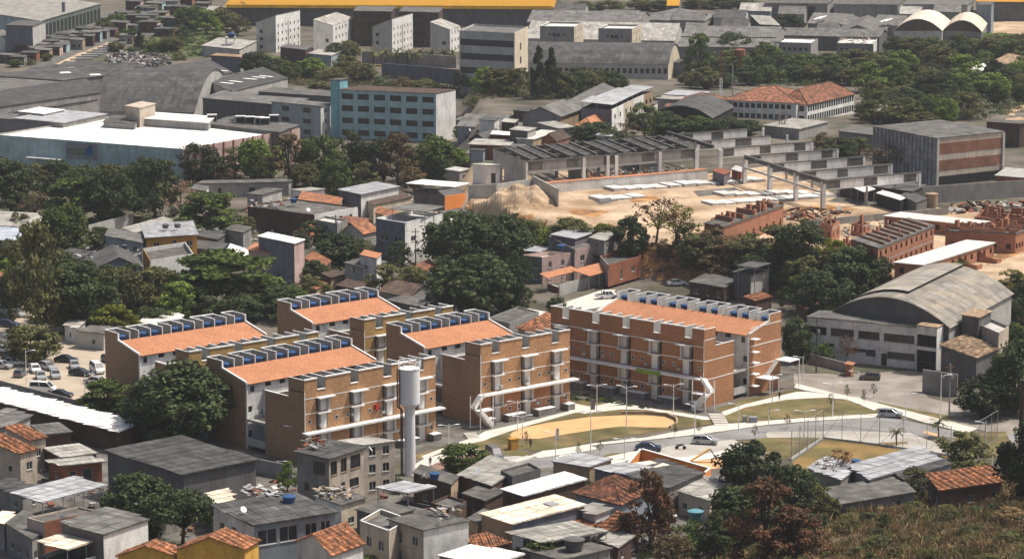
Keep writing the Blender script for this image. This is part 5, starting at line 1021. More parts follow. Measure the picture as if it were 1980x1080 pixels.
freewall('long mossy yard wall below the dark mango trees', [(300, 1040), (412, 1012)], 2.4, 'conc', .25)
freewall('raw brick yard wall beside the blank white end wall', [(905, 1030), (960, 1016)], 2.4, 'brickred', .25)

h_('grey sheet canopy over the roof terrace of the white three-storey house', (822, 410), (858, 400), (757, 404), 2.5, roof='canopy', rm='fibro', name='canopy', cat='canopy', base=8.3)
# ================================================================ ruined factory: rows of concrete girders on columns
ZT = PLZ + 6.9
gp = lambda x, y, z=ZT: V((*U(x, y, z).xy, 0))
S0, S3, SR = gp(1592, 350), gp(1440, 303), gp(1778, 334)
e2 = (S0 - S3) / 3; e1 = (SR - S0); GL = e1.length; e1n = e1 / GL; e2n = e2.normalized()
fr = thing('factory_ruin', 'roofless concrete factory frame with rows of long girders and bare columns', 'factory ruin', (*S3.xy, PLZ)); fo = V(fr.location)
def girder(a, ln, z=ZT, h=2.2, m='lconc', nm='girder', pur=True):
    k = MB(); k.box(a + Z(z - h) - e2n * .2, e1n * ln, e2n * .4, Z(h)); k.build(nm, m, fr, fo)
    k = MB(); k.box(a + Z(z + .003) - e2n * .32, e1n * ln, e2n * .64, Z(.22)); k.build('cap_beam', 'concdark', fr, fo)
    n = int(ln / 5.5)
    for i in range(0, n, 2):
        k = MB(); k.box(a + e1n * (i * 5.5 + RN.random()) + Z(z - h + .25) + e2n * .201, e1n * (3 + 2 * RN.random()), e2n * .02, Z(h - .35)); k.build('stained_panel', 'concdark', fr, fo)
def column(p, z0=PLZ, z1=ZT - .0, w=1.0, m='white'):
    k = MB(); k.box(p - e1n * w / 2 - e2n * w / 2 + Z(z0 - .4), e1n * w, e2n * w, Z(z1 - z0 + .4)); k.build('column', m, fr, fo)
for k in range(0, 7):
    a = S0 - e2 * k; girder(a + e1n * .4, GL * (1 if k < 5 else .8), m='white'); column(a)
    column(a + e1n * GL, w=.6)
    for q in (.45, .75):
        if k < 4: column(a + e1n * GL * q, z1=ZT - 2.3, w=.5, m='conc')
# cross beams along the column heads
k = MB(); k.box(S0 - e2 * 3.0 + Z(ZT - .55) - e1n * .35, e2 * 3.05, e1n * .7, Z(1.0)); k.build('cross_beam', 'concdark', fr, fo)
k = MB(); k.box(S0 - e2 * 6.3 + Z(ZT - .4) - e1n * .35, e2 * 2.0, e1n * .7, Z(.9)); k.build('cross_beam', 'concdark', fr, fo)
k = MB(); k.box(S0 - e2 * 3 + Z(ZT - 3.0) - e1n * .2, e2 * 3, e1n * .4, Z(.45)); k.build('tie_beam', 'lconc', fr, fo)
# left hall
lh = gp(992, 307) ; S5 = gp(1346, 288); L5 = (S5 - lh).dot(e1n)
lo = S5 - e1n * L5
for k, (m, hh) in enumerate((('conc', 2.3), ('conc', 2.0), ('concdark', 1.2), ('concdark', 1.0))):
    b = lo - e2n * (7.5 * k); girder(b, L5, ZT + .1 * k, hh, m)
for q in (.0, .33, .47, .52, .78, 1.0): column(lo + e1n * L5 * q, w=.9 if q else .5)
for q in (.12, .3, .55, .8): column(lo + e1n * L5 * q - e2n * 15, w=.7, m='conc')
for q in range(13):
    b = lo + e1n * L5 * (q / 13 + .02) - e2n * .3
    k = MB(); k.box(b + Z(ZT + .15), -e2n * 22 + e1n * 1.5, e1n * .5, Z(.7)); k.build('rafter', 'concdark', fr, fo)
    if q % 3 != 2:
        k = MB(); k.slab((b + e1n * .5 + Z(ZT + .3), b + e1n * (.5 + L5 / 26) + Z(ZT + .9), b + e1n * (2 + L5 / 26) - e2n * 21 + Z(ZT + .9), b + e1n * 2 - e2n * 21 + Z(ZT + .3)), .12); k.build('roof_panel', 'fibrodark', fr, fo)
k = MB(); k.box(lo + Z(ZT - 2.75) - e2n * .25, e1n * L5, e2n * .5, Z(.42)); k.build('tie_beam', 'lconc', fr, fo)
k = MB(); q = lo - e2n * 24; k.wall((q.x, q.y), (lo.x, lo.y), PLZ - .5, ZT + .3, [(6, 8, PLZ, PLZ + 3)], .3); k.build('end_wall', 'lconc', fr, fo)
k = MB(); q = lo + e1n * L5 * .36 - e2n * 14; k.box(q + Z(PLZ - .3), e1n * .3, e2n * 13, Z(4.5)); k.box(lo + e1n * L5 * .7 - e2n * 16 + Z(PLZ - .3), e1n * 12, e2n * .3, Z(5)); k.build('inner_wall', 'conc', fr, fo)
house('white plaster annex at the left end of the factory ruin', (942, 320), (966, 319), (914, 318), 4.8, 'white', 'flat', 'lconc', wins={0: [(.5, .2, 1.2, 2.6)]}, base=PLZ)
house('small grey room left of the white plaster annex', (888, 332), (906, 327), (862, 328), 3.4, 'conc', 'flat', 'lconc', wins={0: [(.5, .3, 1, 2)]}, base=2)
freewall('long low white wall with a red coping inside the factory ruin', [(1060, 374), (1150, 366), (1262, 357), (1368, 347)], 2.5, 'white', 2.2, cop='tilenew')
freewall('cracked white perimeter wall above the dug earth mound', [(905, 387), (960, 384), (1030, 374)], 3.6, 'lconc', .3)
freewall('white perimeter wall turning towards the camera beside the earth mound', [(1030, 374), (1078, 400)], 4.4, 'lconc', .3)
freewall('low concrete wall closing the front of the factory yard', [(1556, 440), (1640, 432), (1745, 422), (1834, 415)], 1.6, 'conc', .3)
# stacks of pale precast slabs in the yard
ps = thing('slab_stack', '', 'slab stack', (0, 0, 0)); 
for i in range(3):
    k = MB(); k.rbox((RN.uniform(-.06, .06), RN.uniform(-.06, .06), .05 + i * .26), 2.9, 4.2, .2, 0); k.build('slab', 'slab', ps)
spots = [(1188 + 27 * i, 367 - 1.75 * i) for i in range(11)] + [(1378 + 24 * i, 394 - 1.6 * i) for i in range(10)] + [(1400 + 25 * i, 377 - .6 * i) for i in range(7)] + [(1160 + 22 * i, 386 - 1.5 * i) for i in range(4)]
for i, (x, y) in enumerate(spots):
    o = ps if i == 0 else copy_tree(ps); p = G(x, y); o.location = p; o.rotation_euler = (0, 0, math.atan2(e1n.y, e1n.x) + RN.uniform(-.03, .03)); o.scale = (1.15, 1.3, RN.uniform(.5, 1.1))
    row = ('back row against the red-coped wall' if i < 11 else 'front row by the columns' if i < 21 else 'middle row' if i < 28 else 'short row at the left')
    tag(o, 'stack of pale precast slabs, ' + row, 'slab stack', 'precast slabs in the factory yard, ' + row)
house('white sheet shelter under the front girder of the factory ruin, left one', (1672, 372), (1691, 366), (1645, 361), 3.2, roof='canopy', rm='whiteroof', name='shelter', cat='shelter')
house('narrow white sheet roof over a dark container under the front girder', (1741, 387), (1752, 382), (1696, 374), 3.0, 'dark', 'quad', 'whiteroof', name='shelter', cat='shelter')
house('dark roofed store standing behind the front girder of the ruin', (1764, 371), (1790, 358), (1622, 352), 3.4, 'brown', 'quad', 'fibrodark', name='store', cat='store')
house('long dark site hut at the right end of the front girder', (1772, 392), (1792, 384), (1740, 378), 3.0, 'dgrey', 'quad', 'fibrodark', name='site_hut', cat='hut')
house('brick toilet hut with an orange door behind the columns of the ruin', (1400, 338), (1412, 332), (1378, 331), 2.8, 'mauve', 'flat', 'rust', name='hut', cat='hut')
house('brick hut with an orange painted door behind the ruin columns', (1432, 333), (1440, 326), (1415, 328), 2.8, 'rust', 'flat', 'lconc', wins={3: [(.7, .1, 1, 2.2)]}, gl='orange', name='hut', cat='hut')
p = G(1801, 400); k = MB(); k.lathe(p, [(1.45, -.2), (1.5, 3.0), (1.55, 3.05), (1.55, 3.25), (.4, 3.5)], 20); tag(k.build('cistern', 'tan', None, p), 'round stained concrete cistern at the corner of the construction site', 'cistern')
# ================================================================ raw brick houses under construction
def shell(label, N, R, L, h, rows=1, cols=8, slab=None, seed=1, colsL=2, stubs=True, inner=5, ragged=True, rise=0.0):
    r = random.Random(seed); zb, P = foot(N, R, L, [h] * 4, PLZ); A, B, C, D = P; off = (A + C) / 2 + Z(zb)
    root = thing('unfinished_house', label, 'unfinished house', off, 'raw brick terraces on the building site'); st = h / rows
    eu = (B - A).normalized(); ev = (D - A).normalized(); LU, LV = (B - A).length, (D - A).length
    m = MB()
    for i in range(4):
        p, q = P[i], P[(i + 1) % 4]; Ln = (q - p).length; n = cols if i in (0, 2) else colsL
        hl = [((c + .5) * Ln / n - .5, (c + .5) * Ln / n + .5, zb + k * st + .95, zb + k * st + 2.15) for k in range(rows) for c in range(n)] if n else []
        if i == 0: hl = [(a, b, (zb + .05 if (j % 5 == 3 and c < zb + st) else c), d) for j, (a, b, c, d) in enumerate(hl)]
        m.wall(p, q, zb - .4, zb + h, hl, .16)
        e = (q - p) / Ln; nn = V((e.y, -e.x, 0)); m.box(p - nn * .16 + Z(zb + h + .004), q - p, -nn * .12, Z(.02))
        if ragged:
            x = 0
            while x < Ln - 1:
                w = r.uniform(.8, 2.4)
                if r.random() < .4: m.box(p + e * x - nn * .2 + Z(zb + h + .006), e * min(w, Ln - x), nn * .2, Z(r.uniform(.3, 1.1)))
                x += w
    for j in range(1, inner): m.box(A + eu * LU * j / inner + ev * .2 + Z(zb), ev * (LV - .4), eu * .16, Z(h - .05 + (rise if rise else r.uniform(-.5, .6) if ragged else -.1)))
    m.box(A + ev * LV * .5 + eu * .2 + Z(zb), eu * (LU - .4), ev * .16, Z(h - .12)); m.build('wall', 'raw', root, off)
    k = MB()
    for q in range(1, rows + 1): k.box(A - eu * .02 - ev * .02 + Z(zb + q * st - .3), eu * (LU + .04), -ev * .012, Z(.22))
    k.build('ring_beam', 'lconc', root, off)
    k = MB(); k.slab([x + Z(zb + max(.12, (rows - 1) * st)) for x in (A + eu * .2 + ev * .2, B - eu * .2 + ev * .2, C - eu * .2 - ev * .2, D + eu * .2 - ev * .2)], .1); k.build('floor_slab', 'concdark', root, off)
    if slab: k = MB(); k.slab([x + Z(zb + h + .19) for x in (A - eu * .3 - ev * .3, B + eu * .3 - ev * .3, C + eu * .3 + ev * .3, D - eu * .3 + ev * .3)], .17); k.build('roof_slab', slab, root, off)
    if stubs:
        for j in range(stubs if stubs > 1 else 6):
            a, b = r.random() * .9, r.random() * .9
            k = MB(); k.box(A + eu * LU * a + ev * LV * b + Z(zb + h - st * .3), eu * r.uniform(.5, 1.3), ev * r.uniform(.3, .9), Z(r.uniform(1.2, 2.3) + st * .3)); k.build('pillar', 'raw', root, off)
    return root, P, zb
shell('long ragged raw brick terrace in front of the factory columns', (1398, 439), (1515, 397), (1362, 432), 5.0, 1, 9, 'concdark', seed=3, stubs=9, inner=6, rise=1.3)
shell('two-storey raw brick terrace with two rows of square window holes', (1698, 480), (1806, 437), (1648, 464), 5.8, 2, 11, 'concdark', seed=4, inner=9, stubs=3, ragged=False, rise=.75)
r_, P_, z_ = shell('single-storey raw brick terrace under a wide white concrete slab', (1784, 513), (1922, 470), (1730, 508), 3.0, 1, 11, 'slab', seed=5, stubs=0, ragged=False)
for q in (.22, .5, .78):
    A, B = P_[0], P_[1]; eu = (B - A).normalized(); nn = V((eu.y, -eu.x, 0)); p = A + (B - A) * q
    k = MB(); k.poly([p + Z(z_), p + nn * 4.2 + Z(z_), p + nn * 4.2 + Z(z_ + 1.0), p + nn * 2 + Z(z_ + 1.2), p + Z(z_ + 2.6)]); k.box(p + nn * 4.2 + Z(z_ - .2), eu * 2.4, nn * .16, Z(1.2)); k.box(p + Z(z_ - .2), nn * 4.3, eu * -.16, Z(1.2)); k.build('porch_wall', 'raw', r_, r_.location)
    k = MB(); k.box(p + eu * .3 + Z(z_ - .1), eu * 3, nn * 4.0, Z(.25)); k.build('porch_floor', 'lconc', r_, r_.location)
shell('shaded raw brick terrace with glassless windows behind the white slab roof', (1964, 452), (1996, 440), (1828, 447), 4.4, 1, 6, 'concdark', seed=6, colsL=5, stubs=9, inner=5, rise=.9)
shell('raw brick terrace with a long thin white slab roof at the back of the site', (1880, 436), (1912, 429), (1710, 418), 2.8, 1, 2, 'slab', seed=7, colsL=9, stubs=0, ragged=False)
shell('scattered raw brick stubs of the farthest terrace on the site', (1990, 436), (2006, 414), (1884, 426), 2.6, 1, 4, seed=8, colsL=6, stubs=12, inner=6)
shell('small raw brick end house next to the yard wall on the site', (1608, 442), (1624, 432), (1584, 434), 3.2, 1, 2, seed=9, stubs=4, inner=2)
shell('raw brick hut beside the two-storey terrace', (1668, 436), (1682, 431), (1646, 432), 2.6, 1, 2, seed=10, stubs=2, inner=2, ragged=False)
shell('raw brick stub walls in the bushes left of the two-storey terrace', (1640, 484), (1660, 474), (1600, 474), 3.0, 1, 3, seed=12, stubs=5, inner=3)
# ================================================================ cooling units, supermarket sign, skylights, pilasters
ac = thing('cooling_unit', '', 'cooling unit', (0, 0, 0)); k = MB(); k.rbox((0, 0, 0), 2.6, 1.6, 1.9); k.build('housing', 'conc', ac); k = MB(); k.rbox((0, 0, 1.905), 2.8, 1.8, .15); k.build('cover', 'paintwhite', ac)
k = MB(); k.box((-1.1, -.83, .3), (2.2, 0, 0), (0, .02, 0), (0, 0, 1.3)); k.build('grille', 'dark', ac)
for i, (x, y) in enumerate([(410, 235), (465, 238), (483, 239), (502, 240), (512, 241), (530, 236)]):
    o = ac if i == 0 else copy_tree(ac); p = U(x, y, 10.2); o.location = p; o.rotation_euler = (0, 0, .1)
    tag(o, 'lone grey cooling unit beside the white upper roof deck' if i == 0 else 'grey cooling unit with a white cover in the row on the dark supermarket roof', 'cooling unit', None if i == 0 else 'cooling units on the supermarket roof')
P_ = [V(sm_['_P'][i:i + 3]) for i in (0, 3, 6, 9)]; A, B, D = P_[0], P_[1], P_[3]
eu = (B - A).normalized(); ev = (D - A).normalized(); nl = V((ev.y, -ev.x, 0)); nl = nl if nl.y < 0 else -nl; nr = V((eu.y, -eu.x, 0))
for i in range(1, 12):
    q = A + (B - A) * i / 12; k = MB(); k.box(q - eu * .2 + nr * .004, eu * .4, nr * .25, Z(9.6)); k.build('pilaster', 'rust', sm_, sm_.location)
LV = (D - A).length
k = MB(); k.box(A + ev * LV * .445 + nl * .01 + Z(4.6), ev * LV * .165, nl * .15, Z(4.4)); sg = k.build('sign', 'signgrey', sm_, sm_.location)
k = MB()
for i in range(7):
    q = A + ev * LV * (.60 - i * .0135) + nl * .165 + Z(5.7 + .2 * (i % 2)); k.box(q, -ev * .55 * 1.6, nl * .05, Z(.25)); k.box(q, -ev * .25, nl * .05, Z(1.5)); k.box(q + Z(1.3), -ev * .8, nl * .05, Z(.25))
k.build('sign_letters', 'signgreen', sg, sm_.location)
k = MB(); q = A + ev * LV * .505 + nl * .165 + Z(5.8); k.box(q, -ev * 2.2, nl * .05, Z(2.0)); k.box(q - ev * .9 + Z(2.003), -ev * 1.4, nl * .05, Z(.7)); k.build('sign_emblem', 'signblue', sg, sm_.location)
k = MB(); k.box(A + ev * LV * .62 + nl * .2 + Z(4.2), ev * LV * .18, nl * 2.2, Z(.15)); k.build('entrance_canopy', 'coping', sm_, sm_.location)
def skylights(name_label, px, w, l, z, ang):
    for i, (x, y) in enumerate(px):
        p = U(x, y, z); k = MB(); k.rbox(p, w, l, .12, ang); tag(k.build('skylight', 'whiteroof', None, p), name_label, 'skylight', name_label + 's')
skylights('narrow white skylight strip on the farther shed roof by the giant vault', [(351, 149), (365, 146), (382, 144), (400, 141), (414, 139), (428, 137)], 1.2, 5.5, 9.2, .9)
skylights('narrow white skylight strip on the shed roof nearest the blue building', [(438, 161), (455, 158), (483, 153), (500, 150), (514, 148)], 1.2, 5.5, 8.2, .9)
skylights('round pale roof vent on the grey factory roof strip', [(126, 141), (184, 145)], 3.4, 3.4, 8.6, .3)
skylights('sloping white skylight strip on the grey shed near the twin vaults', [(1582, 35), (1590, 34), (1710, 40), (1718, 39)], .9, 12, 8.3, -.35)
p = U(1066, 975, 5.6); k = MB(); k.rbox(p, 1.8, 1.6, .25, .7); tag(k.build('roof_hatch', 'steel', None, p), 'square grey hatch on the lower cream-white roof', 'roof hatch')
# ================================================================ shacks, low walls and scrap at the top left
shk = [(58, 117, 26, 12), (84, 112, 24, 12), (72, 104, 26, 10), (104, 106, 24, 12), (118, 100, 22, 11), (100, 92, 30, 10), (128, 91, 30, 12), (150, 95, 20, 14), (172, 88, 16, 14), (160, 80, 30, 12), (186, 80, 16, 14), (196, 74, 22, 11), (214, 70, 20, 10), (140, 74, 34, 9), (180, 66, 30, 9), (224, 62, 24, 11), (250, 62, 26, 10), (262, 48, 24, 14), (286, 60, 30, 12), (306, 42, 30, 14), (330, 52, 26, 13), (346, 34, 20, 16), (300, 22, 28, 12), (330, 18, 28, 12), (360, 16, 24, 14), (276, 30, 22, 10), (392, 22, 22, 12), (240, 34, 26, 8), (14, 122, 22, 12), (36, 124, 22, 11), (320, 70, 30, 11), (246, 84, 22, 12), (392, 13, 24, 12), (260, 22, 24, 15), (337, 28, 28, 12), (393, 29, 28, 10), (377, 30, 28, 10), (367, 31, 20, 12), (284, 32, 28, 15), (289, 35, 24, 15), (372, 36, 20, 10), (277, 38, 28, 10), (246, 44, 24, 15), (253, 46, 24, 12), (315, 47, 24, 10), (287, 47, 28, 12), (395, 49, 20, 12), (286, 49, 28, 15), (276, 54, 20, 15), (275, 55, 20, 10), (280, 55, 24, 12), (290, 62, 28, 15), (300, 62, 20, 10), (231, 63, 28, 15), (164, 72, 26, 13), (172, 79, 22, 13), (122, 80, 22, 11), (174, 80, 26, 9), (154, 81, 26, 13), (123, 81, 22, 11), (170, 81, 26, 13), (153, 82, 26, 11), (117, 83, 22, 11), (123, 83, 22, 13), (136, 84, 26, 11), (119, 87, 26, 9), (104, 88, 26, 13), (136, 88, 18, 9), (145, 90, 22, 11), (115, 91, 26, 13), (112, 93, 18, 11), (121, 96, 26, 11), (99, 96, 22, 13), (82, 97, 18, 11), (80, 98, 26, 11), (85, 99, 22, 11), (80, 100, 18, 11), (45, 101, 26, 11), (71, 102, 22, 9), (74, 108, 22, 11)]
for i, (x, y, w, h) in enumerate(shk):
    p = G(x, y); s = pxm(p); hh = h * 1.35 / s; w = w * 1.45; W = w / s; mt = ['brickdark', 'brickdark', 'dgrey', 'brickdark', 'dgrey', 'brickdark', 'brown', 'conc'][i % 8]
    top = y - h * 1.35
    house('small crowded brick shack beside the dirt lane at the top left' if x < 225 and y > 60 else 'small brick shack on the slope under the yellow roof', (x + w * .32, top + 2), (x + w * .5, top - 1.5), (x - w * .5, top + RN.uniform(0, 2)), hh, mt, 'flat' if i % 3 else 'quad', ['fibrodark', 'fibro', 'concdark'][i % 3], wm={0: ['brickred', 'tan', 'brickdark', 'pink', 'mint', 'conc'][i % 6]},
          wins={3: (max(1, round(hh / 2.8)), 2, .9, 1.1), 0: [(.5, .1, .9, 2)]}, name='shack', cat='shack', group='brick shacks at the top left')
for i in range(11):
    x0 = 136 + i * 10.5; y0 = 118 - i * 4.4; o = freewall('low weathered wall in the stepped rows beside the dirt lane', [(x0, y0), (x0 + 44 - i * 1.2, y0 - .8)], .9, 'lconc', 1.1, group='stepped low walls beside the dirt lane'); o.name = 'low_wall'
def stuff_boxes(name, label, poly_px, n, smin, smax, mats, seed=1, cat='rubble', zj=.6):
    r = random.Random(seed); xs_ = [q[0] for q in poly_px]; ys_ = [q[1] for q in poly_px]; m = MB(); k = 0
    def inside(x, y):
        c = False; j = len(poly_px) - 1
        for i in range(len(poly_px)):
            (xi, yi), (xj, yj) = poly_px[i], poly_px[j]
            if (yi > y) != (yj > y) and x < (xj - xi) * (y - yi) / (yj - yi) + xi: c = not c
            j = i
        return c
    off = None
    while k < n:
        x, y = r.uniform(min(xs_), max(xs_)), r.uniform(min(ys_), max(ys_))
        if not inside(x, y): continue
        p = G(x, y); off = off or p.copy(); a = r.uniform(0, 3.1); s = r.uniform(smin, smax); e = V((math.cos(a), math.sin(a), r.uniform(-.5, .5))) * s; f = V((-math.sin(a), math.cos(a), r.uniform(-.3, .3))) * s * r.uniform(.3, 1)
        m.box(p + Z(r.uniform(-.1, zj)), e, f, Z(s * r.uniform(.05, .5)), r.randrange(len(mats))); k += 1
    o = m.build(name, mats, None, off); return tag(o, label, cat, None, 'stuff')
stuff_boxes('scrap_heap', 'heap of pale scrap and sheeting below the green slope', [(205, 118), (240, 104), (330, 108), (325, 130), (230, 132)], 420, .4, 1.8, ['conc', 'lconc', 'brickdark', 'conc', 'fibrodark', 'dgrey'], 2, zj=.9)
stuff_boxes('rubble', 'rubble heap inside the ruined factory hall', [(1135, 342), (1200, 336), (1330, 330), (1325, 338), (1140, 352)], 260, .3, 1.1, ['lconc', 'conc', 'raw', 'slab'], 3, zj=1.3)
stuff_boxes('building_rubble', 'loose bricks and timber lying around the raw brick terraces', [(1560, 445), (1700, 425), (1960, 425), (1985, 470), (1930, 480), (1800, 430), (1640, 470), (1600, 470)], 420, .25, .9, ['raw', 'lconc', 'conc', 'tan', 'brickdark'], 4, zj=.3)
stuff_boxes('timber_pile', 'boards and debris along the bare concrete wall of the site', [(1815, 408), (1860, 398), (1985, 392), (1985, 402), (1830, 416)], 130, .4, 2.2, ['tan', 'brickdark', 'lconc', 'rust'], 5, zj=.5)
stuff_boxes('yard_debris', 'debris and trench spoil at the foot of the factory columns', [(1500, 408), (1600, 404), (1660, 412), (1560, 430), (1480, 420)], 200, .3, 1.6, ['rust', 'brickdark', 'tan', 'conc', 'dirt'], 6, zj=.3)
# scrap lying on roofs: one loose pile per roof
def roof_scrap(label, px, z, n, rx, ry, mats, seed):
    r = random.Random(seed); p0 = U(*px, z); m = MB()
    for _ in range(n):
        a = r.uniform(0, 3.1); s = r.uniform(.3, 1.4); m.box(p0 + V((r.uniform(-rx, rx), r.uniform(-ry, ry), r.uniform(0, .35))), V((math.cos(a), math.sin(a), r.uniform(-.3, .3))) * s, V((-math.sin(a), math.cos(a), 0)) * s * r.uniform(.2, .7), Z(r.uniform(.03, .3)), r.randrange(len(mats)))
    tag(m.build('roof_scrap', mats, None, p0), label, 'scrap', None, 'stuff')
roof_scrap('scrap sheets piled on the small white house roof', (650, 955), 4.6, 70, 2.6, 4, ['fibrolight', 'lconc', 'concdark', 'tan'], 1)
roof_scrap('junk on the wide flat dark roof', (520, 397), 6.0, 60, 4, 5, ['lconc', 'rust', 'slab', 'brickdark'], 2)
roof_scrap('pots and rubble on the roof of the unfinished concrete house', (610, 862), 9.1, 40, 2, 4, ['rust', 'concdark', 'conc'], 3)
roof_scrap('tarps and boxes on the roof right of the blank white end wall', (870, 990), 6.8, 30, 1.8, 3, ['rust', 'lconc', 'tan', 'steeldark', 'conc'], 4)
roof_scrap('bricks and boards on the littered apartment roof among the trees', (1655, 79), 7.3, 60, 6, 10, ['tan', 'slab', 'lconc', 'raw'], 5)
roof_scrap('shiny scrap on the dark roof by the unfinished house', (505, 953), 7.6, 50, 3, 2.5, ['lconc', 'slab', 'rust', 'metal'], 6)
roof_scrap('scrap under the trees by the slate gabled shed', (210, 489), 5.0, 60, 7, 8, ['metal', 'lconc', 'slab', 'concdark'], 7)
p = U(1098, 945, 3.2); k = MB(); k.rbox(p, 3.6, .3, 2.0, .55); k.rbox(p + V((.4, -.8, 0)), 3.4, 1.4, .4, .55); tag(k.build('tarpaulin', 'bluetarp', None, p), 'bright blue tarpaulin hanging under the upper cream-white roof', 'tarpaulin')
# single roof tanks
for (x, y), z, s, lb, mt in [((840, 925), 5.2, 1.05, 'blue water tank on the dark brick flat roof left of the pale long roof', None), ((559, 972), 7.2, 1.25, 'blue water tank behind the dark roof of the white veranda house', None), ((1345, 1003), 3.2, 1.5, 'pale teal open tank on a pole stand beside the rust-brown tree', 'tealtank'),
                             ((568, 392), 6.1, 1.1, 'light blue tank on the junk-covered flat roof', None), ((447, 73), 9.5, 1.7, 'blue tank on top of the white scaffold tower', None), ((1655, 899), 3.4, 1.0, 'blue tank behind the big grey metal roof', None),
                             ((320, 441), 7.8, 1.0, 'dark tank on the grey sheet roof of the ochre house, left one', 'dgrey'), ((343, 440), 7.8, 1.0, 'dark tank on the grey sheet roof of the ochre house, right one', 'dgrey'), ((1085, 482), 8.6, 1.1, 'dark blue tank on the pink roof terrace', None),
                             ((1110, 1062), 3.5, 1.9, 'big dark square-looking tank at the bottom of the picture', 'dgrey'), ((1203, 192), 8.6, 1.2, 'blue tank beside the canopied row of houses', None), ((1545, 640), 2.6, 1.2, 'pale tank beside the low white office front', 'lconc')]:
    place_tank(U(x, y, z), lb, None, s, mt)
p = G(446, 108); st_ = thing('tank_tower', 'white scaffold tower carrying a blue tank beside the pale-roofed white house', 'tank tower', p)
for a in (-1, 1):
    for b in (-1, 1): k = MB(); k.tube(p + V((a * 1.6, b * 1.6, -.3)), p + V((a * 1.6, b * 1.6, 6.5)), .16, n=6); k.build('post', 'paintwhite', st_, p)
for z in (1.6, 3.2, 4.8, 6.4): k = MB(); [k.tube(p + V((a * 1.6, b * 1.6, z)), p + V((c * 1.6, d * 1.6, z)), .1, n=5) for a, b, c, d in ((-1, -1, 1, -1), (1, -1, 1, 1), (1, 1, -1, 1), (-1, 1, -1, -1))]; k.build('brace', 'paintwhite', st_, p)
k = MB(); k.rbox(p + Z(6.6), 4, 4, .3); k.build('platform', 'lconc', st_, p)
# radio mast and the other tall poles
p = G(1393, 207); ms = thing('radio_mast', 'slender lattice mast, rust red above and white below, beside the red hip roof', 'mast', p)
for z0, z1, mt in ((0, 9, 'paintwhite'), (9, 17, 'rust')):
    k = MB()
    for a in range(3):
        c = V((.45 * math.cos(a * 2.094), .45 * math.sin(a * 2.094), 0)); d = V((.45 * math.cos((a + 1) * 2.094), .45 * math.sin((a + 1) * 2.094), 0)); k.tube(p + c + Z(z0), p + c + Z(z1), .1, n=5)
        z = z0
        while z < z1 - .9: k.tube(p + c + Z(z), p + d + Z(z + 1), .05, n=4); z += 1
    k.build('lattice', mt, ms, p)
p = G(1430, 150); k = MB(); k.lathe(p, [(.3, 0), (.3, 7), (1.9, 7.6), (1.9, 9.6), (.2, 10.1)], 14); tag(k.build('elevated_tank', 'rust', None, p), 'small rusty elevated tank on a stalk behind the mast', 'elevated tank')
p = G(124, 58); k = MB(); k.tube(p, p + Z(11), .8, .7, n=10); tag(k.build('chimney', 'slate', None, p), 'blue-grey steel chimney in front of the long green-trimmed shed', 'chimney')
# ================================================================ trees
def leaf_arrays(C, N, S, rng):
    n = len(C); t = rng.normal(size=(n, 3)); t -= N * (t * N).sum(1)[:, None]; t /= np.linalg.norm(t, axis=1)[:, None] + 1e-9; b = np.cross(N, t)
    t = t * S[:, None] * .62; b = b * S[:, None] * .40
    return np.stack([C - t, C - b * .9 + t * .1, C + t, C + b * .9 + t * .1], 1).reshape(-1, 3)
def leaf_mesh(name, verts, mats, mi=None):
    n = len(verts) // 4; me = bpy.data.meshes.new(name); me.vertices.add(n * 4); me.vertices.foreach_set('co', verts.astype(np.float32).ravel())
    me.loops.add(n * 4); me.loops.foreach_set('vertex_index', np.arange(n * 4, dtype=np.int32)); me.polygons.add(n); me.polygons.foreach_set('loop_start', np.arange(0, n * 4, 4, dtype=np.int32))
    for q in mats: me.materials.append(MATS[q])
    if mi is not None: me.polygons.foreach_set('material_index', mi.astype(np.int32))
    me.update(calc_edges=True); me.validate(); return me
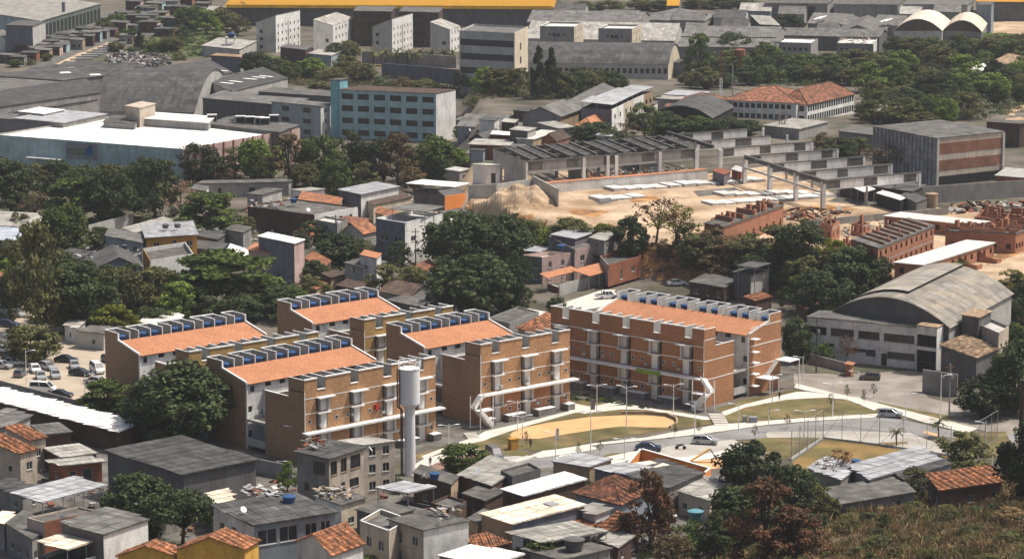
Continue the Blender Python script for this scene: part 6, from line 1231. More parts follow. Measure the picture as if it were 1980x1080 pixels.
def proto(kind, seed):
    # unit crown: about 1 wide, stands on z = 0 with height 1 (scaled per tree)
    rng = np.random.default_rng(seed); r = random.Random(seed); cl = []; limbs = []
    th = .3
    if kind in ('round', 'high'):
        for _ in range(78):
            d = rng.normal(size=3); d /= np.linalg.norm(d); rr = r.uniform(.5, 1.0) ** .6
            if kind == 'high':
                d[2] = abs(d[2]) - .3 if r.random() < .8 else d[2] * .6; cz, rz = .58, .36
            else: cz, rz = .50, .44
            cl.append((np.array([d[0] * .42 * rr, d[1] * .42 * rr, cz + d[2] * rz * rr]), r.uniform(.075, .16), 100, .8))
        if kind == 'round': th = .2
    elif kind == 'spread':
        for k in range(64):
            a = r.uniform(0, 6.283); lv = r.choice([.30, .40, .50, .60, .70, .80, .90]); R_ = (.48 - .26 * max(0, (lv - .55) / .45)) * math.sqrt(r.random()); cl.append((np.array([R_ * math.cos(a), R_ * math.sin(a), lv + r.uniform(-.03, .03)]), r.uniform(.10, .17), 100, .32))
        th = .4
    elif kind == 'loose':
        for k in range(56):
            a = r.uniform(0, 6.283); z = r.uniform(.16, .97); R_ = .46 * math.sqrt(r.random()) * math.sin(min(1, (1.08 - z) / .6) * 1.57); cl.append((np.array([R_ * math.cos(a), R_ * math.sin(a), z]), r.uniform(.07, .15), 62, .75))
    elif kind == 'sparse':
        for k in range(40):
            a = r.uniform(0, 6.283); z = r.uniform(.35, .97); R_ = .48 * math.sqrt(r.random()) * math.sin(min(1, (1.1 - z) / .55) * 1.57); cl.append((np.array([R_ * math.cos(a), R_ * math.sin(a), z]), r.uniform(.07, .13), 26, .6))
        th = .3
    elif kind == 'bush':
        for k in range(30):
            a = r.uniform(0, 6.283); R_ = .42 * math.sqrt(r.random()); z = .12 + .72 * r.random() * (1 - (R_ / .5) ** 2); cl.append((np.array([R_ * math.cos(a), R_ * math.sin(a), z]), r.uniform(.11, .2), 75, .8))
        th = .12
    elif kind == 'cone':
        for k in range(56):
            z = r.uniform(.08, .97); a = r.uniform(0, 6.283); R_ = .40 * (1 - z) ** .8 * r.uniform(.5, 1) + .01; cl.append((np.array([R_ * math.cos(a), R_ * math.sin(a), z]), .06 + .10 * (1 - z), 70, .7))
        th = .1
    C, N, S = [], [], []
    for c, rad, n, fl in cl:
        d = rng.normal(size=(n, 3)); d /= np.linalg.norm(d, axis=1)[:, None]; rr = rad * rng.uniform(.25, 1, n)[:, None] ** .5
        p = d * rr * np.array([1, 1, fl]); nn = d + rng.normal(size=(n, 3)) * .55 + np.array([0, 0, .35]); nn /= np.linalg.norm(nn, axis=1)[:, None]
        C.append(c + p); N.append(nn); S.append(rng.uniform(.030, .062, n) * (1.15 if kind == 'spread' else .8 if kind == 'sparse' else 1))
    C, N, S = np.concatenate(C), np.concatenate(N), np.concatenate(S); C[:, 2] = np.clip(C[:, 2], .02, 1.02)
    tm = MB(); top = V((r.uniform(-.03, .03), r.uniform(-.03, .03), th)); w0 = .032 if kind != 'sparse' else .022
    tm.tube((0, 0, -.06), top, w0, w0 * .7, 7)
    for k in range(8 if kind != 'cone' else 1):
        c = V(cl[(k * 5) % len(cl)][0]) if kind != 'cone' else V((0, 0, .9)); mid = top.lerp(c, .5) + V((0, 0, .04)); tm.tube(top, mid, w0 * .6, w0 * .36, 5); tm.tube(mid, c, w0 * .36, w0 * .1, 5)
        if kind == 'sparse':
            for q in range(3): d = V((r.uniform(-.14, .14), r.uniform(-.14, .14), r.uniform(.03, .14))); tm.tube(mid.lerp(c, q / 3), mid.lerp(c, q / 3) + d, w0 * .2, w0 * .05, 4)
    return leaf_mesh('crown', leaf_arrays(C, N, S, rng), ['lmid']), tm
def bare_proto(seed):
    r = random.Random(seed); tm = MB()
    def br(p, d, l, w, k):
        q = p + d * l; tm.tube(p, q, w, w * .65, 5)
        if k: 
            for _ in range(3 if k > 1 else 2): br(q, (d + V((r.uniform(-.9, .9), r.uniform(-.9, .9), r.uniform(-.1, .5)))).normalized(), l * r.uniform(.6, .8), w * .55, k - 1)
    br(V((0, 0, -.03)), V((0, 0, 1)), .26, .03, 4); return tm
def palm_proto(seed):
    r = random.Random(seed); tm = MB(); cm = MB(); tm.tube((0, 0, -.05), (.02, 0, .62), .035, .025, 7)
    for k in range(16):
        a = k * .3927 * 1.0 + r.uniform(-.2, .2); el = r.uniform(-.1, 1.1); p = V((.02, 0, .62)); d = V((math.cos(a) * math.cos(el), math.sin(a) * math.cos(el), math.sin(el))); sd_ = V((-math.sin(a), math.cos(a), 0)); prev = p; w = .03
        for q in range(5):
            nx_ = prev + d * .1; d = (d + V((0, 0, -.28))).normalized(); w2 = .055 * (1 - q / 5) + .01
            cm.quad(prev - sd_ * w, prev + V((0, 0, .0)), nx_, nx_ - sd_ * w2 - V((0, 0, .03))); cm.quad(prev, prev + sd_ * w, nx_ + sd_ * w2 - V((0, 0, .03)), nx_); prev = nx_; w = w2
    return cm, tm
PROTO = {}
def get_proto(kind, v):
    k = (kind, v)
    if k not in PROTO:
        if kind == 'bare': tm = bare_proto(v + 5); cme = None
        elif kind == 'palm':
            cm, tm = palm_proto(v + 3); o = cm.build('crown', 'lolive'); cme = o.data; bpy.data.objects.remove(o)
        else: cme, tm = proto(kind, hash(kind) % 1000 if False else sum(map(ord, kind)) * 7 + v * 31)
        o = tm.build('trunk', 'bark'); tme = o.data; bpy.data.objects.remove(o); PROTO[k] = (cme, tme)
    return PROTO[k]
TN = [0]
def tree(kind, px, py, w, h, mat, label, group=None, bark=None, name='tree', base=None):
    TN[0] += 1; v = TN[0] % (3 if kind in ('round', 'loose', 'spread', 'high') else 2); cme, tme = get_proto(kind, v)
    p = base if base is not None else G(px, py); s = pxm(p); W, H = w / s * 1.08, h / s
    root = thing(name, label, 'bush' if name == 'bush' else 'palm' if kind == 'palm' else 'tree', p, group); root.rotation_euler = (0, 0, TN[0] * 2.4); root.scale = (W, W, H)
    t = bpy.data.objects.new('trunk', tme); COL.objects.link(t); t.parent = root
    if bark: t.material_slots[0].link = 'OBJECT'; t.material_slots[0].material = MATS[bark]
    if cme:
        c = bpy.data.objects.new('crown', cme); COL.objects.link(c); c.parent = root; c.material_slots[0].link = 'OBJECT'; c.material_slots[0].material = MATS[mat]
    return root
T = tree
# foreground and middle, each one its own tree
T('round', 350, 862, 200, 168, 'ldark', 'big dark mango tree in front of the two left brick blocks')
T('round', 285, 850, 110, 110, 'ldark', 'dark tree leaning on the left side of the big mango tree')
T('spread', 208, 815, 96, 84, 'lmid', 'bright-leaved almond tree at the end of the glaring white roof')
T('round', 268, 1040, 150, 128, 'ldark', 'left one of the two dark trees beside the light grey carport')
T('high', 352, 1062, 130, 140, 'ldark', 'dark tree with a forked bare trunk beside the white veranda house')
T('round', 898, 914, 98, 60, 'lmid', 'round bright green tree by the parked dark van')
T('bush', 770, 948, 62, 36, 'ldark', 'low dark bush at the foot of the white water tower', name='bush')
T('round', 1452, 975, 140, 128, 'lblack', 'big black-green tree at the end of the orange wall')
T('round', 1535, 985, 95, 95, 'ldark', 'dark tree between the black-green tree and the grey metal shed')
T('loose', 1480, 1090, 150, 165, 'lrust', 'dark reddish tree in front of the black-green tree')
T('loose', 1258, 1062, 118, 158, 'lrust', 'rust-brown dying tree in front of the red hip roof')
T('sparse', 1618, 942, 84, 74, 'lrust', 'small reddish bare-limbed tree on the hill beside the big metal roof')
T('bush', 1672, 938, 50, 32, 'lmid', 'green bush next to the small reddish tree on the hill', name='bush')
T('loose', 1862, 922, 128, 92, 'lolive', 'olive tree in front of the sports cage')
T('loose', 1772, 962, 80, 60, 'lolive', 'olive bush-like tree growing through the rust tile roof')
T('round', 1962, 800, 110, 150, 'ldark', 'dark tree at the right edge above the street corner')
T('round', 1905, 806, 120, 88, 'lblack', 'black-green tree in shade below the tan tile roof')
T('round', 1985, 960, 120, 150, 'lblack', 'dark tree at the right edge above the grassy hill')
T('bush', 1030, 1100, 112, 78, 'lmid', 'bushy green tree at the bottom below the pale canopy roof')
T('loose', 556, 952, 44, 62, 'lbright', 'banana-like green plant between the yard wall and the unfinished house', name='plant')
T('bush', 706, 1094, 80, 34, 'lbright', 'bright bush at the bottom edge below the tiled cottage', name='bush')
T('bush', 74, 822, 40, 24, 'lmid', 'little green bush below the glaring white roof', name='bush')
T('loose', 1140, 1000, 40, 70, 'lolive', 'thin shrub against the grey wall of the red hip-roofed house', name='bush')
T('spread', 436, 605, 205, 122, 'lmid', 'wide spreading green tree above the block by the car park')
T('spread', 525, 612, 100, 62, 'ldark', 'dark spreading tree right of the wide green tree')
T('round', 226, 655, 100, 68, 'lyellow', 'yellow-green tree left of the block by the car park')
T('round', 64, 700, 112, 76, 'lolive', 'olive tree standing among the parked cars')
T('loose', 72, 645, 120, 215, 'lolive', 'tall loose tree above the car park')
T('round', 165, 640, 150, 140, 'ldark', 'dark broad tree behind the car park')
T('round', 240, 620, 120, 110, 'lolive', 'dull green tree behind the yellow-green tree')
T('loose', 305, 612, 120, 95, 'lolive', 'olive scrubby tree below the slate gabled shed')
T('round', 30, 600, 90, 90, 'ldark', 'dark tree at the left edge over the car park')
T('round', 123, 495, 98, 106, 'lmid', 'leafy green tree behind the tall loose tree')
T('spread', 405, 465, 120, 98, 'lmid', 'almond tree with a pale trunk beside the pinkish tree', bark='barkgrey')
T('sparse', 350, 432, 62, 84, 'lpink', 'pinkish dry tree by the small white house')
T('round', 890, 530, 150, 128, 'ldark', 'broad dark tree right of the white three-storey house')
T('round', 965, 520, 120, 110, 'ldark', 'dark tree behind the pink terrace house')
T('round', 912, 612, 170, 125, 'ldark', 'big dark tree above the back block')
T('round', 975, 600, 90, 95, 'lblack', 'black-green tree left of the pink terrace house')
T('palm', 850, 515, 90, 95, 'lolive', 'palm in front of the broad dark tree', name='palm_tree')
T('round', 655, 512, 98, 64, 'ldark', 'dark tree in the gardens left of the white three-storey house')
T('bush', 706, 490, 80, 40, 'lolive', 'dull bush under the gabled cottage with the bright tile roof', name='bush')
T('loose', 748, 582, 90, 70, 'lolive', 'grey-olive shrub in front of the white plain house')
T('round', 1220, 498, 74, 84, 'ldark', 'round dark tree at the edge of the building site')
T('sparse', 1268, 470, 120, 88, 'lrust', 'flat-crowned reddish bare tree at the edge of the building site')
T('sparse', 1310, 475, 90, 80, 'lyellow', 'thin yellow-green tree beside the flat-crowned reddish tree')
T('round', 1652, 580, 120, 108, 'ldark', 'big dark tree below the two-storey brick terrace')
T('round', 1592, 612, 120, 96, 'ldark', 'dark round tree behind the vaulted roof')
T('loose', 1540, 600, 66, 66, 'lmid', 'light green tree right of the grey tower house')
T('round', 1540, 700, 66, 92, 'ldark', 'tree squeezed between the right hand block and the white office')
T('loose', 1592, 702, 46, 40, 'lmid', 'small tree in front of the white office')
T('sparse', 1636, 706, 44, 60, 'lrust', 'thin reddish tree in front of the white office')
T('loose', 1960, 560, 70, 40, 'lyellow', 'pale sapling on the sandy ground at the right edge')
T('bush', 1835, 516, 70, 26, 'lmid', 'bush at the corner of the white slab roof', name='bush')
T('cone', 1042, 192, 50, 104, 'lblack', 'left of two tall dark conical trees in front of the barrel-roofed factory')
T('cone', 1066, 190, 50, 98, 'lblack', 'right of two tall dark conical trees in front of the barrel-roofed factory')
T('loose', 1246, 266, 74, 66, 'lmid', 'fresh green tree below the canopied row of houses')
T('round', 1146, 278, 90, 44, 'ldark', 'low dark round tree above the ruined factory')
T('sparse', 1215, 272, 80, 34, 'lbrown', 'dry brown bush above the ruined factory')
T('bare', 1508, 262, 70, 62, 'lmid', 'leafless grey tree in front of the red hip-roofed building', bark='barkgrey')
T('loose', 1352, 150, 64, 84, 'lmid', 'tall pale green tree right of the barrel-roofed factory')
T('round', 1360, 172, 70, 44, 'lolive', 'olive tree below the tall pale green tree')
T('round', 1625, 308, 70, 44, 'ldark', 'dark shrubby tree behind the factory girders')
T('sparse', 1712, 345, 120, 64, 'lbrown', 'dry brown tree under the ribbed grey panels')
T('round', 1528, 68, 66, 42, 'lblack', 'dark tree among the far sheds')
T('round', 47, 50, 60, 34, 'ldark', 'dark tree on the roof edge of the long green-trimmed shed')
T('spread', 620, 182, 50, 24, 'lolive', 'small tree on the dark roof left of the teal stair tower')
T('palm', 1733, 862, 36, 44, 'lolive', 'small palm on the pale plaza', name='palm_tree')
T('palm', 1815, 846, 40, 48, 'lolive', 'small palm by the striped kerb', name='palm_tree')
# trees that form masses: nothing sets the single ones apart
def mass(rows, kinds, label, group, seed=1, name='tree'):
    r = random.Random(seed)
    for i, (x, y, w, h, *m) in enumerate(rows):
        T(m[1] if len(m) > 1 else kinds[i % len(kinds)], x, y, w, h, m[0] if m else r.choice(['ldark', 'lmid', 'lolive', 'ldark', 'lbright', 'lmid', 'lolive']), label, group, name=name)
mass([(20, 395, 100, 92, 'ldark'), (75, 362, 90, 46, 'lolive'), (70, 430, 70, 60, 'lbrown', 'sparse'), (110, 400, 90, 90, 'ldark'), (150, 430, 120, 90, 'lmid', 'spread'), (165, 372, 90, 52, 'ldark'), (215, 435, 110, 112, 'ldark'), (240, 368, 80, 48, 'lolive'), (270, 400, 80, 100, 'ldark'), (300, 428, 100, 120, 'ldark'),
      (205, 350, 80, 34, 'lolive'), (270, 352, 60, 34, 'lolive'), (10, 350, 60, 34, 'lmid'), (320, 345, 60, 30, 'lmid'), (130, 350, 60, 30, 'lmid'), (325, 370, 50, 60, 'ldark'), (40, 420, 60, 50, 'ldark')], ['round', 'loose'], 'tree in the dense dark belt below the teal supermarket wall', 'trees below the supermarket wall')
mass([(385, 352, 95, 78, 'lblack'), (420, 325, 70, 62, 'lbright', 'spread'), (455, 345, 80, 60, 'lolive'), (505, 350, 95, 86, 'lbright'), (560, 360, 90, 100, 'lbrown', 'loose'), (540, 310, 50, 52, 'lmid'), (620, 365, 90, 110, 'lmid'), (650, 385, 60, 80, 'lmid'), (680, 350, 80, 98, 'ldark'), (722, 355, 80, 92, 'lblack'), (770, 362, 80, 104, 'lbrown', 'loose'), (770, 305, 44, 44, 'lpink', 'sparse'),
      (830, 350, 105, 92, 'lmid'), (878, 345, 60, 60, 'lbright'), (700, 372, 70, 60, 'lolive'), (800, 372, 60, 50, 'lbrown', 'loose'), (590, 372, 60, 60, 'lolive')], ['round', 'round', 'loose'], 'tree in the mixed belt below the pale blue building', 'trees below the blue building')
mass([(1020, 470, 70, 46), (1060, 476, 76, 54), (1100, 470, 80, 50), (1140, 462, 70, 40, 'lolive'), (1170, 466, 50, 36, 'lyellow'), (1045, 452, 60, 34), (1010, 500, 60, 70, 'ldark')], ['round', 'bush'], 'bushy tree in the hedge along the top of the pink houses', 'trees above the pink houses')
mass([(1375, 494, 90, 52, 'lbrown', 'loose'), (1350, 520, 80, 70, 'lolive'), (1410, 532, 110, 66, 'lbrown', 'loose'), (1450, 506, 100, 54, 'lolive', 'loose'), (1505, 500, 110, 64, 'lolive', 'loose'), (1480, 540, 120, 70, 'ldark'), (1545, 510, 100, 90, 'ldark'), (1560, 560, 100, 70, 'lolive'), (1520, 560, 80, 50, 'ldark'), (1610, 520, 70, 60, 'lyellow', 'loose'), (1330, 480, 60, 50, 'lolive', 'loose'), (1690, 560, 80, 70, 'ldark'), (1620, 590, 80, 60, 'ldark')],
     ['round', 'round'], 'scrubby tree on the wooded bank below the brick terraces', 'trees on the wooded bank')
mass([(x, 190 - abs(x - 1100) * .05, 60, 52) for x in (905, 935, 965, 998, 1090, 1115, 1140, 1165, 1185)] + [(1120, 170, 70, 40, 'ldark'), (1160, 172, 60, 40, 'ldark'), (1010, 172, 46, 40, 'ldark')], ['round', 'loose'], 'dark tree on the slope in front of the barrel-roofed factory', 'trees on the slope before the barrel-roofed factory')
mass([(495, 150, 66, 52, 'lblack'), (530, 148, 66, 48, 'ldark'), (560, 155, 50, 36), (600, 150, 60, 40), (640, 155, 60, 40), (670, 150, 60, 44), (700, 160, 60, 38), (740, 172, 60, 34), (780, 178, 56, 30, 'lbrown'), (820, 182, 56, 30), (860, 184, 50, 30), (650, 122, 50, 40), (675, 118, 46, 40)], ['round', 'bush', 'loose'], 'tree on the dark slope above the pale blue building', 'trees on the slope above the blue building')
mass([(x, 127, 36, 40, 'lolive', 'palm') for x in (722, 745, 768, 788, 812, 836, 858, 876)], ['palm'], 'palm in the row along the pale boundary wall', 'palms along the boundary wall', name='palm_tree')
mass([(1300, 262, 70, 40, 'ldark'), (1345, 262, 76, 40, 'lmid'), (1400, 268, 80, 44, 'ldark'), (1440, 266, 70, 36, 'ldark'), (1275, 258, 50, 34, 'lolive')], ['round'], 'dark tree in the row behind the top of the ruined factory', 'trees behind the ruined factory')
mass([(15, 520, 70, 60), (55, 512, 60, 60), (108, 560, 100, 80), (150, 590, 110, 84), (205, 585, 90, 74), (255, 580, 90, 70), (300, 585, 90, 70), (345, 625, 90, 80), (375, 590, 80, 60), (475, 615, 90, 60), (560, 600, 80, 50, 'lmid'), (600, 575, 80, 44, 'lolive'), (505, 578, 50, 28, 'lmid'), (20, 560, 70, 60), (110, 620, 90, 70, 'ldark'), (70, 570, 70, 70, 'lolive', 'loose'), (300, 640, 70, 46), (400, 630, 90, 60, 'ldark'), (465, 625, 90, 60, 'ldark'), (545, 625, 70, 50, 'ldark'), (190, 480, 60, 44, 'ldark'), (40, 470, 60, 60, 'lolive', 'loose')],
     ['round', 'loose'], 'tree in the leafy gardens above the two left housing blocks', 'trees in the leafy gardens', 7)
mass([(560, 440, 66, 40, 'lolive'), (600, 476, 70, 50, 'ldark'), (640, 478, 60, 44, 'ldark'), (690, 540, 50, 40, 'lolive'), (610, 545, 60, 44, 'ldark'), (770, 515, 50, 50, 'ldark'), (800, 560, 60, 46, 'lolive'), (860, 575, 90, 80, 'ldark'), (840, 470, 60, 60, 'ldark'), (930, 470, 80, 56, 'ldark'), (985, 480, 70, 60, 'lmid'), (1000, 560, 60, 80, 'ldark'), (880, 450, 60, 44, 'lmid'), (945, 560, 90, 70, 'ldark'), (470, 455, 50, 40, 'lolive'), (540, 440, 50, 36, 'lmid'), (830, 600, 50, 36, 'lolive'), (1010, 600, 50, 50, 'ldark'), (1075, 612, 40, 40, 'ldark')],
     ['round', 'loose'], 'tree in the gardens around the white three-storey house', 'trees around the white three-storey house', 8)
mass([(915, 205, 50, 26, 'lolive', 'bush'), (1200, 205, 40, 30, 'ldark'), (1270, 215, 40, 30, 'lmid'), (1310, 222, 40, 26, 'ldark'), (895, 270, 40, 30, 'lolive'), (1180, 285, 70, 34, 'ldark'), (1290, 250, 70, 36, 'ldark'), (1380, 150, 60, 40, 'ldark'), (1420, 140, 70, 44, 'lolive'), (1450, 165, 60, 40, 'ldark'), (1490, 160, 60, 36, 'lmid'), (1530, 158, 60, 34, 'ldark'), (1570, 158, 60, 34, 'lolive'), (1610, 158, 60, 34, 'ldark'), (1650, 165, 60, 36, 'lolive'), (1470, 140, 60, 36, 'lolive'), (1510, 138, 60, 36, 'ldark'), (1560, 136, 60, 34, 'lmid'), (1600, 136, 60, 34, 'ldark'), (1640, 138, 60, 34, 'ldark'), (1320, 145, 50, 30, 'lolive'), (1400, 170, 50, 30, 'ldark'), (1330, 165, 40, 26, 'lolive'), (1660, 300, 60, 34, 'lolive', 'loose'), (1590, 290, 50, 34, 'lbrown', 'loose'), (1680, 232, 60, 36, 'ldark'), (1720, 240, 60, 34, 'lolive'), (1780, 240, 60, 34, 'lolive')],
     ['round'], 'small tree between the roofs around the red hip roof', 'trees around the red hip roof', 9)
rf = random.Random(5); rows = []
for y in range(108, 246, 15):
    x = 1400 + rf.uniform(0, 30)
    while x < 1990:
        if not (1490 < x < 1705 and y < 128) and not (1380 < x < 1660 and y > 150) and not (y > 228 and x < 1760) and not (1720 < x < 1900 and y < 100) and not (x > 1880 and y > 205): rows.append((x, y + 8 + rf.uniform(-5, 5), rf.uniform(46, 84), rf.uniform(34, 60), rf.choice(['ldark', 'lmid', 'lmid', 'lolive', 'lblack', 'lbright', 'lolive', 'lmid'])))
        x += rf.uniform(42, 74)
mass(rows, ['round', 'loose', 'round'], 'tree in the dense wood at the upper right', 'trees of the upper right wood', 5)
mass([(1930, 100, 90, 36, 'lbright'), (1880, 108, 80, 34, 'lmid'), (1970, 112, 70, 40, 'lbright'), (1735, 108, 60, 38, 'ldark'), (1780, 112, 70, 40, 'ldark'), (1830, 114, 70, 38, 'ldark'), (1940, 30, 70, 40, 'ldark'), (1975, 24, 60, 40, 'ldark')], ['spread', 'round'], 'tree below or beside the twin cream vaults', 'trees around the twin vaults')
mass([(370, 60, 70, 50), (400, 66, 60, 46), (430, 58, 60, 46), (460, 70, 50, 40), (480, 48, 50, 50, 'lolive', 'palm'), (350, 88, 50, 40, 'ldark'), (330, 100, 50, 30), (470, 30, 60, 40), (420, 92, 46, 26), (270, 100, 30, 40, 'lblack', 'cone'), (225, 55, 40, 30, 'lmid'), (260, 84, 36, 30, 'ldark')], ['round', 'loose'], 'tree on the green slope among the shacks', 'trees on the green slope')
mass([(1030, 30, 60, 24), (1080, 28, 60, 24), (1130, 26, 60, 24), (1180, 26, 60, 26), (1240, 20, 60, 22), (1280, 22, 50, 22), (1350, 16, 70, 26), (1400, 18, 60, 24), (1440, 20, 50, 24), (560, 22, 60, 26), (620, 24, 60, 20)], ['round'], 'distant dark tree behind the farthest sheds', 'distant trees at the top')
mass([(x, y, 14, 30, 'lolive', 'sparse') for x, y in ((1638, 772), (1671, 782), (1689, 770), (1160, 880), (1118, 884), (1304, 846), (1460, 850), (1522, 828), (1018, 862), (1352, 842), (1606, 790))], ['sparse'], 'thin young street tree planted along the pale footpaths', 'young street trees', name='sapling')
for x, y, w, h, k, m, lb in [(1330, 1060, 90, 70, 'bush', 'lmid', 'green bush beside the rust-brown tree'), (1390, 1075, 90, 90, 'loose', 'ldark', 'dark tangled tree at the bottom left of the hill'), (1300, 1092, 80, 60, 'loose', 'lbrown', 'brown shrub at the bottom under the rust-brown tree'), (1410, 1020, 70, 60, 'loose', 'lrust', 'reddish shrub behind the teal tank'), (1560, 1030, 80, 60, 'bush', 'ldark', 'dark bush on the lower hill beside the dark reddish tree'), (1440, 1050, 150, 120, 'round', 'ldark', 'dark bushy tree at the lower left foot of the grassy hill'), (1540, 1085, 130, 100, 'loose', 'lrust', 'brownish dying tree at the bottom edge left of the grass'), (1585, 1010, 80, 76, 'loose', 'lolive', 'olive shrub between the shack roof and the reddish tree')]:
    T(k, x, y, w, h, m, lb, name='bush' if k == 'bush' else 'tree')
# ================================================================ undergrowth and hill grass: uncountable
def inside_px(pp, x, y):
    c = False; j = len(pp) - 1
    for i in range(len(pp)):
        (xi, yi), (xj, yj) = pp[i], pp[j]
        if (yi > y) != (yj > y) and x < (xj - xi) * (y - yi) / (yj - yi) + xi: c = not c
        j = i
    return c
def undergrowth(label, pp, n, size, mats, seed, leaves=46, hz=.8):
    rng = np.random.default_rng(seed); r = random.Random(seed); x0, x1 = min(q[0] for q in pp), max(q[0] for q in pp); y0, y1 = min(q[1] for q in pp), max(q[1] for q in pp); C, N, S, MI = [], [], [], []; k = 0
    while k < n:
        x, y = r.uniform(x0, x1), r.uniform(y0, y1)
        if not inside_px(pp, x, y): continue
        p = G(x, y); k += 1; s = size * r.uniform(.5, 1.3); d = rng.normal(size=(leaves, 3)); d /= np.linalg.norm(d, axis=1)[:, None]; d[:, 2] = abs(d[:, 2]); rr = s * rng.uniform(.4, 1, leaves)[:, None]
        C.append(np.array(p) + d * rr * np.array([1, 1, hz])); nn = d + rng.normal(size=(leaves, 3)) * .5; N.append(nn / np.linalg.norm(nn, axis=1)[:, None]); S.append(rng.uniform(.25, .5, leaves) * (.6 + .25 * size)); MI.append(np.full(leaves, r.randrange(len(mats))))
    me = leaf_mesh('undergrowth', leaf_arrays(np.concatenate(C), np.concatenate(N), np.concatenate(S), rng), mats, np.concatenate(MI)); o = bpy.data.objects.new('undergrowth', me); COL.objects.link(o); tag(o, label, 'undergrowth', None, 'stuff')
undergrowth('dark undergrowth filling the belt of trees below the supermarket', [(0, 330), (120, 318), (360, 330), (560, 345), (860, 345), (850, 362), (640, 385), (560, 372), (360, 372), (330, 425), (180, 440), (0, 430)], 620, 1.5, ['ldark', 'lolive', 'ldark'], 1)
undergrowth('dark scrub on the slope behind the pale blue building', [(480, 118), (700, 128), (740, 165), (890, 168), (900, 150), (1190, 165), (1190, 195), (890, 190), (640, 178), (480, 150)], 900, 2.1, ['ldark', 'lolive', 'lbrown'], 2)
undergrowth('undergrowth of the wood at the upper right', [(1310, 125), (1390, 112), (1980, 100), (1980, 215), (1880, 235), (1680, 238), (1660, 170), (1400, 165), (1310, 160)], 1300, 2.3, ['ldark', 'lmid', 'lolive', 'ldark'], 3)
undergrowth('scrub covering the wooded bank below the brick terraces', [(1330, 455), (1420, 462), (1600, 500), (1720, 520), (1700, 590), (1500, 575), (1350, 560), (1340, 510)], 420, 1.2, ['lolive', 'lbrown', 'ldark'], 4)
undergrowth('low scrub along the ochre bank beside the pink houses', [(1240, 455), (1340, 470), (1340, 520), (1300, 548), (1270, 520)], 90, .8, ['lbrown', 'lolive', 'lgrass'], 5)
undergrowth('garden greenery between the houses above the housing estate', [(480, 550), (640, 545), (740, 575), (730, 600), (560, 600), (380, 620), (240, 640), (120, 650), (20, 600), (20, 520), (150, 520), (280, 530), (340, 560)], 330, 1.1, ['ldark', 'lolive', 'lmid'], 6)
undergrowth('dark garden greenery around the trees right of the white three-storey house', [(610, 480), (720, 470), (800, 520), (850, 480), (1010, 480), (1005, 590), (840, 590), (760, 540), (640, 520)], 300, 1.1, ['ldark', 'lolive', 'lmid'], 7)
undergrowth('green weeds on the slope above the scrap heap', [(250, 92), (330, 60), (440, 70), (480, 96), (400, 112), (330, 106), (240, 104)], 260, 1.3, ['lmid', 'lolive', 'ldark'], 8)
undergrowth('dark planting at the foot of the right hand block', [(1105, 760), (1140, 764), (1270, 790), (1262, 794), (1180, 780), (1105, 772)], 60, .6, ['ldark', 'lmid'], 10)
undergrowth('weeds and bushes in the yards of the foreground houses', [(1200, 1060), (1300, 1000), (1420, 985), (1440, 1080), (1200, 1085)], 90, 1.0, ['lolive', 'lmid', 'lrust'], 11)
mass([(1975, 640, 70, 70, 'ldark'), (1985, 600, 60, 60, 'ldark'), (1962, 665, 60, 44, 'lmid'), (1990, 690, 60, 60, 'ldark')], ['round'], 'dark tree added over the building shade beyond the vaulted warehouse', 'trees beyond the warehouse', 12)  # trees added to stand in for a building in shade
mass([(60, 126, 26, 16), (90, 118, 26, 16), (118, 84, 30, 20), (150, 84, 26, 18), (180, 74, 28, 18), (210, 64, 30, 22), (240, 72, 30, 22), (200, 56, 34, 22), (160, 64, 30, 20), (260, 40, 30, 22), (310, 52, 34, 26), (300, 34, 34, 24), (340, 44, 30, 24), (380, 36, 34, 26), (410, 30, 34, 26), (280, 16, 34, 20), (350, 12, 34, 20), (225, 100, 36, 20, 'lolive'), (260, 104, 40, 20), (300, 100, 40, 22), (345, 116, 36, 20), (30, 130, 30, 16)], ['bush', 'round'], 'small bush or tree squeezed between the shacks at the top left', 'greenery between the shacks', 13)
undergrowth('bushes along the far tree line', [(440, 18), (700, 20), (1000, 24), (1480, 16), (1480, 8), (440, 12)], 260, 2.4, ['ldark', 'lolive'], 12)
# dry grass on the foreground hill
rng = np.random.default_rng(21); r = random.Random(21); C, N, S, MI = [], [], [], []; BV = []; cnt = 0
pts = []
while len(pts) < 22000:
    x, y = r.uniform(16, 112), r.uniform(378, 500); t = interp(_foot, x) - y
    if t < -4 or (t < 3 and r.random() < .5): continue
    pts.append((x, y, terr(x, y)))
pts = np.array(pts); nb = 5; base = np.repeat(pts, nb, 0) + np.concatenate([rng.normal(size=(len(pts) * nb, 2)) * .22, np.zeros((len(pts) * nb, 1))], 1)
n = len(base); a = rng.uniform(0, 6.283, n); hgt = np.repeat(rng.gamma(2.4, .22, len(pts)), nb) * rng.uniform(.6, 1.1, n) + .15; lean = rng.normal(size=(n, 2)) * .35 * hgt[:, None]
wv = np.stack([np.cos(a), np.sin(a), np.zeros(n)], 1) * (.05 + .05 * hgt[:, None]); tip = base + np.concatenate([lean, hgt[:, None]], 1); mid = base * .45 + tip * .55 - np.concatenate([lean * .12, np.zeros((n, 1))], 1)
verts = np.stack([base, mid - wv, tip, mid + wv], 1).reshape(-1, 3)
nz = np.array([math.sin(x * .21 + 1) + math.sin(y * .27 + x * .11) + r.uniform(-1, 1) for x, y, z in pts]); mi = np.repeat(np.where(nz > .9, 1, np.where(nz < -1.3, 2, 0)), nb)
o = bpy.data.objects.new('dry_grass', leaf_mesh('dry_grass', verts, ['lgrass', 'lgrassgreen', 'lbrown'], mi)); COL.objects.link(o); tag(o, 'tall dry grass covering the hillside at the bottom right', 'grass', None, 'stuff')
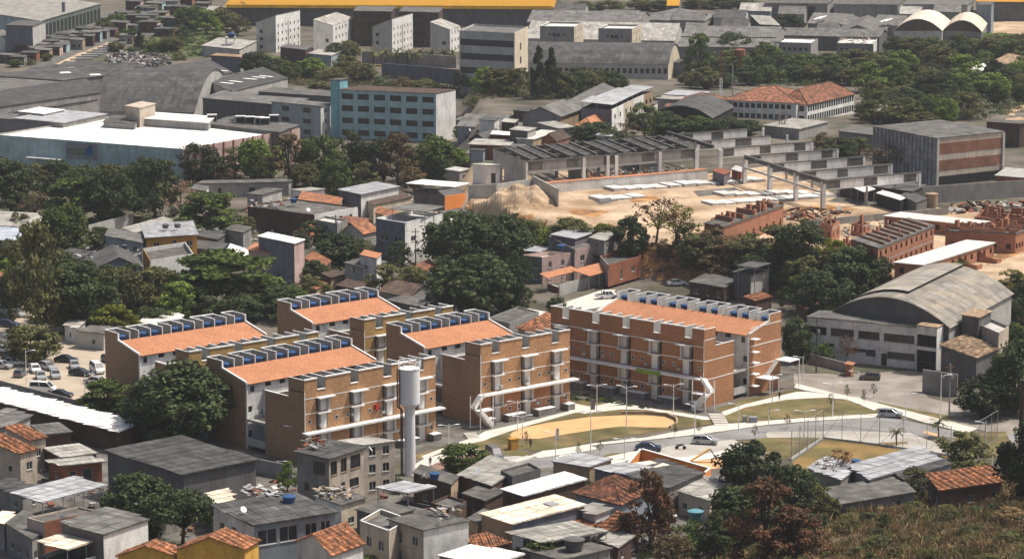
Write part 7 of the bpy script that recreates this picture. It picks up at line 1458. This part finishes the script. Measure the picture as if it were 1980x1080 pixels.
for i in range(170):
    x, y = r.uniform(22, 100), r.uniform(385, 488)
    if interp(_foot, x) - y < 4: continue
    p = V((x, y, terr(x, y))); s = pxm(p)
    tree('bush' if i % 3 else 'loose', 0, 0, r.uniform(1.6, 4.6) * s, r.uniform(.9, 2.6) * s, r.choice(['lolive', 'lgrassgreen', 'lgrass', 'lbrown', 'ldark', 'lolive', 'ldark']), 'shrub among the dry grass of the foreground hillside', 'shrubs on the grassy hillside', name='bush', base=p)

# brush and dry tufts between the grass: leafy clumps all over the slope
C, N, S, MI = [], [], [], []; k = 0
while k < 2600:
    x, y = r.uniform(16, 110), r.uniform(378, 496)
    if interp(_foot, x) - y < -1: continue
    k += 1; s = r.uniform(.3, 1.05); n = 34; d = rng.normal(size=(n, 3)); d /= np.linalg.norm(d, axis=1)[:, None]; d[:, 2] = abs(d[:, 2]) * 1.25; C.append(np.array((x, y, terr(x, y))) + d * s * rng.uniform(.3, 1, n)[:, None])
    nn = d + rng.normal(size=(n, 3)) * .6; N.append(nn / np.linalg.norm(nn, axis=1)[:, None]); S.append(rng.uniform(.18, .42, n)); q = math.sin(x * .19 + 2) + math.sin(y * .23 - x * .07) + r.uniform(-1.2, 1.2); MI.append(np.full(n, 0 if q > .5 else 1 if q > -.6 else 2 if q > -1.4 else 3))
o = bpy.data.objects.new('brush', leaf_mesh('brush', leaf_arrays(np.concatenate(C), np.concatenate(N), np.concatenate(S), rng), ['lbrown', 'lgrass', 'lolive', 'lrust'], np.concatenate(MI))); COL.objects.link(o); tag(o, 'tan and olive brush among the dry grass of the hillside', 'brush', None, 'stuff')
# ================================================================ street lamps and poles
def lamp_proto(double):
    r = thing('street_lamp', '', 'street lamp', (0, 0, 0)); k = MB(); k.tube((0, 0, -.3), (0, 0, 7.0), .10, .06, 8); k.build('pole', 'paintwhite', r)
    for s in ((-1, 1) if double else (1,)):
        k = MB(); k.tube((0, 0, 6.4), (s * .6, 0, 6.75), .045, n=6); k.tube((s * .6, 0, 6.75), (s * 1.2, 0, 6.85), .045, n=6); k.build('arm', 'paintwhite', r)
        k = MB(); k.box((s * 1.1, -.16, 6.8), (s * .75, 0, 0), (0, .32, 0), (0, 0, .13)); k.build('lamp_head', 'paintwhite', r)
    return r
LP = {True: lamp_proto(True), False: lamp_proto(False)}; LU_ = {True: 0, False: 0}
def lamp(x, y, top, dbl, lb, rot=0, group=None):
    o = LP[dbl] if not LU_[dbl] else copy_tree(LP[dbl]); LU_[dbl] = 1; p = G(x, y); o.location = p; h = (y - top) / pxm(p); o.scale = (1, 1, h / 7); o.rotation_euler = (0, 0, rot); tag(o, lb, 'street lamp', group)
for a in [(1154, 797, 741, True, 'white double lamp on the lawn between the centre and right hand blocks', .2), (1211, 829, 742, True, 'tall white double lamp at the front edge of the sand court', -.3), (1302, 799, 740, True, 'white double lamp in front of the right hand block shade', .2),
          (1343, 858, 779, False, 'single-arm lamp beside the parked silver wagon', 2.6), (1001, 834, 772, True, 'white double lamp at the foot of the centre block', .2), (1142, 880, 790, True, 'lamp with a grey banner board beside the road', .2), (1074, 890, 833, False, 'lamp with a pale pole banner by the zebra crossing', 2.9),
          (1010, 862, 800, True, 'white double lamp at the left end of the sand court', .3), (1207, 888, 845, True, 'short double lamp on the small triangular lawn', .1), (1552, 735, 687, False, 'lamp at the garden stair of the right hand block', 3.0), (1493, 780, 722, True, 'white double lamp on the bank lawn below the block end', .2),
          (1610, 806, 738, True, 'double lamp on the embankment lawn beside the street', .1), (1818, 812, 720, False, 'tall lamp beside the concrete utility pole', 0), (571, 892, 820, False, 'lamp with a banner in front of the brick block', 3.1), (51, 742, 674, False, 'slim lamp in the car park', 0), (165, 784, 720, False, 'short lamp at the car park wall', 0),
          (1428, 835, 778, False, 'lamp beside the grey bin containers', 3.0), (1555, 855, 790, True, 'double lamp left in the sports cage fence', .1), (1486, 835, 790, False, 'lamp by the kerb where the plaza begins', 0), (1660, 735, 716, False, 'small lamp at the warehouse forecourt', 3), (1905, 880, 812, False, 'lamp beyond the sports cage at the right', 3.0),
          (536, 906, 890, False, 'short lamp behind the yard wall left of the unfinished house', 0), (1750, 832, 757, False, 'lamp on the narrow lawn strip along the street', 0), (868, 875, 818, True, 'double lamp on the lawn beside the white water tower', .2), (1487, 985, 948, False, 'curved lamp among the bushes of the hill', 2), (1918, 905, 872, False, 'lamp behind the rust tile roof on the hill', 2.9)]:
    lamp(*a)
def pole(x, y, top, lb, r=.16, m='poleconc', cross=True, name='utility_pole'):
    p = G(x, y); h = (y - top) / pxm(p); root = thing(name, lb, 'utility pole', p); k = MB(); k.tube(p - Z(.4), p + Z(h), r, r * .7, 8); k.build('pole', m, root, p)
    if cross: k = MB(); k.rbox(p + Z(h * .93), 1.8, .12, .14, .3); k.rbox(p + Z(h * .84), 1.2, .1, .12, .3); k.build('crossarm', 'wood', root, p); k = MB(); k.lathe(p + V((.35, -.1, h * .72)), [(.24, 0), (.24, .7)], 10); k.build('transformer', 'steel', root, p)
for a in [(1835, 808, 700, 'concrete utility pole on the street corner lawn'), (804, 545, 440, 'dark utility pole in front of the white three-storey house', .14, 'steeldark'), (649, 478, 414, 'dark pole left of the gabled tile cottage', .13, 'steeldark'), (1177, 1040, 988, 'bare concrete pole beside the pale foreground canopy', .2, 'poleconc', False),
          (557, 1062, 1000, 'street pole in front of the veranda house', .13, 'steeldark'), (1578, 720, 612, 'wooden-armed pole in front of the white office', .14, 'steeldark'), (328, 410, 340, 'thin pole in the dark tree belt', .1, 'poleconc', False), (1416, 205, 120, 'thin pole right of the radio mast', .2, 'steel', False),
          (453, 470, 410, 'pale pole beside the almond tree', .13, 'poleconc'), (1163, 572, 535, 'thin pole beside the white pickup', .08, 'steeldark', False), (1290, 690, 680, 'small post', .05, 'steel', False)][:-1]:
    pole(*a)
p = G(1974, 880); k = MB(); k.tube(p - Z(1), p + Z(13), .55, .42, 9); tag(k.build('utility_pole', 'bark', None, p), 'thick dark tree trunk at the right edge', 'post')  # a tree trunk, built as a plain tapered tube
# banners on two lamps, brown litter-bin pillar, bins
for x, y, z, w, h, m, lb, nm in [(1146, 826, 3.2, .8, 1.9, 'signgrey', 'grey banner board hanging on the lamp beside the road', 'banner'), (1078, 868, 1.6, .5, 2.0, 'lconc', 'pale narrow banner on the lamp by the zebra crossing', 'banner'), (576, 872, 2.4, .5, 1.9, 'lconc', 'pale banner hanging on the lamp in front of the brick block', 'banner')]:
    p = G(x, y); k = MB(); k.rbox(p + Z(z), w, .06, h, 0); tag(k.build(nm, m, None, p), lb, 'banner')
p = G(992, 868); k = MB(); k.rbox(p, 1.5, 1.1, 1.8, .6); k.rbox(p + Z(1.803), 1.7, 1.3, .15, .6); tag(k.build('gas_cabinet', 'ochre', None, p), 'ochre masonry cabinet at the left end of the lawn', 'cabinet')
for x, y, m, lb in ((1456, 817, 'bluegrey', 'grey waste container on the pavement, larger one'), (1440, 815, 'lconc', 'pale waste bin next to the grey waste container')):
    p = G(x, y); root = thing('waste_bin', lb, 'waste bin', p); k = MB(); k.rbox(p, 1.4 if m == 'bluegrey' else .7, .9, 1.0, .1); k.build('body', m, root, p); k = MB(); k.rbox(p + Z(1.003), 1.5 if m == 'bluegrey' else .8, 1, .12, .1); k.build('lid', 'steel', root, p)
# leaf-green banner on the walkway of the right hand block
_, P, LEN = bE; k = MB(); k.box(P(8.6, -1.56, 5.0), P(14.2, 0) - P(8.6, 0), P(0, .02) - P(0, 0), Z(.75)); k.v = [(x, y, z - .45 * math.sin(3.1416 * i % 3.1416)) for i, (x, y, z) in enumerate(k.v)]
tag(k.build('banner', 'leafgreenbanner', None, P(11, -1.5, 5)), 'leaf-green banner hung on the walkway of the right hand block', 'banner')
# stairs cut in the lawn in front of the right hand block and by the water tower
for a, b, w, n, lb in (((1384, 805), (1398, 826), 2.6, 8, 'concrete steps down the lawn at the corner of the right hand block'), ((908, 840), (918, 849), 2.2, 5, 'pale steps beside the stair of the centre block')):
    p, q = G(*a), G(*b); d = (q - p) / n; s_ = V((-d.y, d.x, 0)).normalized() * w / 2; k = MB()
    for i in range(n): k.box(p + d * i - s_, d * .7, s_ * 2, Z(.1 + .06 * (n - i)))
    tag(k.build('steps', 'pave', None, p), lb, 'steps')
# low white rails and bike racks by the red pavement
for i, (x, y) in enumerate(((812, 905), (826, 902), (840, 897), (815, 892))):
    p = G(x, y); k = MB(); k.tube(p, p + Z(.8), .03, n=5); k.tube(p + V((1.5, .3, 0)), p + V((1.5, .3, .8)), .03, n=5); k.tube(p + Z(.8), p + V((1.5, .3, .8)), .03, n=5); tag(k.build('bicycle_rack', 'paintwhite', None, p), 'white hoop rack on the red pavement beside the water tower', 'bicycle rack', 'white racks on the red pavement')
# playground seesaw / slide
p = G(1352, 894); sl = thing('slide', 'yellow and dark playground slide on the sand behind the orange wall', 'slide', p); k = MB(); k.box(p + V((-1.6, 0, 0)), V((3.4, 0, 2.2)), V((0, .7, 0)), V((-.1, 0, .15))); k.build('chute', 'yellow', sl, p); k = MB(); k.box(p + V((1.8, 0, 2.2)), V((1.4, 0, -2.2)), V((0, .6, 0)), V((.1, 0, .1))); k.build('ladder', 'steeldark', sl, p)
# ================================================================ sports cage: steel posts, rails, braces and thin mesh
cage = [G(1530, 890), G(1592, 848), G(1700, 861), G(1838, 882)]; cg = thing('sports_cage', 'tall see-through steel mesh fence with diagonal braces around the dry grass court', 'fence', cage[1]); HC_ = 5.2; o0 = cage[1]
ww = MB(); kk = MB()
for a, b in zip(cage, cage[1:]):
    L = (b - a).length; n = max(2, round(L / 4)); d = (b - a) / n
    for i in range(n + 1):
        p = a + d * i; k = MB(); k.tube(p - Z(.2), p + Z(HC_), .055, n=6); k.build('post', 'steel', cg, o0)
    for z in (2.6, HC_ - .05): k = MB(); k.tube(a + Z(z), b + Z(z), .035, n=5); k.build('rail', 'steel', cg, o0)
    for i in range(0, n): s = i % 2; k = MB(); k.tube(a + d * (i + s) + Z(.2), a + d * (i + 1 - s) + Z(HC_ - .1), .03, n=5); k.build('brace', 'steel', cg, o0)
    m_ = int(L / .45)
    for i in range(m_): ww.tube(a + (b - a) * i / m_ + Z(.3), a + (b - a) * i / m_ + Z(HC_), .006, n=3, cap=False)
    for z in range(1, 12): ww.tube(a + Z(z * .45), b + Z(z * .45), .006, n=3, cap=False)
    nn = V((-(b - a).y, (b - a).x, 0)).normalized() * .3; kk.box(a - Z(.3), b - a, nn, Z(.65))
ww.build('mesh', 'steel', cg, o0); kk.build('kerb_wall', 'lconc', cg, o0)
a, b = G(1892, 872), G(1928, 850); k = MB(); L = (b - a).length
f2 = thing('sports_cage', 'narrow mesh fence panel standing right of the olive tree by the court', 'fence', a)
for i in range(4): k.tube(a + (b - a) * i / 3, a + (b - a) * i / 3 + Z(HC_), .05, n=6)
for z in (.2, 2.6, HC_): k.tube(a + Z(z), b + Z(z), .04, n=5)
k.build('frame', 'steel', f2, a); k = MB()
for i in range(26): k.tube(a + (b - a) * i / 26, a + (b - a) * i / 26 + Z(HC_), .012, n=3, cap=False)
k.build('mesh', 'steeldark', f2, a)
# ================================================================ vehicles
def car_proto(kind):
    r = thing('car', '', 'car', (0, 0, 0)); W = .86
    if kind == 'hatch': low = [(-1.95, .25), (-1.98, .6), (-1.9, .9), (-.95, .98), (1.0, .95), (1.85, .78), (1.98, .55), (1.95, .25)]; cab = [(-1.85, .92), (-1.5, 1.40), (-.5, 1.48), (.25, 1.42), (1.0, .94)]; wb = 1.22
    elif kind == 'sedan': low = [(-2.2, .28), (-2.22, .65), (-2.1, .92), (-1.3, .96), (1.0, .95), (2.05, .78), (2.2, .55), (2.18, .28)]; cab = [(-1.75, .94), (-1.05, 1.38), (-.3, 1.43), (.3, 1.38), (1.1, .94)]; wb = 1.33
    elif kind == 'wagon': low = [(-2.15, .28), (-2.18, .65), (-2.1, .95), (-1.0, .98), (1.1, .96), (2.0, .8), (2.12, .55), (2.1, .28)]; cab = [(-2.08, .94), (-1.8, 1.46), (-.5, 1.52), (.35, 1.45), (1.15, .94)]; wb = 1.3
    elif kind == 'van': low = [(-2.4, .3), (-2.45, .8), (-2.42, 1.25), (0, 1.28), (1.7, 1.15), (2.25, .95), (2.4, .6), (2.38, .3)]; cab = [(-2.4, 1.24), (-2.3, 1.95), (-1, 2.02), (.9, 1.95), (1.75, 1.14)]; wb = 1.45
    else: low = [(-2.5, .4), (-2.52, .95), (-.5, 1.0), (1.2, 1.02), (2.3, .92), (2.45, .65), (2.42, .38)]; cab = [(-.75, 1.0), (-.6, 1.62), (.1, 1.68), (.6, 1.6), (1.25, 1.0)]; wb = 1.5
    k = MB(); n = len(low); lw = [W * (.96 if z < .5 else 1.0 if z < .9 else .93) for x, z in low]
    Lp = [V((x, -w, z)) for (x, z), w in zip(low, lw)]; Rp = [V((x, w, z)) for (x, z), w in zip(low, lw)]
    for i in range(n): j = (i + 1) % n; k.poly((Lp[i], Lp[j], Rp[j], Rp[i]))
    k.poly(Lp); k.poly(Rp[::-1])
    top = [(x, z) for x, z in cab[1:-1]]; cw = [W * .80] * len(top)
    roof = [V((x, s * .68, z + .0)) for s in (-1, 1) for x, z in top]
    m_ = len(top)
    for i in range(m_ - 1): k.poly((roof[i], roof[i + 1], roof[m_ + i + 1], roof[m_ + i]))
    for s in (0, m_):  # pillars
        sg = -1 if s == 0 else 1
        for (x0, z0), (x1, z1) in ((cab[0], cab[1]), (cab[-1], cab[-2]), (((cab[0][0] + cab[-1][0]) / 2 - .1, cab[0][1]), ((cab[1][0] + cab[-2][0]) / 2, cab[2][1]))):
            k.tube((x0, sg * .80, z0), (x1, sg * .68, z1), .055, n=5)
    b = k.build('body', 'paintwhite', r)
    if kind == 'pickup': k = MB(); k.box((-2.4, -.72, .92), (1.55, 0, 0), (0, 1.44, 0), (0, 0, .09)); k.build('load_bed', 'dark', r)
    g = MB(); cl = [V((x, -(.82 if i in (0, len(cab) - 1) else .69) , z - .01)) for i, (x, z) in enumerate(cab)]; cr = [V((p.x, -p.y, p.z)) for p in cl]
    g.poly(cl); g.poly(cr[::-1]); g.poly((cl[0], cl[1], cr[1], cr[0])); g.poly((cl[-1], cl[-2], cr[-2], cr[-1])); g.build('window', 'glass', r)
    for sx in (-1, 1):
        for sy in (-1, 1):
            k = MB(); k.tube((sx * wb, sy * .66, .31), (sx * wb, sy * .885, .31), .31, n=14); w = k.build('wheel', 'dark', r); k = MB(); k.tube((sx * wb, sy * .8, .31), (sx * wb, sy * .895, .31), .18, n=10); k.build('rim', 'steel', w)
    fx = low[-2][0]
    for sy in (-1, 1):
        k = MB(); k.box((fx - .12, sy * .62 - .17, .58), (.14, 0, 0), (0, .34, 0), (0, 0, .14)); k.build('headlight', 'frame', r); k = MB(); k.box((low[1][0] - .02, sy * .66 - .13, .62), (.12, 0, 0), (0, .26, 0), (0, 0, .22)); k.build('tail_light', 'red', r)
    return r
for nm, c, mt in (('cwhite', (.75, .75, .74), 0), ('csilver', (.42, .43, .44), .35), ('cgrey', (.17, .175, .18), .3), ('cdark', (.025, .028, .035), .1), ('cblue', (.03, .05, .10), .2), ('cgreen', (.07, .10, .09), .2), ('cbrown', (.13, .105, .085), .2)):
    mk(nm, c, rough=.32, spec=.5, metal=mt, var=.03, fine=0, rnd=.03)
CP = {}
def car(x, y, kind, col, ang, lb, group=None, ht=0):
    if kind not in CP: o = CP[kind] = car_proto(kind)
    else: o = copy_tree(CP[kind])
    o.location = G(x, y) + Z(.06 + ht); o.rotation_euler = (0, 0, math.radians(ang)); tag(o, lb, 'pickup truck' if kind == 'pickup' else 'van' if kind == 'van' else 'car', group)
    for c in o.children:
        if c.name.startswith('body'): c.material_slots[0].link = 'OBJECT'; c.material_slots[0].material = MATS[col]
for a in [(31, 706, 'wagon', 'cwhite', -10, 'pale wagon seen from the side at the front left of the car park'), (40, 727, 'hatch', 'cgrey', 80, 'dark grey car parked left of the silver cars'), (68, 719, 'hatch', 'cwhite', -70, 'white hatchback facing the camera between the silver cars'), (93, 714, 'wagon', 'csilver', -50, 'larger silver car behind the two front silver cars'), (79, 733, 'hatch', 'csilver', -75, 'left one of the two front silver cars'),
          (107, 730, 'hatch', 'csilver', -75, 'right one of the two front silver cars'), (144, 712, 'hatch', 'csilver', -75, 'silver car parked alone in front of the shady hut'), (188, 720, 'van', 'cwhite', -65, 'white camper van beside the leftmost brick block'), (182, 742, 'hatch', 'csilver', 150, 'light car half hidden by the almond tree'), (84, 758, 'van', 'cwhite', -12, 'white van behind the car park wall'),
          (118, 768, 'sedan', 'cdark', -15, 'black car behind the car park wall'), (18, 632, 'wagon', 'cblue', -20, 'dark blue car at the left edge, nearer of two dark ones'), (10, 618, 'wagon', 'cdark', -20, 'black car at the left edge, farther of two dark ones'), (12, 662, 'wagon', 'cgrey', -80, 'dark grey car at the left edge above the green car'), (12, 682, 'hatch', 'csilver', -40, 'silver car at the left edge above the green car'),
          (20, 694, 'wagon', 'cgreen', -35, 'grey-green car above the pale wagon'), (156, 726, 'sedan', 'cdark', -20, 'black car in the tree shadow beside the camper van'), (1682, 734, 'hatch', 'cbrown', 170, 'brownish hatchback on the warehouse forecourt'), (1722, 806, 'wagon', 'csilver', -15, 'silver car driving on the plaza road'), (1364, 858, 'wagon', 'csilver', -12, 'silver wagon in the parking bay'),
          (1254, 871, 'sedan', 'cblue', -8, 'dark blue sedan behind the orange wall'), (956, 886, 'van', 'cgrey', -70, 'dark grey van by the round bright green tree'), (1174, 577, 'pickup', 'cwhite', 20, 'white pickup truck on the back street'), (1309, 552, 'sedan', 'cwhite', 10, 'white car parked at the foot of the ochre bank'), (3, 1046, 'hatch', 'cwhite', -30, 'white car at the bottom left edge'), (45, 706, 'hatch', 'csilver', -30, 'silver car tucked behind the pale wagon'),
          (8, 604, 'wagon', 'cgrey', -20, 'grey car in the packed corner of the car park, farthest'), (30, 612, 'hatch', 'csilver', -30, 'silver car between the dark cars at the left edge'), (34, 646, 'sedan', 'cdark', -20, 'dark sedan behind the olive tree in the car park'), (40, 668, 'wagon', 'cgrey', -60, 'grey wagon right of the dark cars at the left edge'), (55, 688, 'hatch', 'cgrey', -30, 'dark hatchback in the shade of the olive tree'), (4, 712, 'hatch', 'csilver', -20, 'silver car cut off by the left edge'), (128, 700, 'sedan', 'cdark', -15, 'dark sedan in the shade behind the lone silver car'), (210, 700, 'hatch', 'cblue', -60, 'dark blue car beside the camper van')]:
    car(*a)
# motorcycle
p = G(1316, 868); mc = thing('motorcycle', 'dark motorcycle parked beside the silver wagon', 'motorcycle', p); e = V((.97, -.2, 0))
for s in (-.65, .65): k = MB(); k.tube(p + e * s + V((.02, -.05, .32)), p + e * s + V((-.02, .05, .32)), .32, n=14); k.build('wheel', 'dark', mc, p)
k = MB(); k.tube(p + e * -.6 + Z(.5), p + e * .3 + Z(.75), .12, n=6); k.tube(p + e * .65 + Z(.32), p + e * .4 + Z(1.05), .05, n=5); k.box(p + e * -.1 + V((0, -.13, .65)), e * .5, V((0, .26, 0)), Z(.25)); k.build('frame', 'steeldark', mc, p)
k = MB(); k.box(p + e * -.75 + V((0, -.12, .72)), e * .7, V((0, .24, 0)), Z(.12)); k.build('seat', 'dark', mc, p); k = MB(); k.tube(p + e * .4 + V((0, -.35, 1.08)), p + e * .4 + V((0, .35, 1.08)), .03, n=5); k.build('handlebar', 'steel', mc, p)
# ================================================================ people: one skinned body, copied in other clothes
def person_mesh():
    sk_ = {'pel': (0, 0, .95, .13), 'waist': (0, 0, 1.12, .12), 'chest': (0, 0, 1.36, .15), 'neck': (0, .0, 1.50, .06), 'head': (0, -.02, 1.64, .105), 'top': (0, -.01, 1.70, .085), 'shl': (-.19, 0, 1.42, .07), 'ell': (-.25, .03, 1.14, .045), 'hal': (-.24, -.06, .90, .038), 'shr': (.19, 0, 1.42, .07), 'elr': (.25, .0, 1.14, .045), 'har': (.25, -.10, .90, .038),
           'hil': (-.10, 0, .88, .10), 'knl': (-.11, -.08, .49, .065), 'anl': (-.11, .06, .09, .045), 'tol': (-.11, -.10, .04, .042), 'hir': (.10, 0, .88, .10), 'knr': (.11, -.02, .49, .065), 'anr': (.11, .12, .10, .045), 'tor': (.11, -.03, .04, .042)}
    ed = [('pel', 'waist'), ('waist', 'chest'), ('chest', 'neck'), ('neck', 'head'), ('head', 'top'), ('chest', 'shl'), ('shl', 'ell'), ('ell', 'hal'), ('chest', 'shr'), ('shr', 'elr'), ('elr', 'har'), ('pel', 'hil'), ('hil', 'knl'), ('knl', 'anl'), ('anl', 'tol'), ('pel', 'hir'), ('hir', 'knr'), ('knr', 'anr'), ('anr', 'tor')]
    ks = list(sk_); me = bpy.data.meshes.new('person'); me.from_pydata([sk_[k][:3] for k in ks], [(ks.index(a), ks.index(b)) for a, b in ed], [])
    o = bpy.data.objects.new('person', me); COL.objects.link(o); o.modifiers.new('Skin', 'SKIN'); o.modifiers.new('Sub', 'SUBSURF').levels = 1
    for i, k in enumerate(ks): me.skin_vertices[0].data[i].radius = (sk_[k][3],) * 2
    me.skin_vertices[0].data[0].use_root = True
    dg = bpy.context.evaluated_depsgraph_get(); m2 = bpy.data.meshes.new_from_object(o.evaluated_get(dg)); bpy.data.objects.remove(o); m2.materials.clear()
    return m2
pm = person_mesh(); mk('skin', (.28, .16, .10)); mk('hair', (.02, .015, .012)); mk('cloth_white', (.68, .68, .66)); mk('cloth_red', (.42, .05, .04)); mk('cloth_dark', (.04, .042, .05)); mk('jeans', (.06, .08, .13))
for x, y, ang, top, bot, lb in [(1391, 776, 40, 'cloth_red', 'jeans', 'person in a red shirt on the stair of the right hand block'), (1507, 774, 200, 'cloth_dark', 'cloth_dark', 'person in dark clothes on the pale path below the block end'), (1907, 800, 120, 'cloth_white', 'cloth_white', 'person in white walking in the street shade at the right'),
                                (1487, 806, 90, 'cloth_dark', 'jeans', 'person in dark clothes on the plaza kerb'), (1026, 866, 20, 'cloth_dark', 'cloth_dark', 'person in black at the left corner of the lawn'), (832, 903, 10, 'cloth_dark', 'jeans', 'person near the white racks on the red pavement')]:
    me = pm.copy(); me.name = 'person'
    for q in (top, bot, 'skin', 'hair', 'dark'): me.materials.append(MATS[q])
    for f in me.polygons:
        c = f.center; z = c.z; f.material_index = 3 if z > 1.69 or (z > 1.58 and c.y > .03) else 2 if z > 1.46 or (abs(c.x) > .205 and z < 1.2) else 0 if z > .98 else 4 if z < .09 else 1
        f.use_smooth = True
    o = bpy.data.objects.new('person', me); COL.objects.link(o); o.location = G(x, y) + Z(.1); o.rotation_euler = (0, 0, math.radians(ang)); tag(o, lb, 'person')

# loose clutter in the yards between the foreground houses, dishes on the roofs
stuff_boxes('yard_clutter', 'clutter of boards, bricks and pots in the foreground yards', [(0, 900), (240, 930), (560, 920), (760, 960), (1000, 915), (1320, 925), (1440, 985), (1320, 1075), (900, 1080), (300, 1075), (0, 1075)], 700, .25, 1.2, ['rust', 'conc', 'brickdark', 'lconc', 'wood', 'dgrey', 'brickred'], 11, zj=.4, cat='clutter')
stuff_boxes('yard_clutter', 'clutter in the yards of the middle neighbourhood', [(180, 470), (400, 420), (600, 380), (800, 380), (920, 400), (860, 470), (760, 540), (600, 520), (480, 470), (300, 540)], 500, .3, 1.4, ['rust', 'conc', 'brickdark', 'lconc', 'wood', 'dgrey', 'white'], 12, zj=.5, cat='clutter')
dp = thing('satellite_dish', '', 'satellite dish', (0, 0, 0)); k = MB(); k.lathe((0, 0, 0), [(.05, 0), (.3, .06), (.5, .2)], 14); k.build('reflector', 'paintwhite', dp); k = MB(); k.tube((0, 0, -.6), (0, 0, 0), .04, n=6); k.build('mount', 'steel', dp)
for i, ((x, y), z, lb) in enumerate([((470, 985), 7.3, 'dish on the dark roof of the veranda house'), ((715, 868), 8.9, 'dish on the roof of the pink-beige house'), ((120, 1002), 6.4, 'dish on the flat roof below the light grey carport'), ((850, 1006), 6.7, 'dish on the roof with the blank white end wall'), ((820, 920), 5.3, 'dish on the dark brick flat roof'), ((925, 912), 5.1, 'dish on the long pale sheet roof'), ((596, 406), 6.2, 'dish on the junk-covered flat roof'), ((908, 252), 4.8, 'dish on the broad grey roof, left one'), ((945, 250), 4.8, 'dish on the broad grey roof, right one'), ((452, 232), 10.4, 'large dish on the dark supermarket roof')]):
    o = dp if i == 0 else copy_tree(dp); o.location = U(x, y, z + .6); o.rotation_euler = (.9, .2, .5 + i); s = 2.4 if 'large' in lb else 1.0; o.scale = (s, s, s); tag(o, 'white satellite ' + lb, 'satellite dish')

def cable(a, b, za, zb_, sag, lb):
    p, q = G(*a), G(*b); p = p + Z(za); q = q + Z(zb_); k = MB(); prev = p
    for i in range(1, 13): t = i / 12; c = p.lerp(q, t) - Z(sag * 4 * t * (1 - t)); k.tube(prev, c, .022, n=4, cap=False); prev = c
    tag(k.build('cable', 'steeldark', None, p), lb, 'cable')
cable((804, 545), (649, 478), 11.5, 7, 1.2, 'thin power cable between the two poles of the middle neighbourhood')
cable((557, 1062), (1177, 1040), 4.6, 3.8, 1.0, 'thin power cable crossing the foreground roofs')
cable((1835, 808), (1578, 720), 9.2, 9.6, 1.0, 'thin power cable along the street by the warehouse')
